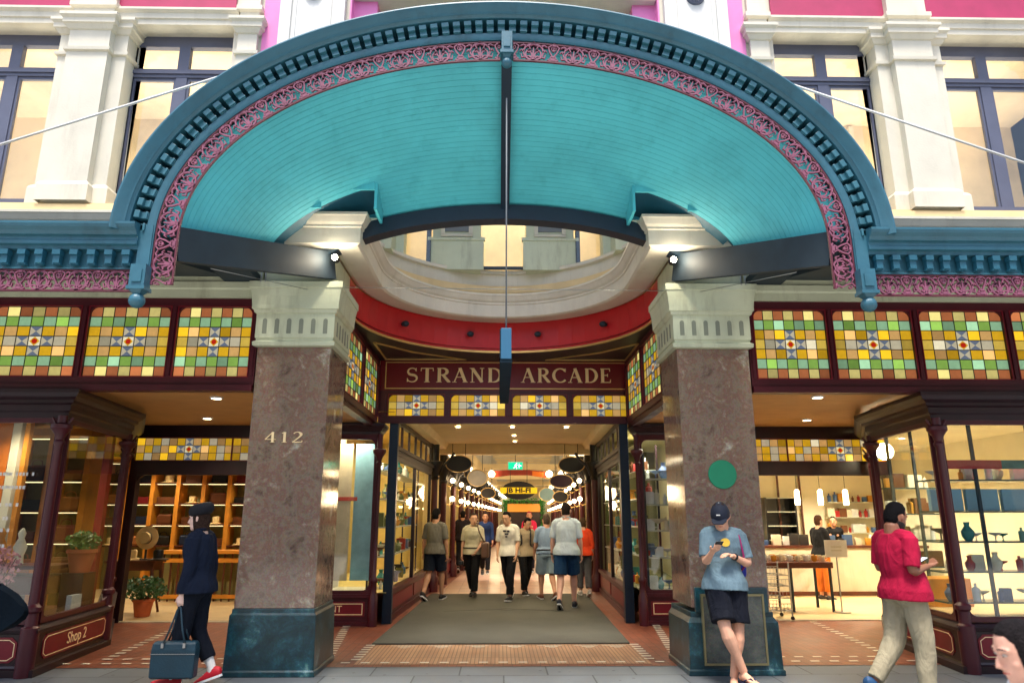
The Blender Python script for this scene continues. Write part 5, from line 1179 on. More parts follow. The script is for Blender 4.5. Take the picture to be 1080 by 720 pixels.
def person(label, loc, rz, H=1.75, build=1.0, skin=(205, 150, 120), lean=(0, 0), twist=0.0, legs=None, arms=None, head=(0, 0, 0),
           top=None, sleeve=0.45, bottom=None, leglen=1.0, hair=(30, 22, 18), hairlen=0, shoe=None, hat=None, voxel=0.008, group=None,
           fem=False, hem=0.02, belt=None, sock=None, collar=False, backcol=None, jacket=False, flat=False, eyes=True, drop=0.0, category='person', name='person', skinlegs=None, topname='shirt', sole=(235, 235, 235), shoefn=None):
    B = build; k = H/1.75
    up = nz((lean[0], lean[1], 1)); rt = V((math.cos(twist), math.sin(twist), 0)); rt = (rt - up*rt.dot(up)).normalized(); fw = up.cross(rt).normalized()
    legs = legs or [((0, 0.05, -1), (0, -0.05, -1), (0, 1, 0))]*2
    arms = arms or [((0.12, -0.02, -1), (0.03, 0.15, -1), None)]*2
    hipz = 0.0
    P0 = V((0, 0, 0)); Hp = []; Kn = []; An = []; Fd = []
    for i, s in enumerate((-1, 1)):
        t, c, f = legs[i]; h = P0 + V((s*0.088*k*B**0.5, 0, -0.02)); t = nz(t); c = nz(c); f = nz(f)
        kn = h + t*0.43*k; an = kn + c*0.41*k; Hp.append(h); Kn.append(kn); An.append(an); Fd.append(f)
    low = min(a.z - 0.085*k - max(0, -f.z)*0.19*k - max(0, f.z)*0.06*k for a, f in zip(An, Fd))
    dz = V((0, 0, -low - drop))
    P0 = P0+dz; Hp = [h+dz for h in Hp]; Kn = [h+dz for h in Kn]; An = [h+dz for h in An]
    TL = 0.50*k; N = P0 + up*TL
    Sh = [P0 + up*0.445*k + rt*s*(0.150 if fem else 0.170)*k*B**0.35 for s in (-1, 1)]
    El = []; Wr = []; Hd = []
    for i in range(2):
        s = (-1, 1)[i]; a, f, hd = arms[i]; a = nz(a); f = nz(f); e = Sh[i] + a*0.285*k; w_ = e + f*0.25*k
        El.append(e); Wr.append(w_); Hd.append(nz(hd) if hd else f)
    hy, hp, hr = head      # yaw, pitch (down +), roll  in radians
    hf = (Matrix.Rotation(hy, 3, 'Z') @ fw); hx = hf.cross(V((0, 0, 1))).normalized(); hf = (Matrix.Rotation(-hp, 3, hx) @ hf).normalized(); hu = hx.cross(hf).normalized()
    hr_m = Matrix.Rotation(hr, 3, hf); hu = hr_m @ hu; hx = hr_m @ hx
    NB_ = N + up*0.03*k; HC = N + up*0.045*k + hu*0.10*k + hf*0.03*k
    hs = k*(1.0 if not fem else 0.96)
    skin_m = mat('skin', srgb(*skin), 0.55, var=0.05, scale=14)
    # ------- body
    mb = MB()
    def torso(mb, pad=0.0, z0=-0.10, z1=1.0, hemflare=0.0, belly=0.0):
        st = [(-0.16, 0.13, 0.10), (-0.08, 0.165, 0.115), (0.0, 0.168, 0.118), (0.12, 0.155, 0.108), (0.25, 0.142, 0.10), (0.45, 0.150, 0.108), (0.65, 0.165, 0.115), (0.80, 0.168, 0.105), (0.90, 0.15, 0.085), (0.97, 0.09, 0.065), (1.04, 0.058, 0.056)]
        pts = []; r1 = []; r2 = []
        for q, a, b in st:
            if q < z0-1e-6 or q > z1+1e-6: continue
            pts.append(P0 + up*TL*q + fw*(0.012 if 0.5 < q < 0.9 else 0)*k + fw*belly*math.exp(-((q-0.2)/0.25)**2)); fl = hemflare*max(0, 0.3-q)
            if pad and q < 0.0: a, b = 0.168, 0.122
            
            if z1 > 0.9 and pad and q < 0.4: u_ = (1-max(0, q)/0.4)**1.3; a += 0.020*u_; b += 0.018*u_
            fa = 0.92 if fem and 0.15 < q < 0.5 else (0.9 if fem and q > 0.6 else 1.0)
            bb = (B if q < 0.85 else B**0.5)
            r1.append((a*fa*bb*k + pad + fl)); r2.append(b*bb*k + pad + fl + belly*math.exp(-((q-0.2)/0.25)**2))
        mb.tube(pts, r1, 20, r2, side=rt)
        for s_, S in (zip((-1, 1), Sh) if z1 > 0.9 else ()): mb.tube([N - up*0.045*k + rt*s_*0.03*k, (N-up*0.05*k+S)/2 + up*0.018*k, S + up*0.0], [0.05*k+pad*0.6, 0.055*k+pad*0.7, 0.052*k*B**0.4+pad*0.8], 10); mb.ball(S - up*0.008*k, 0.050*k*B**0.4+pad*0.6, 12)
    torso(mb)
    for s in (-1, 1): mb.ball(P0 + rt*s*0.08*k - fw*0.045*k - V((0, 0, 0.045*k)), 0.078*k*B**0.5, 10)
    if fem:
        for s in (-1, 1): mb.ball(P0 + up*0.33*k + rt*s*0.065*k + fw*0.085*k, 0.055*k, 10)
    mb.tube([N - up*0.02*k, NB_+up*0.02*k, HC - hu*0.06*k - hf*0.015*k], [0.066*k*B**0.5, (0.050 if fem else 0.058)*k*B**0.5, 0.054*k], 12)
    def limb(mb, a, b, c, ra, rb, rc, pad=0.0, f0=0.0, f1=1.0, calf=0.0, flare=0.0, n=12):
        pts = []; rr = []
        ab, bc = (b-a), (c-b); N_ = 12
        for j in range(N_+1):
            t = f0 + (f1-f0)*j/N_
            if t <= 0.5: p = a + ab*(t*2); r = ra + (rb-ra)*(t*2)
            else: p = b + bc*((t-0.5)*2); u = (t-0.5)*2; r = rb + (rc-rb)*u + calf*math.exp(-((u-0.25)/0.22)**2)
            pts.append(p); rr.append(r + pad + flare*t)
        # soften the bend
        for _ in range(1):
            pts = [pts[0]] + [(pts[i-1]+pts[i]*2+pts[i+1])/4 for i in range(1, len(pts)-1)] + [pts[-1]]
        mb.tube(pts, rr, n)
    for i in range(2):
        limb(mb, Hp[i], Kn[i], An[i], 0.088*k*B**0.6, 0.056*k*B**0.4, 0.037*k, calf=0.012*k)
        limb(mb, Sh[i], El[i], Wr[i], 0.050*k*B**0.5, 0.037*k*B**0.4, 0.025*k, calf=0.006*k)
        # foot
        f = Fd[i]; hz = nz((f.x, f.y, 0)) if abs(f.z) < 0.95 else V((0, 1, 0)); sdv = f.cross(V((0, 0, 1)));
        if sdv.length < 0.1: sdv = V((1, 0, 0))
        sdv.normalize(); dn = f.cross(sdv) * (1 if f.cross(sdv).z < 0 else -1)
        a = An[i]
        mb.tube([a - f*0.05*k + dn*0.045*k, a + f*0.0*k + dn*0.035*k, a + f*0.06*k + dn*0.045*k, a + f*0.12*k + dn*0.06*k, a + f*0.175*k + dn*0.068*k], [0.03*k, 0.036*k, 0.038*k, 0.044*k, 0.032*k], 12, [0.030*k, 0.045*k, 0.036*k, 0.022*k, 0.014*k], side=sdv)
        for q in range(5): 
            off = (q-2)*0.017*k*(1 if i == 0 else -1); mb.tube([a + f*0.15*k + dn*0.066*k + sdv*off, a + f*(0.20-abs(q-1)*0.006)*k + dn*0.070*k + sdv*off*1.05], [0.011*k, 0.009*k], 6)
        # hand
        d = Hd[i]; pn = None; s = (-1, 1)[i]
        side_ = d.cross(fw); side_ = side_ if side_.length > 0.2 else d.cross(up); side_.normalize()
        spread = fw if abs(d.dot(fw)) < 0.7 else rt; spread = (spread - d*spread.dot(d)).normalized(); inn = d.cross(spread).normalized()
        if inn.dot(rt)*s > 0: inn = -inn
        if abs(d.dot(fw)) > 0.7: inn = -V((0, 0, 1)) if False else (d.cross(spread)).normalized(); inn = inn if inn.z > 0 else -inn
        w0 = Wr[i]
        mb.tube([w0 - d*0.01*k, w0 + d*0.03*k, w0 + d*0.085*k], [0.024*k, 0.034*k, 0.038*k], 10, [0.018*k, 0.016*k, 0.013*k], side=spread)
        curl = 0.55 if not flat else 0.2
        for q in range(4):
            b0 = w0 + d*0.08*k + spread*((q-1.5)*0.019*k); L = (0.064, 0.074, 0.070, 0.054)[q]*k; d1 = (d + inn*curl).normalized(); d2 = (d + inn*curl*2.6).normalized()
            mb.tube([b0, b0 + d1*L*0.45, b0 + d1*L*0.45 + d2*L*0.35, b0 + d1*L*0.45 + d2*L*0.62], [0.0095*k, 0.009*k, 0.0085*k, 0.007*k], 7)
        tb = w0 + d*0.03*k + spread*0.028*k; td = (d*0.7 + spread*0.6 + inn*0.45).normalized()
        mb.tube([tb, tb + td*0.035*k, tb + (td+d*0.4).normalized()*0.062*k], [0.013*k, 0.011*k, 0.009*k], 7)
    # head
    def hp_(x, y, z): return HC + (hx*x + hf*y + hu*z)*hs
    R = []; nn = 18
    prof = [(-0.118, 0.028, 0.030, 0.050), (-0.108, 0.046, 0.050, 0.040), (-0.085, 0.060, 0.068, 0.024), (-0.055, 0.068, 0.082, 0.010), (-0.02, 0.074, 0.090, 0.0), (0.02, 0.077, 0.097, -0.004), (0.05, 0.076, 0.099, -0.008), (0.08, 0.068, 0.090, -0.010), (0.105, 0.048, 0.066, -0.010), (0.120, 0.02, 0.03, -0.008)]
    for z, rx, ry, oy in prof: R.append([hp_(rx*math.cos(2*PI*j/nn), oy + ry*math.sin(2*PI*j/nn), z) for j in range(nn)])
    mb.rings(R)
    mb.tube([hp_(0, 0.085, 0.012), hp_(0, 0.104, -0.012), hp_(0, 0.112, -0.03), hp_(0, 0.092, -0.042)], [0.010*hs, 0.012*hs, 0.016*hs, 0.010*hs], 8)
    for s in (-1, 1):
        mb.tube([hp_(s*0.074, -0.005, 0.018), hp_(s*0.084, -0.012, 0.01), hp_(s*0.083, -0.008, -0.02), hp_(s*0.072, 0.0, -0.035)], [0.010*hs, 0.014*hs, 0.012*hs, 0.008*hs], 7)
        mb.ball(hp_(s*0.012, 0.088, -0.040), 0.010*hs, 7)
        mb.tube([hp_(s*0.055, 0.068, 0.030), hp_(s*0.03, 0.088, 0.036), hp_(s*0.012, 0.092, 0.03)], 0.009*hs, 6)
        mb.ball(hp_(s*0.042, 0.055, -0.03), 0.021*hs, 8)
    mb.tube([hp_(-0.024, 0.084, -0.064), hp_(0, 0.093, -0.062), hp_(0.024, 0.084, -0.064)], 0.009*hs, 7)
    mb.ball(hp_(0, 0.072, -0.098), 0.022*hs, 9)
    body = fused(mb, name, skin_m, voxel, 2)
    body.location = loc; body.rotation_euler = (0, 0, rz); tag(body, label, category, group)
    # eyes, brows, mouth
    if eyes:
        mb = MB()
        for s in (-1, 1): mb.ball(hp_(s*0.031, 0.081, 0.012), 0.0120*hs, 10, (1, 1, 0.55))
        mb.m = 1
        for s in (-1, 1): mb.ball(hp_(s*0.031, 0.0893, 0.011), 0.0048*hs, 8)
        mb.build('eye', [M['eye_white'], M['black']], body, smooth=180)
        mb = MB()
        for s in (-1, 1): mb.tube([hp_(s*0.052, 0.077, 0.034), hp_(s*0.032, 0.094, 0.041), hp_(s*0.014, 0.096, 0.036)], [0.002*hs, 0.0035*hs, 0.003*hs], 6)
        mb.build('eyebrow', mat('brow', srgb(*[max(8, c//2+8) for c in hair]), 0.8, var=0), body)
        mb = MB(); mb.tube([hp_(-0.024, 0.0885, -0.064), hp_(0, 0.0995, -0.0625), hp_(0.024, 0.0885, -0.064)], [0.003*hs, 0.0055*hs, 0.003*hs], 7); mb.build('lips', mat('lips', srgb(skin[0]*0.82, skin[1]*0.55, skin[2]*0.55), 0.5, var=0), body, smooth=180)
    # hair
    if hair and hairlen >= 0:
        mb = MB(); R = []; nn = 26; rows = 16
        for a in range(rows+1):
            th = PI*a/rows; ring = []
            for j in range(nn):
                ph = 2*PI*j/nn; sth = math.sin(th)**(0.72 if th < PI/2 else 1.0); dx, dy, dzz = sth*math.cos(ph), sth*math.sin(ph), math.cos(th)
                face = max(0.0, min(1.0, (dy - (0.30 if hairlen < 0.3 else 0.52) - 0.55*max(0, dzz-0.35))*5)) * max(0.0, min(1.0, (0.72-dzz)*6))
                low = max(0.0, min(1.0, (-0.38 - dzz - (0.25 if dy < -0.2 else 0) - hairlen*0.5)*6)) if hairlen < 0.3 else 0
                earc = max(0, 1-abs(abs(dx)-0.95)*8) * max(0, min(1, (0.15-dzz)*5)) * (0 if hairlen > 0.3 else 1)
                inn_ = max(face, low, earc); g = 1.0 - 0.24*inn_
                nzz = 1 + 0.035*mnoise.noise(Vector((dx*5+H*7, dy*5, dzz*5))) + 0.02*mnoise.noise(Vector((dx*14, dy*14, dzz*14)))
                zz = dzz*0.132*g*nzz; 
                if hairlen > 0.3 and dzz < 0 and dy < 0.45 and face < 0.5: zz *= 1 + hairlen*1.2*min(1, -dzz*2.2)
                ring.append(hp_(dx*0.0845*g*nzz, -0.010 + dy*0.1065*g*nzz, 0.004+zz))
            R.append(ring)
        mb.rings(R[1:-1]); h_ = mb.build('hair', mat('hair', srgb(*[int(c*0.8) for c in hair]), 0.85, var=0.3, scale=60, bump=1.0, bscale=120, spec=0.15), body, smooth=180)
    if hat == 'cap':
        mb = MB(); R = []
        for a in range(0, 9):
            th = PI/2*a/8*1.08; R.append([hp_(0.094*math.sin(th)*math.cos(2*PI*j/24), -0.008+0.116*math.sin(th)*math.sin(2*PI*j/24), 0.012+0.128*math.cos(th)) for j in range(24)])
        mb.rings(R, caps=False)
        Pk = [(-0.075, 0.085), (-0.07, 0.12), (-0.045, 0.165), (0, 0.185), (0.045, 0.165), (0.07, 0.12), (0.075, 0.085)]
        mb.prism([(x, y) for x, y in Pk], lambda u, v, w: hp_(u, v, 0.03 + w - abs(u)*0.25 - (v-0.085)*0.25), -0.004, 0.004)
        c = mb.build('cap', mat('cap_cloth', srgb(16, 26, 46), 0.8, var=0.1, bump=0.2, bscale=200), body, smooth=60)
        mb = MB(); mb.lathe([(0.001, 0.004), (0.006, 0.004), (0.007, 0)], hp_(0, -0.008, 0.139), 8); mb.tube([hp_(-0.018, 0.108, 0.065), hp_(0.018, 0.108, 0.065)], 0.006, 6); o = mb.build('cap_badge', M['white'], body)
    if hat == 'beret':
        mb = MB(); R = []
        for z, r in ((0.03, 0.088), (0.036, 0.098), (0.06, 0.112), (0.095, 0.118), (0.13, 0.108), (0.155, 0.075), (0.163, 0.01)): R.append([hp_(r*math.cos(2*PI*j/24), -0.022 + r*1.12*math.sin(2*PI*j/24), z - 0.16*(0.022+r*math.sin(2*PI*j/24)*-1)*(-1)*0.9) for j in range(24)])
        mb.rings(R); mb.build('beret', mat('beret_wool', srgb(12, 14, 24), 0.9, var=0.2, bump=0.3, bscale=150), body, smooth=180)
    # ------- clothes
    if top:
        mb = MB(); torso(mb, 0.016 + (0.012 if jacket else 0), z0=-0.16 if hem > 0 else -0.08, z1=0.97, hemflare=hem, belly=0.02 if B > 1.1 else 0.0)
        for i in range(2): limb(mb, Sh[i], El[i], Wr[i], 0.052*k*B**0.5, 0.040*k*B**0.4, 0.030*k, pad=0.014 + (0.012 if jacket else 0), f0=0.0, f1=sleeve, flare=0.012 if sleeve < 0.6 else 0.0)
        m_ = cloth(topname, top)
        o = fused(mb, topname, m_, max(voxel, 0.008), 2, 0.0075, 8, parent=body)
        if collar:
            mb = MB(); mb.tube([N + up*0.015*k + (fw*math.cos(a)*0.062 + rt*math.sin(a)*0.068)*k + up*(0.02*k if abs(a) > 1 else 0.0) for a in [(-2.9+5.8*q/14) for q in range(15)]], 0.012, 6); mb.build('collar', m_, body, smooth=180)
    if bottom:
        mb = MB(); torso(mb, 0.014, z0=-0.16, z1=0.12)
        for s in (-1, 1): mb.ball(P0 + rt*s*0.08*k - fw*0.045*k - V((0, 0, 0.045*k)), 0.078*k*B**0.5 + 0.018, 10)
        f1 = leglen
        for i in range(2):
            wide = 0.030 if leglen < 0.6 else 0.016
            limb(mb, Hp[i] + V((0, 0, 0.03)), Kn[i], An[i], 0.092*k*B**0.6, (0.066 if leglen > 0.6 else 0.074)*k*B**0.4, 0.052*k, pad=wide, f0=0.0, f1=f1, flare=0.02 if leglen < 0.6 else 0.0)
        m_ = cloth('trouser_cloth', bottom)
        fused(mb, 'shorts' if leglen < 0.6 else 'trousers', m_, max(voxel, 0.008), 2, 0.007, 9, parent=body)
    if belt:
        mb = MB(); mb.tube([P0 + up*0.055*k + (rt*math.cos(a)*(0.168*B*k+0.03) + fw*math.sin(a)*(0.118*B*k+0.03)) for a in [2*PI*q/20 for q in range(21)]], 0.014, 6); mb.build('belt', mat('belt_leather', srgb(*belt), 0.5), body)
    if sock:
        mb = MB()
        for i in range(2): mb.tube([An[i] + (Kn[i]-An[i])*0.30, An[i] + (Kn[i]-An[i])*0.1, An[i] - V((0, 0, 0.03))], [0.05*k, 0.042*k, 0.042*k], 12)
        mb.build('sock', mat('sock', srgb(*sock), 0.9, var=0.03), body, smooth=60)
    if shoe:
        for i in range(2):
            f = Fd[i]; sdv = f.cross(V((0, 0, 1))); sdv = sdv.normalized() if sdv.length > 0.1 else V((1, 0, 0)); dn = f.cross(sdv); dn = dn if dn.z < 0 else -dn; a = An[i]
            mb = MB(); st = [(-0.075, 0.030, 0.034, 0.045), (-0.06, 0.038, 0.05, 0.040), (-0.01, 0.043, 0.062, 0.030), (0.05, 0.046, 0.048, 0.045), (0.11, 0.052, 0.034, 0.058), (0.17, 0.046, 0.026, 0.064), (0.205, 0.028, 0.016, 0.068)]
            mb.tube([a + f*q*k + dn*o_*k for q, _, _, o_ in st], [r*k for _, r, _, _ in st], 14, [r*k for _, _, r, _ in st], side=sdv)
            sh = mb.build('shoe', mat('shoe_cloth', srgb(*shoe), 0.6, var=0.05), body, smooth=60)
            mb = MB(); out = [(-0.08, 0.0), (-0.07, 0.03), (0, 0.04), (0.10, 0.052), (0.17, 0.048), (0.215, 0.02), (0.215, -0.02), (0.17, -0.048), (0.10, -0.052), (0, -0.04), (-0.07, -0.03)]
            mb.prism(out, lambda u, v, w: a + f*u*k + sdv*v*k + dn*w*k, 0.066, 0.087); o = mb.build('sole', mat('sole', srgb(*sole), 0.7, var=0.05), body); o.parent = sh
            mb = MB()
            for q in (0.045, 0.07, 0.095): mb.tube([a + f*q*k + dn*0.012*k + sdv*0.02*k, a + f*(q+0.004)*k + dn*(-0.004+q*0.3)*k, a + f*q*k + dn*0.012*k - sdv*0.02*k], 0.004, 5)
            mb.build('lace', M['white'], body).parent = sh
    return body, dict(P0=P0, N=N, up=up, rt=rt, fw=fw, Sh=Sh, El=El, Wr=Wr, Hd=Hd, Hp=Hp, Kn=Kn, An=An, Fd=Fd, HC=HC, hx=hx, hf=hf, hu=hu, k=k, hp=hp_)
M['eye_white'] = mat('eye_white', srgb(176, 168, 160), 0.4, var=0)
def world(o, p): return Matrix.Translation(o.location) @ Matrix.Rotation(o.rotation_euler.z, 4, 'Z') @ Vector(p)
def held(o, mb, name, m, label, cat, smooth=None, extra=None):
    """thing carried by a person: a top-level thing placed in the person's frame"""
    t = thing(name, label, cat, tuple(world(o, (0, 0, 0))), o.rotation_euler.z)
    x = mb.build(name + '_body', m, t, smooth=smooth)
    return t
def phone(o, J, i, label, off=(0, 0, 0), tilt=0.5):
    c = J['Wr'][i] + J['Hd'][i]*0.095*J['k'] + V(off)
    t = thing('smartphone', label, 'phone', tuple(world(o, c)), o.rotation_euler.z)
    mb = MB(); n = nz((0, -math.sin(tilt), math.cos(tilt))); u = nz((0, math.cos(tilt), math.sin(tilt)))
    mb.obox((0, 0, 0), (1, 0, 0), u, n, 0.036, 0.074, 0.004); mb.build('case', M['black'], t, bevel=0.002)
    mb = MB(); mb.obox(n*0.0046, (1, 0, 0), u, n, 0.033, 0.070, 0.0006); mb.build('screen', emitter('phone_screen', (0.7, 0.8, 0.9), 0.5), t); return t

# ---- leaning man in cap
o, J = person('person in navy cap, grey T-shirt and black shorts leaning cross-legged on the right pillar', (2.12, -0.50, 0), rad(180), H=1.76, skin=(222, 168, 138), voxel=0.006,
    lean=(0.06, -0.10), legs=[((0.16, 0.30, -1), (-0.02-0.02, -0.05, -1), (0.1, 1, 0)), ((-0.22, 0.34, -1), (-0.46, 0.02, -1), (-0.25, 1, 0.0))],
    arms=[((-0.22, 0.12, -1), (0.50, 0.85, 0.22), (0.75, 0.5, 0.25)), ((0.26, 0.25, -1), (-0.15, 0.85, 0.30), (-0.5, 0.8, 0.2))],
    head=(0.30, 0.55, 0.0), top=(104, 128, 140), sleeve=0.40, bottom=(14, 18, 30), leglen=0.40, hair=(60, 42, 32), hat='cap', hem=0.06, collar=False, sleeve_=None) if False else person('person in navy cap, grey T-shirt and black shorts leaning cross-legged on the right pillar', (2.16, -0.50, 0), rad(180), H=1.76, skin=(222, 168, 138), voxel=0.006,
    lean=(-0.05, -0.08), legs=[((0.02, 0.16, -1), (0.18, -0.04, -1), (0.3, 1, 0)), ((-0.02, 0.46, -1), (-0.42, -0.10, -1), (-0.35, 1, 0.0))],
    arms=[((-0.20, 0.16, -1), (0.80, 0.55, 0.36), (0.9, 0.40, 0.25)), ((0.14, 0.26, -1), (-0.05, 0.85, 0.45), (-0.2, 0.9, 0.3))],
    head=(-0.45, 0.55, 0.0), top=(104, 128, 140), sleeve=0.40, bottom=(14, 18, 30), leglen=0.42, hair=(60, 42, 32), hat='cap', hem=0.05)
man = o; Jm = J
mb = MB()                                                            # yellow emblem on the shirt
p = J['P0'] + J['up']*0.36*J['k'] + J['fw']*0.143*J['k'] - J['rt']*(-0.02)
mb.prism([(0.045*math.cos(rad(a)), 0.04*math.sin(rad(a))) for a in range(0, 360, 20)], lambda u, v, w: p + J['rt']*u + J['up']*v + J['fw']*w, -0.03, 0.006)
mb.build('shirt_emblem', mat('emblem_yellow', srgb(214, 176, 60), 0.8), o)
for i in range(2):                                                   # thongs (flip-flops)
    f = J['Fd'][i]; a = J['An'][i]; sdv = f.cross(V((0, 0, 1))).normalized(); dn = V((0, 0, -1)); k = J['k']
    mb = MB(); out = [(-0.07, 0.0), (-0.06, 0.03), (0.0, 0.036), (0.10, 0.052), (0.17, 0.048), (0.215, 0.02), (0.215, -0.02), (0.17, -0.048), (0.10, -0.05), (0, -0.036), (-0.06, -0.03)]
    mb.prism(out, lambda u, v, w: a + f*u*k + sdv*v*k + dn*w*k, 0.078, 0.095); fl = mb.build('sandal', mat('sandal_navy', srgb(24, 34, 70), 0.7), o)
    mb = MB(); mb.tube([a + f*0.16*k + dn*0.075*k, a + f*0.12*k + dn*0.03*k + sdv*0.02, a + f*0.05*k + dn*0.06*k + sdv*0.045], 0.007, 6); mb.tube([a + f*0.16*k + dn*0.075*k, a + f*0.12*k + dn*0.03*k - sdv*0.02, a + f*0.05*k + dn*0.06*k - sdv*0.045], 0.007, 6)
    mb.build('sandal_strap', bpy.data.materials['sandal_navy'], o).parent = fl
mb = MB(); mb.tube([J['Wr'][0] + (J['El'][0]-J['Wr'][0])*0.08, J['Wr'][0] + (J['El'][0]-J['Wr'][0])*0.16], 0.034, 14); mb.build('wristwatch', M['black'], o, smooth=60)
phone(o, J, 1, 'dark phone held up by the person in the navy cap leaning on the pillar', off=(-0.01, 0.0, 0.03))
t = thing('shoulder_bag', 'blue drawstring bag with purple cord on the back of the person leaning on the pillar', 'bag', tuple(world(o, (0, 0, 0))), o.rotation_euler.z)
mb = MB(); c = J['P0'] + J['up']*0.16 - J['rt']*0.17 - J['fw']*0.15
mb.tube([c - J['up']*0.16, c - J['up']*0.08, c + J['up']*0.05, c + J['up']*0.16], [0.06, 0.10, 0.10, 0.05], 12, [0.04, 0.06, 0.06, 0.03], side=J['rt']); mb.build('sack', mat('bag_blue', srgb(40, 50, 150), 0.8, var=0.1), t, smooth=60)
mb = MB(); S = J['Sh'][0]; mb.tube([c + J['up']*0.1, S - J['fw']*0.075 + J['rt']*0.03 + J['up']*0.0, S + J['up']*0.072 + J['rt']*0.04, S + J['fw']*0.085 + J['rt']*0.03 - J['up']*0.03, S + J['fw']*0.09 - J['up']*0.2, S + J['fw']*0.04 - J['up']*0.30 - J['rt']*0.02, c - J['up']*0.1], 0.009, 6); mb.build('cord', mat('cord_magenta', srgb(150, 30, 100), 0.7), t, smooth=180)

# ---- woman in navy with beret, walking left
o, J = person('person in dark beret, navy jacket and cropped trousers walking left in red sneakers', (-2.98, -0.45, 0), rad(82), H=1.68, fem=True, skin=(235, 196, 178), voxel=0.006,
    lean=(0, 0.03), legs=[((0, 0.16, -1), (0, 0.10, -1), (0, 1, 0.06)), ((0, 0.0, -1), (0, -0.55, -1), (0, 1, -0.35))],
    arms=[((-0.10, -0.05, -1), (-0.02, 0.22, -1), (0, 0.1, -1)), ((0.1, -0.16, -1), (0.0, 0.15, -1), None)], head=(0.15, 0.05, 0), top=(13, 24, 44), sleeve=0.97, bottom=(14, 20, 32), leglen=0.86,
    hair=(70, 50, 40), hairlen=0.55, hat='beret', shoe=(196, 24, 44), sock=(240, 238, 232), hem=0.03, jacket=True, collar=True, topname='jacket')
wj = J; wo = o
hb = J['Wr'][0] + V((0, 0, -0.11)); hb_w = world(o, hb)
t = thing('handbag', 'dark teal leather handbag carried by the person in the navy jacket', 'handbag', (hb_w.x, hb_w.y, 0), rad(0))
z0 = hb_w.z - 0.62
mb = MB(); mb.rings([[(-0.21*a, -0.06*b, z), (0.21*a, -0.06*b, z), (0.21*a, 0.06*b, z), (-0.21*a, 0.06*b, z)] for a, b, z in ((0.9, 0.8, z0), (0.96, 1, z0+0.02), (0.98, 1, z0+0.25), (0.95, 0.85, z0+0.30), (0.90, 0.45, z0+0.325))]); mb.build('bag_body', mat('bag_teal_leather', srgb(18, 52, 66), 0.45, var=0.12, bump=0.3, bscale=60), t, bevel=0.015)
mb = MB()
for y in (-0.05, 0.05): mb.tube([(-0.10, y, z0+0.30), (-0.06, y*0.8, z0+0.42), (-0.015, y*0.3, z0+0.60), (0, 0, hb_w.z), (0.015, y*0.3, z0+0.60), (0.06, y*0.8, z0+0.42), (0.10, y, z0+0.30)], 0.009, 8)
mb.build('handle', bpy.data.materials['bag_teal_leather'], t, smooth=180)
mb = MB(); 
for x in (-0.10, 0.10): mb.box(x-0.012, x+0.012, -0.068, -0.055, z0+0.27, z0+0.31)
mb.box(-0.205, 0.205, -0.0665, -0.063, z0+0.215, z0+0.22)
mb.build('buckle', M['steel_bright'], t)

# ---- man in magenta shirt walking right, looking at a phone
o, J = person('person in a magenta T-shirt and beige trousers striding right while looking down at a phone', (3.52, -1.22, 0), rad(-78), H=1.73, build=1.22, skin=(140, 92, 68), voxel=0.006,
    lean=(0, -0.07), legs=[((0, -0.16, -1), (0.0, -0.85, -1), (0, 0.9, -0.55)), ((0, 0.14, -1), (0, -0.06, -1), (0, 1, 0.02))],
    arms=[((-0.12, -0.08, -1), (0.30, 0.85, 0.10), (0.3, 1, 0.15)), ((0.14, -0.16, -1), (-0.30, 0.92, 0.16), (-0.4, 1, 0.1))], head=(0.1, 0.42, 0), top=(158, 12, 52), sleeve=0.43, bottom=(160, 150, 124), leglen=0.97,
    hair=(14, 12, 14), shoe=(28, 70, 110), sole=(240, 110, 110), hem=0.02)
phone(o, J, 0, 'phone held out in front by the person in the magenta T-shirt', off=(0.02, 0.02, 0.03), tilt=0.4)
mb = MB(); R = []                                                    # short beard
for z, rx, ry, oy in [(-0.124, 0.028, 0.030, 0.050), (-0.112, 0.050, 0.054, 0.040), (-0.088, 0.0635, 0.0715, 0.024), (-0.06, 0.070, 0.0835, 0.010), (-0.045, 0.071, 0.082, 0.006)]: R.append([J['hp'](rx*math.cos(2*PI*j/18), oy-0.0 + ry*math.sin(2*PI*j/18), z) for j in range(18)])
mb.rings(R, caps=False); mb.build('beard', mat('beard', srgb(28, 20, 18), 0.8, var=0.2), o, smooth=180)

# ---- head in the bottom right corner: short person close to the camera
o, J = person('dark-haired person close to the camera at the bottom right corner, seen in profile facing left', (1.60, -5.42, 0), rad(84), H=1.27, build=0.95, fem=True, skin=(206, 156, 136), voxel=0.004,
    lean=(0, 0.05), head=(0.0, 0.22, 0), top=(190, 190, 196), bottom=(50, 56, 70), hair=(30, 26, 28), hairlen=0.6, shoe=(40, 40, 44), hem=0.03)
# ---- person outside the frame whose bag shows at the left edge
o, J = person('person in dark clothes passing at the left edge with a dark bag on one arm', (-4.45, -2.2, 0), rad(96), H=1.72, fem=True, skin=(215, 170, 145), voxel=0.009,
    legs=[((0, 0.3, -1), (0, 0.05, -1), (0, 1, 0.0)), ((0, -0.15, -1), (0, -0.4, -1), (0, 1, -0.3))], arms=[((-0.15, 0.0, -1), (0, 0.3, -1), None), ((0.12, -0.1, -1), (0, 0.1, -1), None)],
    top=(36, 38, 46), sleeve=0.97, bottom=(30, 32, 40), hair=(40, 30, 26), hairlen=0.5, shoe=(30, 30, 34), jacket=True)
t = thing('tote_bag', 'dark blue slouchy bag poking in at the left edge in front of the shop window', 'bag', (-3.73, -2.0, 0.76))
mb = MB(); mb.prism([(-0.30, -0.02), (0.16, 0.14), (0.19, 0.11), (0.12, 0.0), (-0.02, -0.05), (-0.30, -0.14)], lambda u, v, w: (u-0.02, w, v+0.12), -0.06, 0.06); 
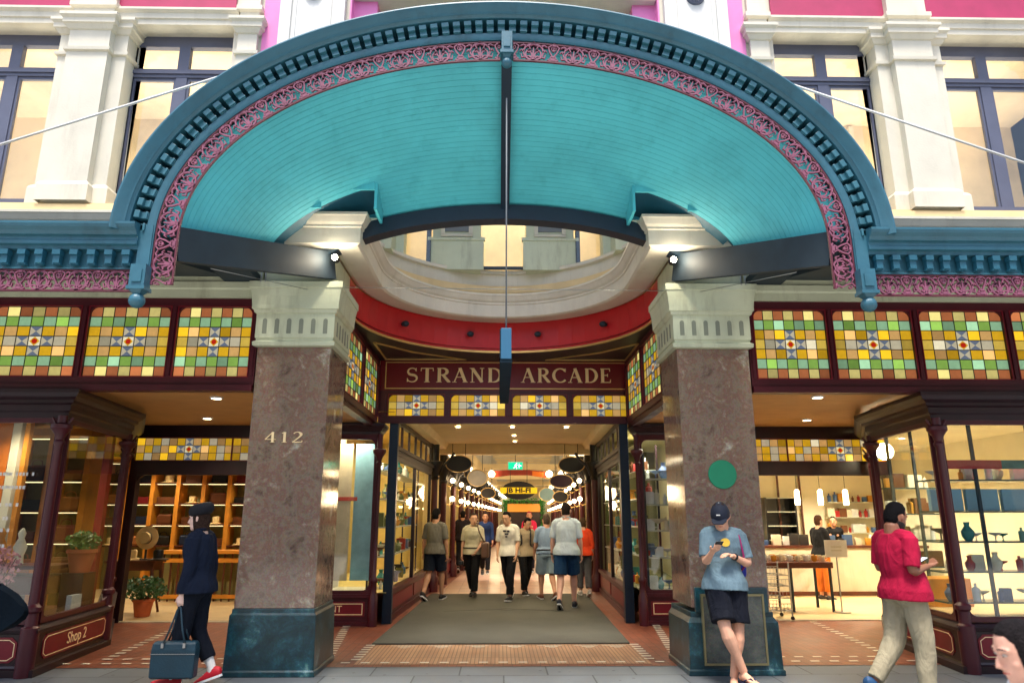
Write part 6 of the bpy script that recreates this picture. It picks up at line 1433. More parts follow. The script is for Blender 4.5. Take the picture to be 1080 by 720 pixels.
mb = MB(); mb.rings([[(u-0.02, -q*0.07, zb+0.1), (u-0.02, q*0.07, zb+0.1), (u-0.02, q*0.05, zt+0.1), (u-0.02, -q*0.05, zt+0.1)] for u, q, zb, zt in ((-0.5, 0.6, -0.16, 0.12), (-0.35, 0.9, -0.18, 0.17), (-0.12, 1, -0.17, 0.20), (0.02, 1, -0.12, 0.12), (0.10, 0.8, -0.06, 0.05), (0.13, 0.5, -0.02, 0.01))]); mb.build('sack', mat('bag_navy', srgb(6, 14, 22), 0.9, spec=0.05, var=0.15, bump=0.3, bscale=40), t, smooth=50)
mb = MB(); mb.tube([(-0.12, 0, 0.28), (-0.2, 0, 0.42), (-0.38, 0, 0.55), (-0.5, 0, 0.42), (-0.45, 0, 0.22)], 0.012, 8); mb.build('strap', bpy.data.materials['bag_navy'], t, smooth=180)

# ---- people inside the arcade
W0 = lambda a=0.25: [((0.02, a*1.5, -1), (0.01, a*0.2, -1), (0, 1, 0.12)), ((-0.02, -a*0.6, -1), (-0.01, -a*3.2, -1), (0, 1, -0.5))]
W1 = lambda a=0.25: W0(a)[::-1]
AR = [((-0.14, 0.22, -1), (-0.02, 0.55, -1), None), ((0.14, -0.28, -1), (0.02, 0.10, -1), None)]
person('person in grey T-shirt and dark shorts from behind, at the left of the mat', (-1.28, 6.42, 0), rad(-16), H=1.74, skin=(190, 140, 108), legs=W1(0.22), arms=[((-0.2, 0, -1), (-0.08, 0.1, -1), None), ((0.2, 0, -1), (0.08, 0.1, -1), None)],
       top=(104, 100, 90), bottom=(22, 30, 44), leglen=0.44, hair=(22, 18, 18), shoe=(24, 24, 28), hem=0.03, eyes=False, topname='t_shirt')
o, J = person('person in cream polo shirt and black trousers walking out with a brown bag', (-0.56, 6.85, 0), rad(163), H=1.62, skin=(205, 156, 124), legs=W0(0.16), arms=[((-0.18, 0.12, -1), (0.25, 0.5, -0.55), None), ((0.18, 0.0, -1), (0.05, 0.15, -1), None)],
       top=(186, 178, 150), bottom=(20, 20, 22), leglen=0.96, hair=(70, 56, 46), shoe=(18, 18, 20), sole=(20, 20, 20), hem=0.01, belt=(30, 24, 20), collar=True, head=(0.5, 0.05, 0), build=1.08, topname='polo_shirt')
t = thing('shoulder_bag', 'brown leather shoulder bag on the hip of the person in the cream polo shirt', 'bag', tuple(world(o, (-0.27, 0.05, J['P0'].z-0.12))), rad(176))
mb = MB(); mb.box(-0.07, 0.07, -0.17, 0.17, -0.02, 0.28); mb.build('bag_body', mat('brown_leather', srgb(88, 60, 44), 0.5, var=0.15), t, bevel=0.03)
mb = MB(); mb.tube([(0.0, -0.1, 0.26), (0.10, -0.15, 0.48), (0.16, -0.08, 0.66), (0.16, 0.08, 0.64), (0.10, 0.16, 0.46), (0, 0.1, 0.26)], 0.014, 6); mb.build('strap', bpy.data.materials['brown_leather'], t, smooth=180)
t = thing('camera', 'small black camera carried low in the hand of the person in the polo shirt', 'camera', tuple(world(o, J['Wr'][1] + J['Hd'][1]*0.16)), rad(176))
mb = MB(); mb.box(-0.05, 0.05, -0.03, 0.03, -0.04, 0.03); mb.build('camera_body', M['black'], t, bevel=0.006); mb = MB(); mb.lathe([(0.026, 0.03), (0.026, 0.06), (0.02, 0.062)], (0, 0, 0), 12, 'y'); mb.build('lens', M['steel'], t)
o, J = person('person in a white printed T-shirt and black trousers stepping out of the arcade', (0.15, 6.4, 0), rad(158), H=1.70, lean=(0.03, 0.05), skin=(214, 164, 130), legs=W0(0.24), arms=[((-0.14, 0.0, -1), (0.05, 0.3, -1), None), ((0.14, 0.0, -1), (-0.02, 0.2, -1), None)],
       top=(226, 220, 204), bottom=(16, 16, 20), leglen=0.95, hair=(18, 15, 15), shoe=(26, 26, 30), hem=0.04, head=(-0.1, 0.25, 0), topname='t_shirt')
mb = MB(); p = J['P0'] + J['up']*0.33 + J['fw']*0.136
for (u, v, w_, h_) in ((-0.05, 0.05, 0.05, 0.035), (0.02, 0.055, 0.06, 0.03), (-0.02, 0.0, 0.07, 0.03), (-0.01, -0.05, 0.04, 0.03)): mb.prism([(u-w_/2, v-h_/2), (u+w_/2, v-h_/2), (u+w_/2, v+h_/2), (u-w_/2, v+h_/2)], lambda a, b, c: p + J['rt']*a + J['up']*b + J['fw']*c, -0.03, 0.01)
mb.build('shirt_print', mat('dark_print', srgb(50, 46, 60), 0.8), o)
o, J = person('person in a tan T-shirt with dark backpack straps walking out just behind the white T-shirt', (0.50, 7.35, 0), rad(200), H=1.58, lean=(0, 0.05), skin=(200, 150, 118), legs=W1(0.24), arms=AR, top=(176, 158, 128), bottom=(18, 18, 22), leglen=0.95, hair=(20, 16, 16), shoe=(24, 24, 26), head=(0.3, 0.3, 0), topname='t_shirt')
t = thing('backpack', 'dark backpack worn by the person in the tan T-shirt', 'backpack', tuple(world(o, (0, 0, 0))), rad(184))
mb = MB(); c = J['P0'] + J['up']*0.27 - J['fw']*0.2; mb.obox(c, J['rt'], J['fw'], J['up'], 0.14, 0.07, 0.2); mb.build('pack', mat('pack_black', srgb(26, 26, 30), 0.7, var=0.1), t, bevel=0.04)
mb = MB()
for s_, S in zip((-1, 1), J['Sh']): mb.tube([S - J['fw']*0.14 - J['rt']*s_*0.06, S + J['up']*0.075 - J['rt']*s_*0.06, S + J['fw']*0.12 - J['rt']*s_*0.06 - J['up']*0.06, S + J['fw']*0.13 - J['rt']*s_*0.06 - J['up']*0.22, S - J['rt']*s_*0.03 - J['up']*0.32], 0.02, 6, 0.008)
mb.build('strap', bpy.data.materials['pack_black'], t)
person('person in pale blue shirt and grey shorts walking in beside the tall one', (0.88, 6.45, 0), rad(14), H=1.62, build=1.15, skin=(206, 150, 120), legs=W0(0.2), arms=AR, top=(132, 152, 176), bottom=(128, 146, 158), leglen=0.48, hair=(110, 90, 76), shoe=(110, 64, 44), belt=(40, 34, 34), hem=0.0, eyes=False, topname='shirt')
o, J = person('tall person in a pale shirt and blue shorts walking into the arcade, seen from behind', (1.14, 5.15, 0), rad(-10), H=1.84, build=1.08, lean=(0, 0.04), skin=(222, 168, 144), legs=W1(0.24), arms=[((-0.2, 0, -1), (-0.06, 0.14, -1), None), ((0.2, 0, -1), (0.06, 0.2, -1), None)], top=(186, 198, 204), bottom=(28, 62, 96), leglen=0.44, hair=(46, 34, 28), shoe=(26, 30, 40), hem=0.04, collar=True, eyes=False, topname='shirt')
mb = MB(); mb.tube([J['Wr'][0] + (J['El'][0]-J['Wr'][0])*0.05, J['Wr'][0] + (J['El'][0]-J['Wr'][0])*0.14], 0.036, 12); mb.build('wristwatch', M['black'], o, smooth=60)
person('person in orange shirt and grey trousers walking in, right of the tall one', (1.66, 7.0, 0), rad(4), H=1.52, fem=True, skin=(214, 160, 134), legs=W0(0.12), arms=AR, top=(232, 74, 36), sleeve=0.7, bottom=(92, 90, 92), leglen=0.93, hair=(96, 70, 50), hairlen=0.2, shoe=(200, 196, 190), hem=0.05, eyes=False, topname='blouse')
person('person in dark clothes and a backpack deeper in the arcade on the left', (-1.1, 13.5, 0), rad(0), H=1.72, skin=(190, 140, 110), legs=W1(0.15), arms=AR, top=(36, 32, 38), sleeve=0.9, bottom=(24, 24, 30), leglen=0.96, hair=(26, 20, 20), shoe=(20, 20, 24), jacket=True, voxel=0.011, eyes=False, topname='jacket')
person('person in a navy top deeper in the arcade, half hidden by the polo shirt', (-0.42, 12.5, 0), rad(180), H=1.66, skin=(190, 140, 110), legs=W0(0.15), arms=AR, top=(30, 50, 92), sleeve=0.9, bottom=(24, 24, 30), leglen=0.96, hair=(30, 24, 22), shoe=(20, 20, 24), voxel=0.011, topname='top')
person('person in a bright pink top far back between the tan and pale blue shirts', (0.82, 13.0, 0), rad(180), H=1.70, skin=(200, 150, 120), legs=W0(0.15), arms=AR, top=(214, 44, 84), sleeve=0.5, bottom=(40, 40, 50), leglen=0.96, hair=(190, 40, 70), shoe=(20, 20, 24), voxel=0.011, fem=True, topname='top')
person('person in dark blue far back on the right beside the columns', (2.05, 15.5, 0), rad(180), H=1.78, skin=(190, 140, 110), legs=W0(0.15), arms=AR, top=(46, 56, 92), sleeve=0.9, bottom=(30, 30, 40), leglen=0.96, hair=(40, 30, 26), shoe=(20, 20, 24), voxel=0.011, topname='jacket')
person('small distant person in pale clothes in the middle of the arcade', (0.25, 22, 0), rad(180), H=1.7, skin=(190, 140, 110), legs=W0(0.15), arms=AR, top=(150, 140, 130), sleeve=0.9, bottom=(30, 30, 40), leglen=0.96, hair=(40, 30, 26), shoe=(20, 20, 24), voxel=0.013, topname='top')
# ================================================================ side shops
M['amber_wood'] = mat('amber_timber', srgb(206, 134, 44), 0.45, var=0.15, scale=2.5)
M['olive_back'] = mat('olive_shelf_back', srgb(132, 124, 76), 0.7, var=0.12, scale=1.5)
M['brown_wood'] = mat('brown_timber', srgb(90, 44, 28), 0.4, var=0.2, scale=5)
M['cream_wall'] = mat('shop_cream_wall', srgb(240, 234, 210), 0.7, var=0.04, scale=1)
for s in (-1, 1):
    side = 'left' if s < 0 else 'right'
    t = thing('shop_room', f'lit interior walls and ceiling of the {side} shop', 'shop', (s*6, 6, 0))
    mb = MB(); a, b = (2.72, 9.0)
    mb.quad((s*a, 9.4, 0), (s*b, 9.4, 0), (s*b, 9.4, 3.6), (s*a, 9.4, 3.6)); mb.quad((s*a, 3.45, 0), (s*a, 9.4, 0), (s*a, 9.4, 3.6), (s*a, 3.45, 3.6)) if False else None
    mb.quad((s*2.96 if s > 0 else -2.74, 3.7, 0), (s*3.6, 9.4, 0), (s*3.6, 9.4, 3.6), (s*2.96 if s > 0 else -2.74, 3.7, 3.6)); mb.quad((s*8.98, 0.1, 0), (s*8.98, 9.4, 0), (s*8.98, 9.4, 3.6), (s*8.98, 0.1, 3.6))
    putw(mb, 'wall', M['olive_back'] if s < 0 else M['cream_wall'], t, recalc=False)
    mb = MB(); mb.quad((s*2.7, 3.83, 2.98), (s*9, 3.83, 2.98), (s*9, 9.4, 2.98), (s*2.7, 9.4, 2.98)); mb.poly([(s*4.9, 0.15, 2.96), (s*9, 0.15, 2.96), (s*9, 3.84, 2.96), (s*5.95, 3.84, 2.96), (s*5.05, 1.8, 2.96)]); putw(mb, 'ceiling', M['tan'] if s < 0 else M['cream_wall'], t, recalc=False)
    mb = MB(); mb.poly([(s*4.85, 0.12, 0.02), (s*9, 0.12, 0.02), (s*9, 3.9, 0.02), (s*5.95, 3.9, 0.02), (s*5.05, 1.8, 0.02)]); mb.m = 0; putw(mb, 'bay_floor', M['floor_beige'], t, recalc=False)
    mb = MB(); mb.poly([(s*4.87, 0.12, 0.46), (s*9, 0.12, 0.46), (s*9, 1.9, 0.46), (s*5.08, 1.9, 0.46)]); putw(mb, 'display_plinth', M['floor_beige'] if s > 0 else M['brown_wood'], t, recalc=False)
    for (x, y, e) in ((5.2, 5.2, 90), (7.4, 5.2, 90), (5.2, 7.6, 90), (7.4, 7.6, 90), (6.2, 1.4, 70), (7.9, 1.4, 60)):
        e *= 0.55 if s < 0 else 1.65
        wl = {(5.2, 5.2): 'just inside the doorway', (7.4, 5.2): 'behind the bay', (5.2, 7.6): 'towards the back wall', (7.4, 7.6): 'in the far back corner', (6.2, 1.4): 'over the bay display near its column', (7.9, 1.4): 'over the outer end of the bay display'}[(x, y)]
        downlight(s*x, y, 2.955 if y < 3 else 2.978, f'ceiling downlight of the {side} shop {wl}', e*1.6, 0.08)
# ---------- left shop: cabinets of bags
def bag(mb, w, h, d, kind=0):
    if kind == 0:
        mb.rings([[(-w/2*a, -d/2*b, z), (w/2*a, -d/2*b, z), (w/2*a, d/2*b, z), (-w/2*a, d/2*b, z)] for a, b, z in ((0.92, 0.9, 0), (1, 1, h*0.12), (0.97, 1, h*0.6), (0.85, 0.5, h*0.72))])
        mb.tube([(-w*0.25, 0, h*0.68), (-w*0.2, 0, h*0.92), (0, 0, h), (w*0.2, 0, h*0.92), (w*0.25, 0, h*0.68)], 0.010, 6)
    elif kind == 1:
        mb.rings([[(-w/2*a, -d/2*b, z), (w/2*a, -d/2*b, z), (w/2*a, d/2*b, z), (-w/2*a, d/2*b, z)] for a, b, z in ((1, 1, 0), (1, 1, h*0.4), (0.96, 0.8, h*0.5))]); mb.box(-w*0.5, w*0.5, -d*0.53, -d*0.5, h*0.22, h*0.5)
    else:
        mb.lathe([(w*0.48, 0), (w*0.5, h*0.05), (w*0.22, h*0.12), (w*0.24, h*0.45), (w*0.20, h*0.55), (0.01, h*0.56)], (0, 0, 0), 16)
BM = [('black', mat('leather_black', srgb(24, 22, 24), 0.4, var=0.1)), ('brown', mat('leather_brown', srgb(96, 54, 30), 0.4, var=0.15)), ('tan', mat('leather_tan', srgb(170, 110, 60), 0.45, var=0.1)), ('navy', mat('leather_navy', srgb(24, 36, 60), 0.4, var=0.1)), ('dark red', mat('leather_red', srgb(110, 26, 30), 0.4, var=0.1)), ('straw', mat('straw_hat', srgb(222, 196, 140), 0.8, var=0.08))]
def cabinet(label, x0, x1, y, zs, step, where, depth=0.4, seed=1, hats=False):
    t = thing('display_cabinet', label, 'cabinet', ((x0+x1)/2, y, 0)); r = random.Random(seed)
    n = max(1, round((x1-x0)/step)); w = (x1-x0)/n; zt = 2.75
    mb = MB(); mb.box(x0, x1, y+depth/2, y+depth/2+0.02, 0.02, zt); putw(mb, 'back_panel', M['olive_back'], t)
    mb = MB()
    for i in range(n+1): mb.box(x0+i*w-0.045, x0+i*w+0.045, y-depth/2, y+depth/2, 0.02, zt)
    mb.box(x0, x1, y-depth/2-0.005, y+depth/2, zt, zt+0.12); putw(mb, 'upright', M['amber_wood'], t)
    mb = MB()
    for z in zs:
        for i in range(n): mb.box(x0+i*w+0.045, x0+(i+1)*w-0.045, y-depth/2+0.02, y+depth/2, z-0.03, z)
    putw(mb, 'shelf', M['brown_wood'], t)
    mb = MB()
    for z in list(zs[1:])+[zt]:
        for i in range(n): mb.box(x0+i*w+0.08, x0+(i+1)*w-0.08, y-depth/2+0.05, y-depth/2+0.07, z-0.045, z-0.032)
    putw(mb, 'strip_light', M.setdefault('strip', emitter('strip_glow', (1, 0.8, 0.4), 1.0)), t)
    for j, z in enumerate(zs):
        for i in range(n):
            c, m_ = BM[r.choice([0, 0, 1, 1, 2, 3, 4])]; kd = r.choice([0, 0, 1]); nm = 'handbag' if kd == 0 else 'satchel'
            if hats and (i+j) % 5 == 0: c, m_ = BM[5]; kd = 2; nm = 'hat'
            mb = MB(); bag(mb, r.uniform(0.55, 0.72)*w, r.uniform(0.27, 0.34), 0.17, kd)
            o = mb.build(nm, m_, bevel=0.008 if kd < 2 else 0, smooth=None if kd < 2 else 50); o.location = (x0+(i+0.5)*w, y-0.02, z); tag(o, f'{c} {nm}, {ORD[i]} from left on {["lowest", "second", "third", "fourth", "top"][j]} shelf of {where}', nm, 'bags on the left shop shelves')
    return t
cabinet('amber timber wall of lit shelves with bags at the back of the left shop', -8.9, -3.8, 8.6, (0.95, 1.4, 1.85, 2.3), 0.56, 'back wall', seed=3, hats=True)
cabinet('amber timber shelves with bags dividing the far left bay from its shop', -8.6, -6.3, 3.4, (0.75, 1.2, 1.65, 2.1), 0.56, 'bay cabinet', seed=8)
# tall leaning boards of the far left window (orange timber and cream)
t = thing('timber_screen', 'tall amber timber screen with a cream post standing in the far left window', 'screen', (-6.7, 1.9, 0))
mb = MB(); mb.box(-0.60, 0.10, -0.03, 0.03, 0.46, 2.95); mb.build('panel', mat('orange_timber', srgb(196, 106, 26), 0.45, var=0.15, scale=2), t)
mb = MB(); mb.box(0.13, 0.24, -0.06, 0.06, 0.46, 2.95); mb.build('post', M['cream'], t)
mb = MB(); mb.box(-0.72, -0.62, -0.06, 0.06, 0.46, 2.95); mb.box(0.28, 0.34, -0.04, 0.04, 0.46, 2.95); mb.build('edge_strip', M['amber_wood'], t)
# dried pink flowers in a vase, plinths, dolls
def bush(mb, r, c, rad_, n, leaf=0.03, squash=1.0):
    for k in range(n):
        d = Vector((r.gauss(0, 1), r.gauss(0, 1), r.gauss(0, 1))); d = d.normalized()*rad_*(r.random()**0.4); p = Vector(c)+Vector((d.x, d.y, d.z*squash))
        a = Vector((r.uniform(-1, 1), r.uniform(-1, 1), r.uniform(-1, 1))).normalized(); b = a.orthogonal().normalized()
        mb.quad(p-a*leaf, p+b*leaf*0.5, p+a*leaf, p-b*leaf*0.5)
r = random.Random(5)
t = thing('flower_vase', 'dried pink and white flowers in a white vase in the far left window', 'flowers', (-5.62, 0.55, 0.46))
mb = MB(); mb.lathe([(0.08, 0), (0.11, 0.12), (0.06, 0.25), (0.07, 0.3)], (0, 0, 0), 16); mb.build('vase', M['white'], t, smooth=60)
mb = MB(); bush(mb, r, (0, 0, 0.55), 0.24, 420, 0.028); mb.build('blossom', mat('dried_pink', srgb(206, 140, 150), 0.8, var=0.2, scale=8), t, recalc=False)
mb = MB()
for k in range(22): a = r.uniform(0, 6.3); q = r.uniform(0.05, 0.2); mb.tube([(0, 0, 0.2), (q*0.5*math.cos(a), q*0.5*math.sin(a), 0.42), (q*math.cos(a), q*math.sin(a), 0.65)], 0.003, 4)
mb.build('stem', M['brown_wood'], t)
t = thing('display_table', 'dark timber table holding figures and flowers behind the left side glass', 'table', (-5.75, 1.25, 0.46))
mb = MB(); mb.box(-0.5, 0.5, -0.3, 0.3, 0.50, 0.54); mb.build('table_top', M['brown_wood'], t)
mb = MB()
for x in (-0.45, 0.41):
    for y in (-0.27, 0.23): mb.box(x, x+0.04, y, y+0.04, 0.002, 0.5)
mb.box(-0.45, 0.45, -0.25, 0.25, 0.22, 0.42)
mb.build('leg_frame', M['brown_wood'], t)
for k, (x, lab) in enumerate(((-6.05, 'left'), (-5.85, 'middle'), (-5.62, 'right'))):
    mb = MB(); mb.lathe([(0.06, 0), (0.05, 0.1), (0.075, 0.2), (0.03, 0.3), (0.045, 0.36), (0.01, 0.42)], (0, 0, 0), 14); o = mb.build('figurine', [M['amber_wood'], goods_cols[1], goods_cols[6]][k], smooth=60); o.location = (x, 1.2+0.06*k, 1.002); tag(o, f'carved {["amber", "ivory", "brown"][k]} figurine, {lab} of the three on the dark display table', 'figurine', 'figurines on the display table')
def potted(name, label, loc, rad_, h, n, col, leaf=0.035, seed=1):
    r = random.Random(seed); t = thing(name, label, 'plant', loc)
    mb = MB(); mb.lathe([(0.11, 0), (0.15, 0.22), (0.17, 0.23), (0.17, 0.27), (0.14, 0.27), (0.13, 0.22)], (0, 0, 0), 18); mb.build('pot', mat('terracotta_pot', srgb(186, 96, 56), 0.8, var=0.1), t, smooth=50)
    mb = MB(); bush(mb, r, (0, 0, h), rad_, n, leaf, 0.6); mb.build('foliage', mat('leaf_green', srgb(*col), 0.5, var=0.3, scale=10), t, recalc=False)
    mb = MB()
    for k in range(14): a = r.uniform(0, 6.3); q = r.uniform(0.1, rad_); mb.tube([(0, 0, 0.22), (q*0.5*math.cos(a), q*0.5*math.sin(a), h*0.8), (q*math.cos(a), q*math.sin(a), h)], 0.004, 4)
    mb.build('stem', M['goods_g'] if 'goods_g' in M else mat('stem_green', srgb(60, 90, 40), 0.7), t)
potted('potted_plant', 'leafy green plant in a terracotta pot just inside the left doorway', (-5.75, 4.35, 0.012), 0.34, 0.42, 700, (40, 84, 40), seed=2)
potted('potted_plant', 'trailing green plant behind the left side glass near the red post', (-5.15, 1.35, 0.9), 0.2, 0.36, 260, (84, 120, 44), seed=6)
mb = MB(); mb.box(-5.28, -5.02, 1.22, 1.48, 0.461, 0.9); tag(mb.build('plinth', M['brown_wood']), 'small dark plinth under the trailing plant in the left side window', 'plinth')
mb = MB(); mb.box(-5.72, -5.62, 2.55, 2.65, 0.02, 2.95); tag(mb.build('red_post', mat('red_post', srgb(150, 34, 24), 0.4, var=0.1)), 'tall red timber post standing inside the left side window', 'post')
mb = MB(); mb.box(-5.0, -4.94, 0.9, 1.1, 0.47, 0.68); tag(mb.build('price_card', M['white']), 'small white card propped against the left side glass', 'card')
# table with hats near the doorway
t = thing('hall_table', 'small brown table with curved legs inside the left doorway', 'table', (-6.15, 4.75, 0.012))
mb = MB(); mb.box(-0.42, 0.42, -0.2, 0.2, 0.80, 0.84); mb.box(-0.38, 0.38, -0.17, 0.17, 0.68, 0.80); mb.build('table_top', M['brown_wood'], t)
for x in (-0.36, 0.36):
    for y in (-0.15, 0.15): mb = MB(); mb.tube([(x, y, 0.7), (x*1.06, y*1.1, 0.5), (x*0.96, y, 0.2), (x*1.08, y*1.1, 0)], [0.03, 0.028, 0.018, 0.022], 8); mb.build('leg', M['brown_wood'], t)
t = thing('hat_stand', 'straw hat with a dark band perched above black hats on the hall table', 'hat', (-6.0, 4.75, 0.855))
mb = MB(); mb.tube([(0, 0, 0), (0, 0, 0.28)], 0.02, 8); mb.lathe([(0.09, 0), (0.09, 0.02)], (0, 0, 0), 14); mb.build('stand', M['black'], t)
mb = MB(); mb.lathe([(0.01, -0.10), (0.09, -0.09), (0.10, -0.03), (0.19, 0.0), (0.19, 0.01), (0.1, 0.01)], (0, -0.02, 0.36), 24, 'y'); mb.build('brim', BM[5][1], t, smooth=50)
mb = MB(); mb.lathe([(0.102, -0.06), (0.104, -0.03)], (0, -0.02, 0.36), 24, 'y', caps=False); mb.build('hat_band', M['black'], t)
for k, (dx, zz) in enumerate(((-0.22, 0.852), (0.22, 0.852))):
    mb = MB(); bag(mb, 0.34, 0.30, 0.2, 2); o = mb.build('hat', M['black'] if k else BM[5][1], smooth=50); o.location = (-6.0+dx, 4.74, zz); tag(o, f'{"black" if k else "straw"} hat lying flat on the hall table', 'hat')
# counter with balusters
t = thing('shop_counter', 'amber timber railing counter across the left shop', 'counter', (-5.2, 6.6, 0.012))
mb = MB(); mb.box(-1.3, 1.4, -0.25, 0.25, 0.86, 0.92); mb.box(-1.3, 1.4, -0.2, -0.16, 0.70, 0.78); mb.box(-1.3, 1.4, -0.2, -0.16, 0.05, 0.12); mb.build('counter_top', M['amber_wood'], t)
mb = MB()
for k in range(19): mb.box(-1.25+k*0.144, -1.22+k*0.144, -0.19, -0.17, 0.0, 0.86)
mb.build('baluster', M['brown_wood'], t)
mb = MB(); mb.box(-1.3, 1.4, 0.0, 0.25, 0.0, 0.86); mb.build('counter_body', M['olive_back'], t)
t = thing('mirror', 'white framed wall mirror standing by the bag shelves in the left shop', 'mirror', (-4.75, 8.2, 0.9))
mb = MB()
for a in ((-0.4, 0.4, 1.55, 1.6), (-0.4, 0.4, 0.1, 0.15), (-0.4, -0.35, 0.15, 1.55), (0.35, 0.4, 0.15, 1.55)): mb.box(a[0], a[1], -0.02, 0.02, a[2], a[3])
mb.build('frame', M['white'], t); mb = MB(); mb.box(-0.35, 0.35, 0, 0.01, 0.15, 1.55); mb.build('mirror_glass', mat('mirror_silver', (0.8, 0.8, 0.8), 0.05, metal=1, var=0), t)
# white lettering on the far left window (small illegible lines in the photograph)
mb = MB(); r = random.Random(2)
for i, (z, x1) in enumerate(((1.98, -5.05), (1.84, -5.12), (1.66, -5.14), (1.52, -5.2), (1.40, -5.2), (1.24, -5.24), (1.08, -5.28))):
    x = -5.72
    while x < x1:
        wl = r.uniform(0.018, 0.03); mb.box(x, x+wl, 0.028, 0.030, z, z+0.035); x += wl+0.012+(0.03 if r.random() < 0.2 else 0)
tag(mb.build('window_lettering', M['white']), 'seven faint rows of tiny white lettering on the far left shop window', 'lettering')

# ---------- right shop
t = thing('service_counter', 'white panelled service counter across the back of the right shop', 'counter', (6.9, 7.4, 0.012))
mb = MB(); mb.box(-1.6, 1.9, -0.2, 0.4, 0.06, 0.92); mb.build('counter_body', M['cream'], t)
mb = MB(); mb.box(-1.65, 1.9, -0.24, 0.44, 0.92, 0.97); mb.box(-1.62, 1.9, -0.21, 0.38, 0.0, 0.08); mb.build('counter_top', M['brown_wood'], t)
t = thing('wall_cupboard', 'dark cupboard with pale shelves on the back wall of the right shop', 'cupboard', (6.55, 9.15, 0.7))
mb = MB(); mb.box(-0.35, 0.35, 0.2, 0.24, 0, 1.3); mb.box(-0.37, -0.33, -0.1, 0.24, 0, 1.3); mb.box(0.33, 0.37, -0.1, 0.24, 0, 1.3); mb.build('carcass', M['black'], t)
mb = MB()
for z in (0, 0.32, 0.64, 0.96, 1.28): mb.box(-0.33, 0.33, -0.1, 0.2, z, z+0.02)
mb.build('shelf', M['shelf'], t)
for k, x in enumerate((6.35, 6.85, 7.4)):
    t = thing('pendant_lamp', f'glowing tubular pendant lamp over the service counter, {["left", "middle", "right"][k]} of three', 'pendant lamp', (x, 7.6, 1.80), group='pendants over the service counter')
    mb = MB(); mb.lathe([(0.05, 0), (0.055, 0.05), (0.05, 0.30), (0.02, 0.33)], (0, 0, 0), 14); mb.build('lamp_shade', emitter('pendant_glow', (1, 0.78, 0.42), 5), t, smooth=60)
    mb = MB(); mb.tube([(0, 0, 0.33), (0, 0, 1.17)], 0.005, 6); mb.build('cord', M['black'], t)
for k, x in enumerate((6.62, 7.15)):
    mb = MB(); mb.box(-0.02, 0.02, 0, 0.04, 0, 2.0); o = mb.build('wall_batten', M['brown_wood']); o.location = (x, 9.3, 0.96); tag(o, f'thin dark upright batten on the cream back wall, {["left", "right"][k]} one', 'batten')
person('shop assistant in a black top and orange skirt standing beside the goods table', (6.25, 6.5, 0), rad(-60), H=1.62, fem=True, skin=(214, 160, 130), legs=[((0.03, 0, -1), (0, 0, -1), (0, 1, 0))]*2, arms=[((-0.15, 0.15, -1), (0.2, 0.9, 0.1), None), ((0.15, 0.15, -1), (-0.2, 0.9, 0.1), None)], top=(20, 20, 24), sleeve=0.9, bottom=(206, 110, 40), leglen=0.9, hair=(80, 50, 34), hairlen=0.2, shoe=(40, 36, 36), voxel=0.010, hem=0.03, name='person')
person('shop assistant with dark tied hair behind the right end of the service counter', (7.35, 8.2, 0), rad(150), H=1.60, fem=True, skin=(214, 160, 130), legs=[((0.03, 0, -1), (0, 0, -1), (0, 1, 0))]*2, top=(20, 20, 24), sleeve=0.9, bottom=(30, 30, 34), leglen=0.9, hair=(30, 24, 22), hairlen=0.3, shoe=(40, 36, 36), voxel=0.010)
# goods table
t = thing('goods_table', 'long brown table on thin metal legs covered with cups in the right shop', 'table', (5.0, 5.0, 0.012))
mb = MB(); mb.box(-1.0, 0.62, -0.35, 0.35, 0.70, 0.80); mb.build('table_top', M['brown_wood'], t, bevel=0.01)
for x in (-0.95, -0.1, 0.57):
    for y in (-0.3, 0.3): mb = MB(); mb.box(x-0.018, x+0.018, y-0.018, y+0.018, 0, 0.70); mb.build('leg', M['steel'], t)
rows = [[(4.1+k*0.14, 4.78+0.0*j, 0.812) for k in range(11)] for j in (0,)] + [[(4.13+k*0.14, 5.0, 0.812) for k in range(11)]] + [[(4.1+k*0.14, 5.22, 0.812) for k in range(11)]]
for j, row in enumerate(rows):
    for i, pnt in enumerate(row):
        mb = MB(); mb.lathe([(0.025, 0), (0.045, 0.02), (0.05, 0.10), (0.045, 0.10), (0.04, 0.03)], (0, 0, 0), 12); mb.tube([(0.045, 0, 0.08), (0.08, 0, 0.07), (0.08, 0, 0.04), (0.045, 0, 0.025)], 0.006, 5)
        o = mb.build('cup', goods_cols[[1, 7, 1, 7, 0][(i+j*2) % 5]], smooth=50); o.location = pnt; tag(o, f'{["ivory", "white", "ivory", "white", "amber"][(i+j*2) % 5]} cup, {ORD[i]} from left in the {["front", "middle", "back"][j]} row on the goods table', 'cup', 'cups on the goods table')
t = thing('sign_stand', 'small white sign card standing on a metal pole at the end of the goods table', 'sign', (5.68, 4.62, 0.012))
mb = MB(); mb.box(-0.19, 0.19, -0.008, 0.008, 0.88, 1.16); mb.build('card', M['white'], t); mb = MB(); mb.tube([(0, 0.012, 0.0), (0, 0.012, 0.95)], 0.012, 8); mb.lathe([(0.13, 0), (0.13, 0.012)], (0, 0, 0), 18); mb.build('pole', M['steel_bright'], t)
mb = MB()
for k, z in enumerate((1.04, 0.98)): mb.box(-0.09, 0.09, -0.012, -0.008, z, z+0.02)
mb.build('faint_print', mat('faint_print', srgb(190, 186, 170), 0.8, var=0), t)
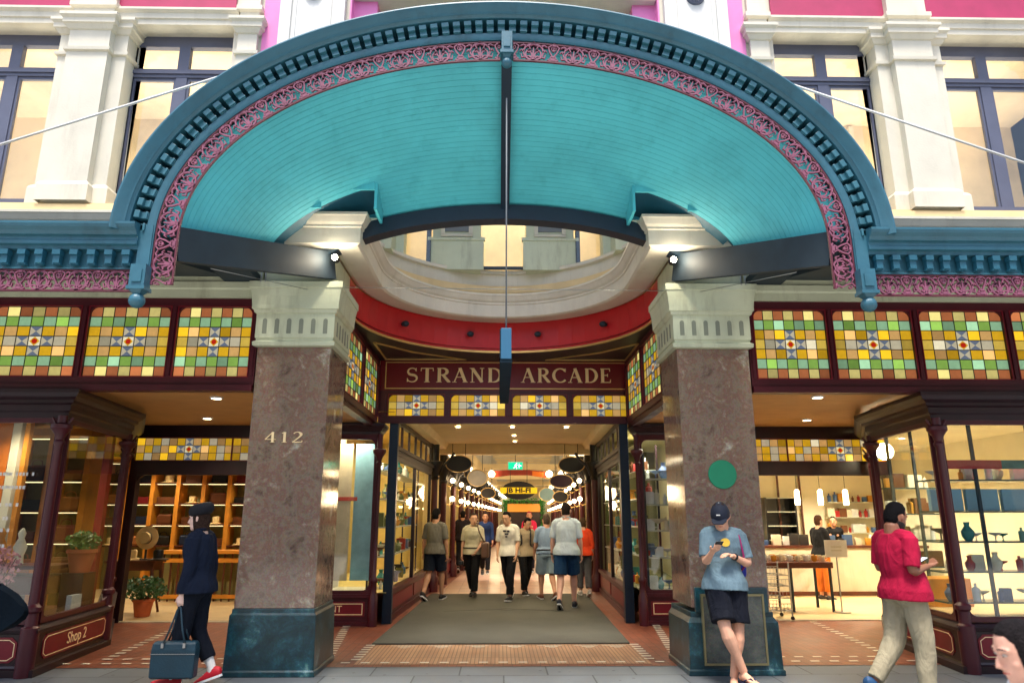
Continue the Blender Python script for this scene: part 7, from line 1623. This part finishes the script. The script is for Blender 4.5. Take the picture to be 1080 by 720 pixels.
# wire trolley
t = thing('wire_trolley', 'grey wire basket trolley on castors beside the right pillar', 'trolley', (4.18, 3.95, 0.012))
mb = MB()
for z in (0.14, 0.32, 0.50, 0.66):
    for y in (-0.22, 0.22): mb.tube([(-0.3, y, z), (0.3, y, z)], 0.008, 6); mb.tube([(-0.3, y, z+0.1), (0.3, y, z+0.1)], 0.006, 6)
    for x in [-0.3+0.06*q for q in range(11)]: mb.tube([(x, -0.22, z+0.1), (x, -0.22, z), (x, 0.22, z), (x, 0.22, z+0.1)], 0.004, 5)
mb.build('basket', M['steel_bright'], t)
mb = MB()
for x in (-0.3, 0.3):
    for y in (-0.22, 0.22): mb.tube([(x, y, 0.06), (x, y, 0.85)], 0.011, 6)
mb.build('frame', M['steel_bright'], t)
for x in (-0.3, 0.3):
    for y in (-0.22, 0.22): mb = MB(); mb.lathe([(0.028, -0.012), (0.03, 0), (0.028, 0.012)], (x, y, 0.03), 12, 'y'); mb.build('castor', M['black'], t)
# goods rack behind pillar
t = display('rack', 4.15, 4.85, 6.1, 6.5, (0.5, 0.9, 1.3, 1.7), 'dark metal rack of small goods behind the goods table', frame='steel')
goods_row([[(4.25+k*0.12, 6.3, z) for k in range(5)] for z in (0.5, 0.9, 1.3)], 'of the dark metal rack', 'goods on the dark rack', (0.12, 0.24), cols=[0, 3, 6, 1])
t = display('back wall shelves', 7.7, 8.8, 9.1, 9.35, (1.2, 1.55, 1.9), 'white shelves of bright goods on the back wall above the service counter', uprights=False)
goods_row([[(7.78+k*0.14, 9.2, z) for k in range(8)] for z in (1.2, 1.55, 1.9)], 'of back wall shelves', 'goods on the back wall shelves', (0.12, 0.26), cols=[0, 3, 6, 1, 8, 7], kinds=(1, 2))
goods_row([[(5.5+k*0.19+0.03*(k % 3), 7.35, 0.985) for k in range(14)]], 'of the service counter', 'things standing on the service counter', (0.10, 0.28), cols=[0, 5, 7, 1, 8, 3], kinds=(1, 2, 2), tiers=('upper',))
# bay display shelves (front) and side
def bayrack(label, x0, x1, y, zs, ups, depth=0.3):
    t = thing('display_shelves', label, 'shelves', ((x0+x1)/2, y, 0.46))
    mb = MB()
    for z in zs: mb.box(x0, x1, y-depth/2, y+depth/2, z-0.018, z)
    putw(mb, 'shelf', mat('teal_glass_edge', srgb(60, 84, 88), 0.2, var=0.1), t)
    mb = MB()
    for x in ups: mb.box(x-0.018, x+0.018, y-depth/2-0.03, y-depth/2, 0.465, 2.9)
    putw(mb, 'upright', M['steel'], t); return t
zs = (0.62, 0.95, 1.28, 1.62, 1.98)
bayrack('glass shelves full of giftware across the right front bay window', 5.02, 8.6, 0.75, zs, (5.55, 6.25, 6.95, 7.65, 8.35))
goods_row([[(5.12+k*0.145+rnd.uniform(-.015, .015), 0.70+0.11*(k % 2), z) for k in range(18)] for z in zs[:2]], 'of right bay shelves', 'giftware on the right bay shelves', (0.09, 0.22), cols=[1, 7, 8, 7, 0, 7, 1, 3])
goods_row([[(5.12+k*0.16, 0.72+0.1*(k % 2), zs[2]) for k in range(18)]], 'of right bay shelves', 'dark vessels in the right bay', (0.12, 0.22), cols=[2, 4, 5, 4, 7, 1], kinds=(0, 3, 1), tiers=('middle',))
for k in range(8):
    mb = MB(); mb.box(-0.19, 0.19, -0.03, 0.03, 0, 0.25); o = mb.build('gift_box', mat('pale_blue_box', srgb(140, 180, 200), 0.5, var=0.06) if k == 0 else bpy.data.materials['pale_blue_box']); o.location = (5.22+k*0.43, 0.7, 1.622); tag(o, f'flat pale blue gift box, {ORD[k]} from left on the fourth right bay shelf', 'gift box', 'pale blue gift boxes')
goods_row([[(5.12+k*0.17, 0.72+0.1*(k % 2), zs[4]) for k in range(18)]], 'of right bay shelves', 'glassware on the top shelf', (0.12, 0.26), cols=[1, 7, 7, 1, 0], tiers=('topmost',))
mb = MB(); mb.box(-1.8, 1.8, -0.01, 0.01, 0, 0.10); mb.m = 1; mb.box(-1.0, 1.8, -0.014, -0.01, 0.0, 0.10)
o = mb.build('pelmet_strip', [mat('strip_red', srgb(176, 40, 30), 0.5, var=0.1), mat('strip_teal', srgb(50, 110, 104), 0.5, var=0.2, scale=6)]); o.location = (6.85, 0.55, 2.10); tag(o, 'red and teal printed pelmet strip across the right bay display', 'pelmet')
bayrack('narrow bronze shelves of boxes seen through the right side glass', 5.35, 6.1, 2.3, (0.9, 1.25, 1.6, 1.95), (5.4, 5.75, 6.05))
goods_row([[(5.45+k*0.13, 2.3, z) for k in range(5)] for z in (0.9, 1.25, 1.6, 1.95)], 'in right side window', 'boxes behind the right side glass', (0.14, 0.26), cols=[0, 1, 7, 6], kinds=(2, 1, 2))
mb = MB(); mb.box(5.2, 5.9, 1.5, 1.9, 0.462, 0.80); tag(mb.build('timber_chest', M['amber_wood'], bevel=0.01), 'orange timber chest at the foot of the right side window', 'chest')
# wall lamp glow of right bay
t = thing('wall_globe', 'bright round wall lamp glowing high in the right bay window', 'lamp', (6.0, 3.3, 2.55))
mb = MB(); mb.ball((0, 0, 0), 0.13, 16); mb.build('globe', emitter('wall_globe_glow', (1, 0.85, 0.55), 18), t, smooth=180); mb = MB(); mb.tube([(0, 0.12, 0), (0, 0.3, 0.0)], 0.02, 8); mb.build('bracket', M['gold'], t)
# displays in the two small inner windows
for s in (-1, 1):
    side = 'left' if s < 0 else 'right'; xa, xb = (-2.72, -1.98) if s < 0 else (2.2, 2.93)
    t = thing('window_backdrop', f'pale backdrop and plinth inside the {side} inner display window', 'backdrop', (s*2.4, 3.8, 0))
    mb = MB(); mb.box(xa, xb, 3.42, 3.5, 0.01, 0.47); mb.box(xa, xb, 3.35, 4.3, 0.44, 0.46)
    if s < 0: mb.box(-2.7, -2.66, 3.4, 4.4, 0.46, 2.9)
    putw(mb, 'plinth', M['cream'], t)
t = thing('street_reflection', 'pale blue and cream sheets imitating street reflection in the left inner display window', 'reflection_sheet', (-2.4, 3.75, 0.5))  # bright reflection of the street put in as coloured sheets
mb = MB(); mb.box(-0.30, 0.0, 0, 0.01, 0.1, 2.2); mb.build('cream_sheet', mat('sheet_cream', srgb(226, 206, 170), 0.7, var=0.1), t)
mb = MB(); mb.box(0.04, 0.34, 0.02, 0.03, 0.1, 2.2); mb.build('blue_sheet', mat('sheet_blue', srgb(150, 196, 206), 0.6, var=0.15), t)
mb = MB(); mb.box(-0.28, 0.1, -0.012, -0.002, 1.3, 1.36); mb.build('red_stripe', mat('stripe_red', srgb(210, 70, 50), 0.6), t)
t = display('inner', 2.25, 2.9, 3.6, 3.95, (0.95, 1.35, 1.75, 2.15), 'small glass shelves in the right inner display window', frame='steel')
goods_row([[(2.34+k*0.13, 3.75, z) for k in range(5)] for z in (0.47, 0.95, 1.35, 1.75, 2.15)], 'in right inner window', 'glassware in the right inner window', (0.14, 0.26), cols=[1, 7, 8, 4])
for s in (-1, 1): arealight('inner_window_light', (s*2.45 + (0.1 if s > 0 else 0), 3.8, 2.85), 0.5, 0.6, 22, (1, 0.9, 0.7))
# ================================================================ buildings across the street (seen only in the glass)
t = thing('street_building', 'sandstone commercial building across the street, seen only as a reflection', 'building', (0, -21, 0))
mb = MB(); mb.box(-30, 30, -1, 2, 0, 9.0); mb.box(-30, 30, 1.9, 2.3, 8.6, 9.3); mb.box(-30, 30, 1.95, 2.2, 3.8, 4.3); mb.build('wall', mat('sandstone', srgb(206, 184, 146), 0.8, var=0.12), t)
mb = MB()
for k in range(18): x = -29+k*3.3; mb.box(x, x+1.9, 2.0, 2.03, 4.9, 7.9); mb.box(x-0.2, x+2.2, 2.0, 2.03, 0.6, 3.4)
mb.build('window', mat('dark_glazing', srgb(44, 56, 66), 0.15, var=0.1), t)
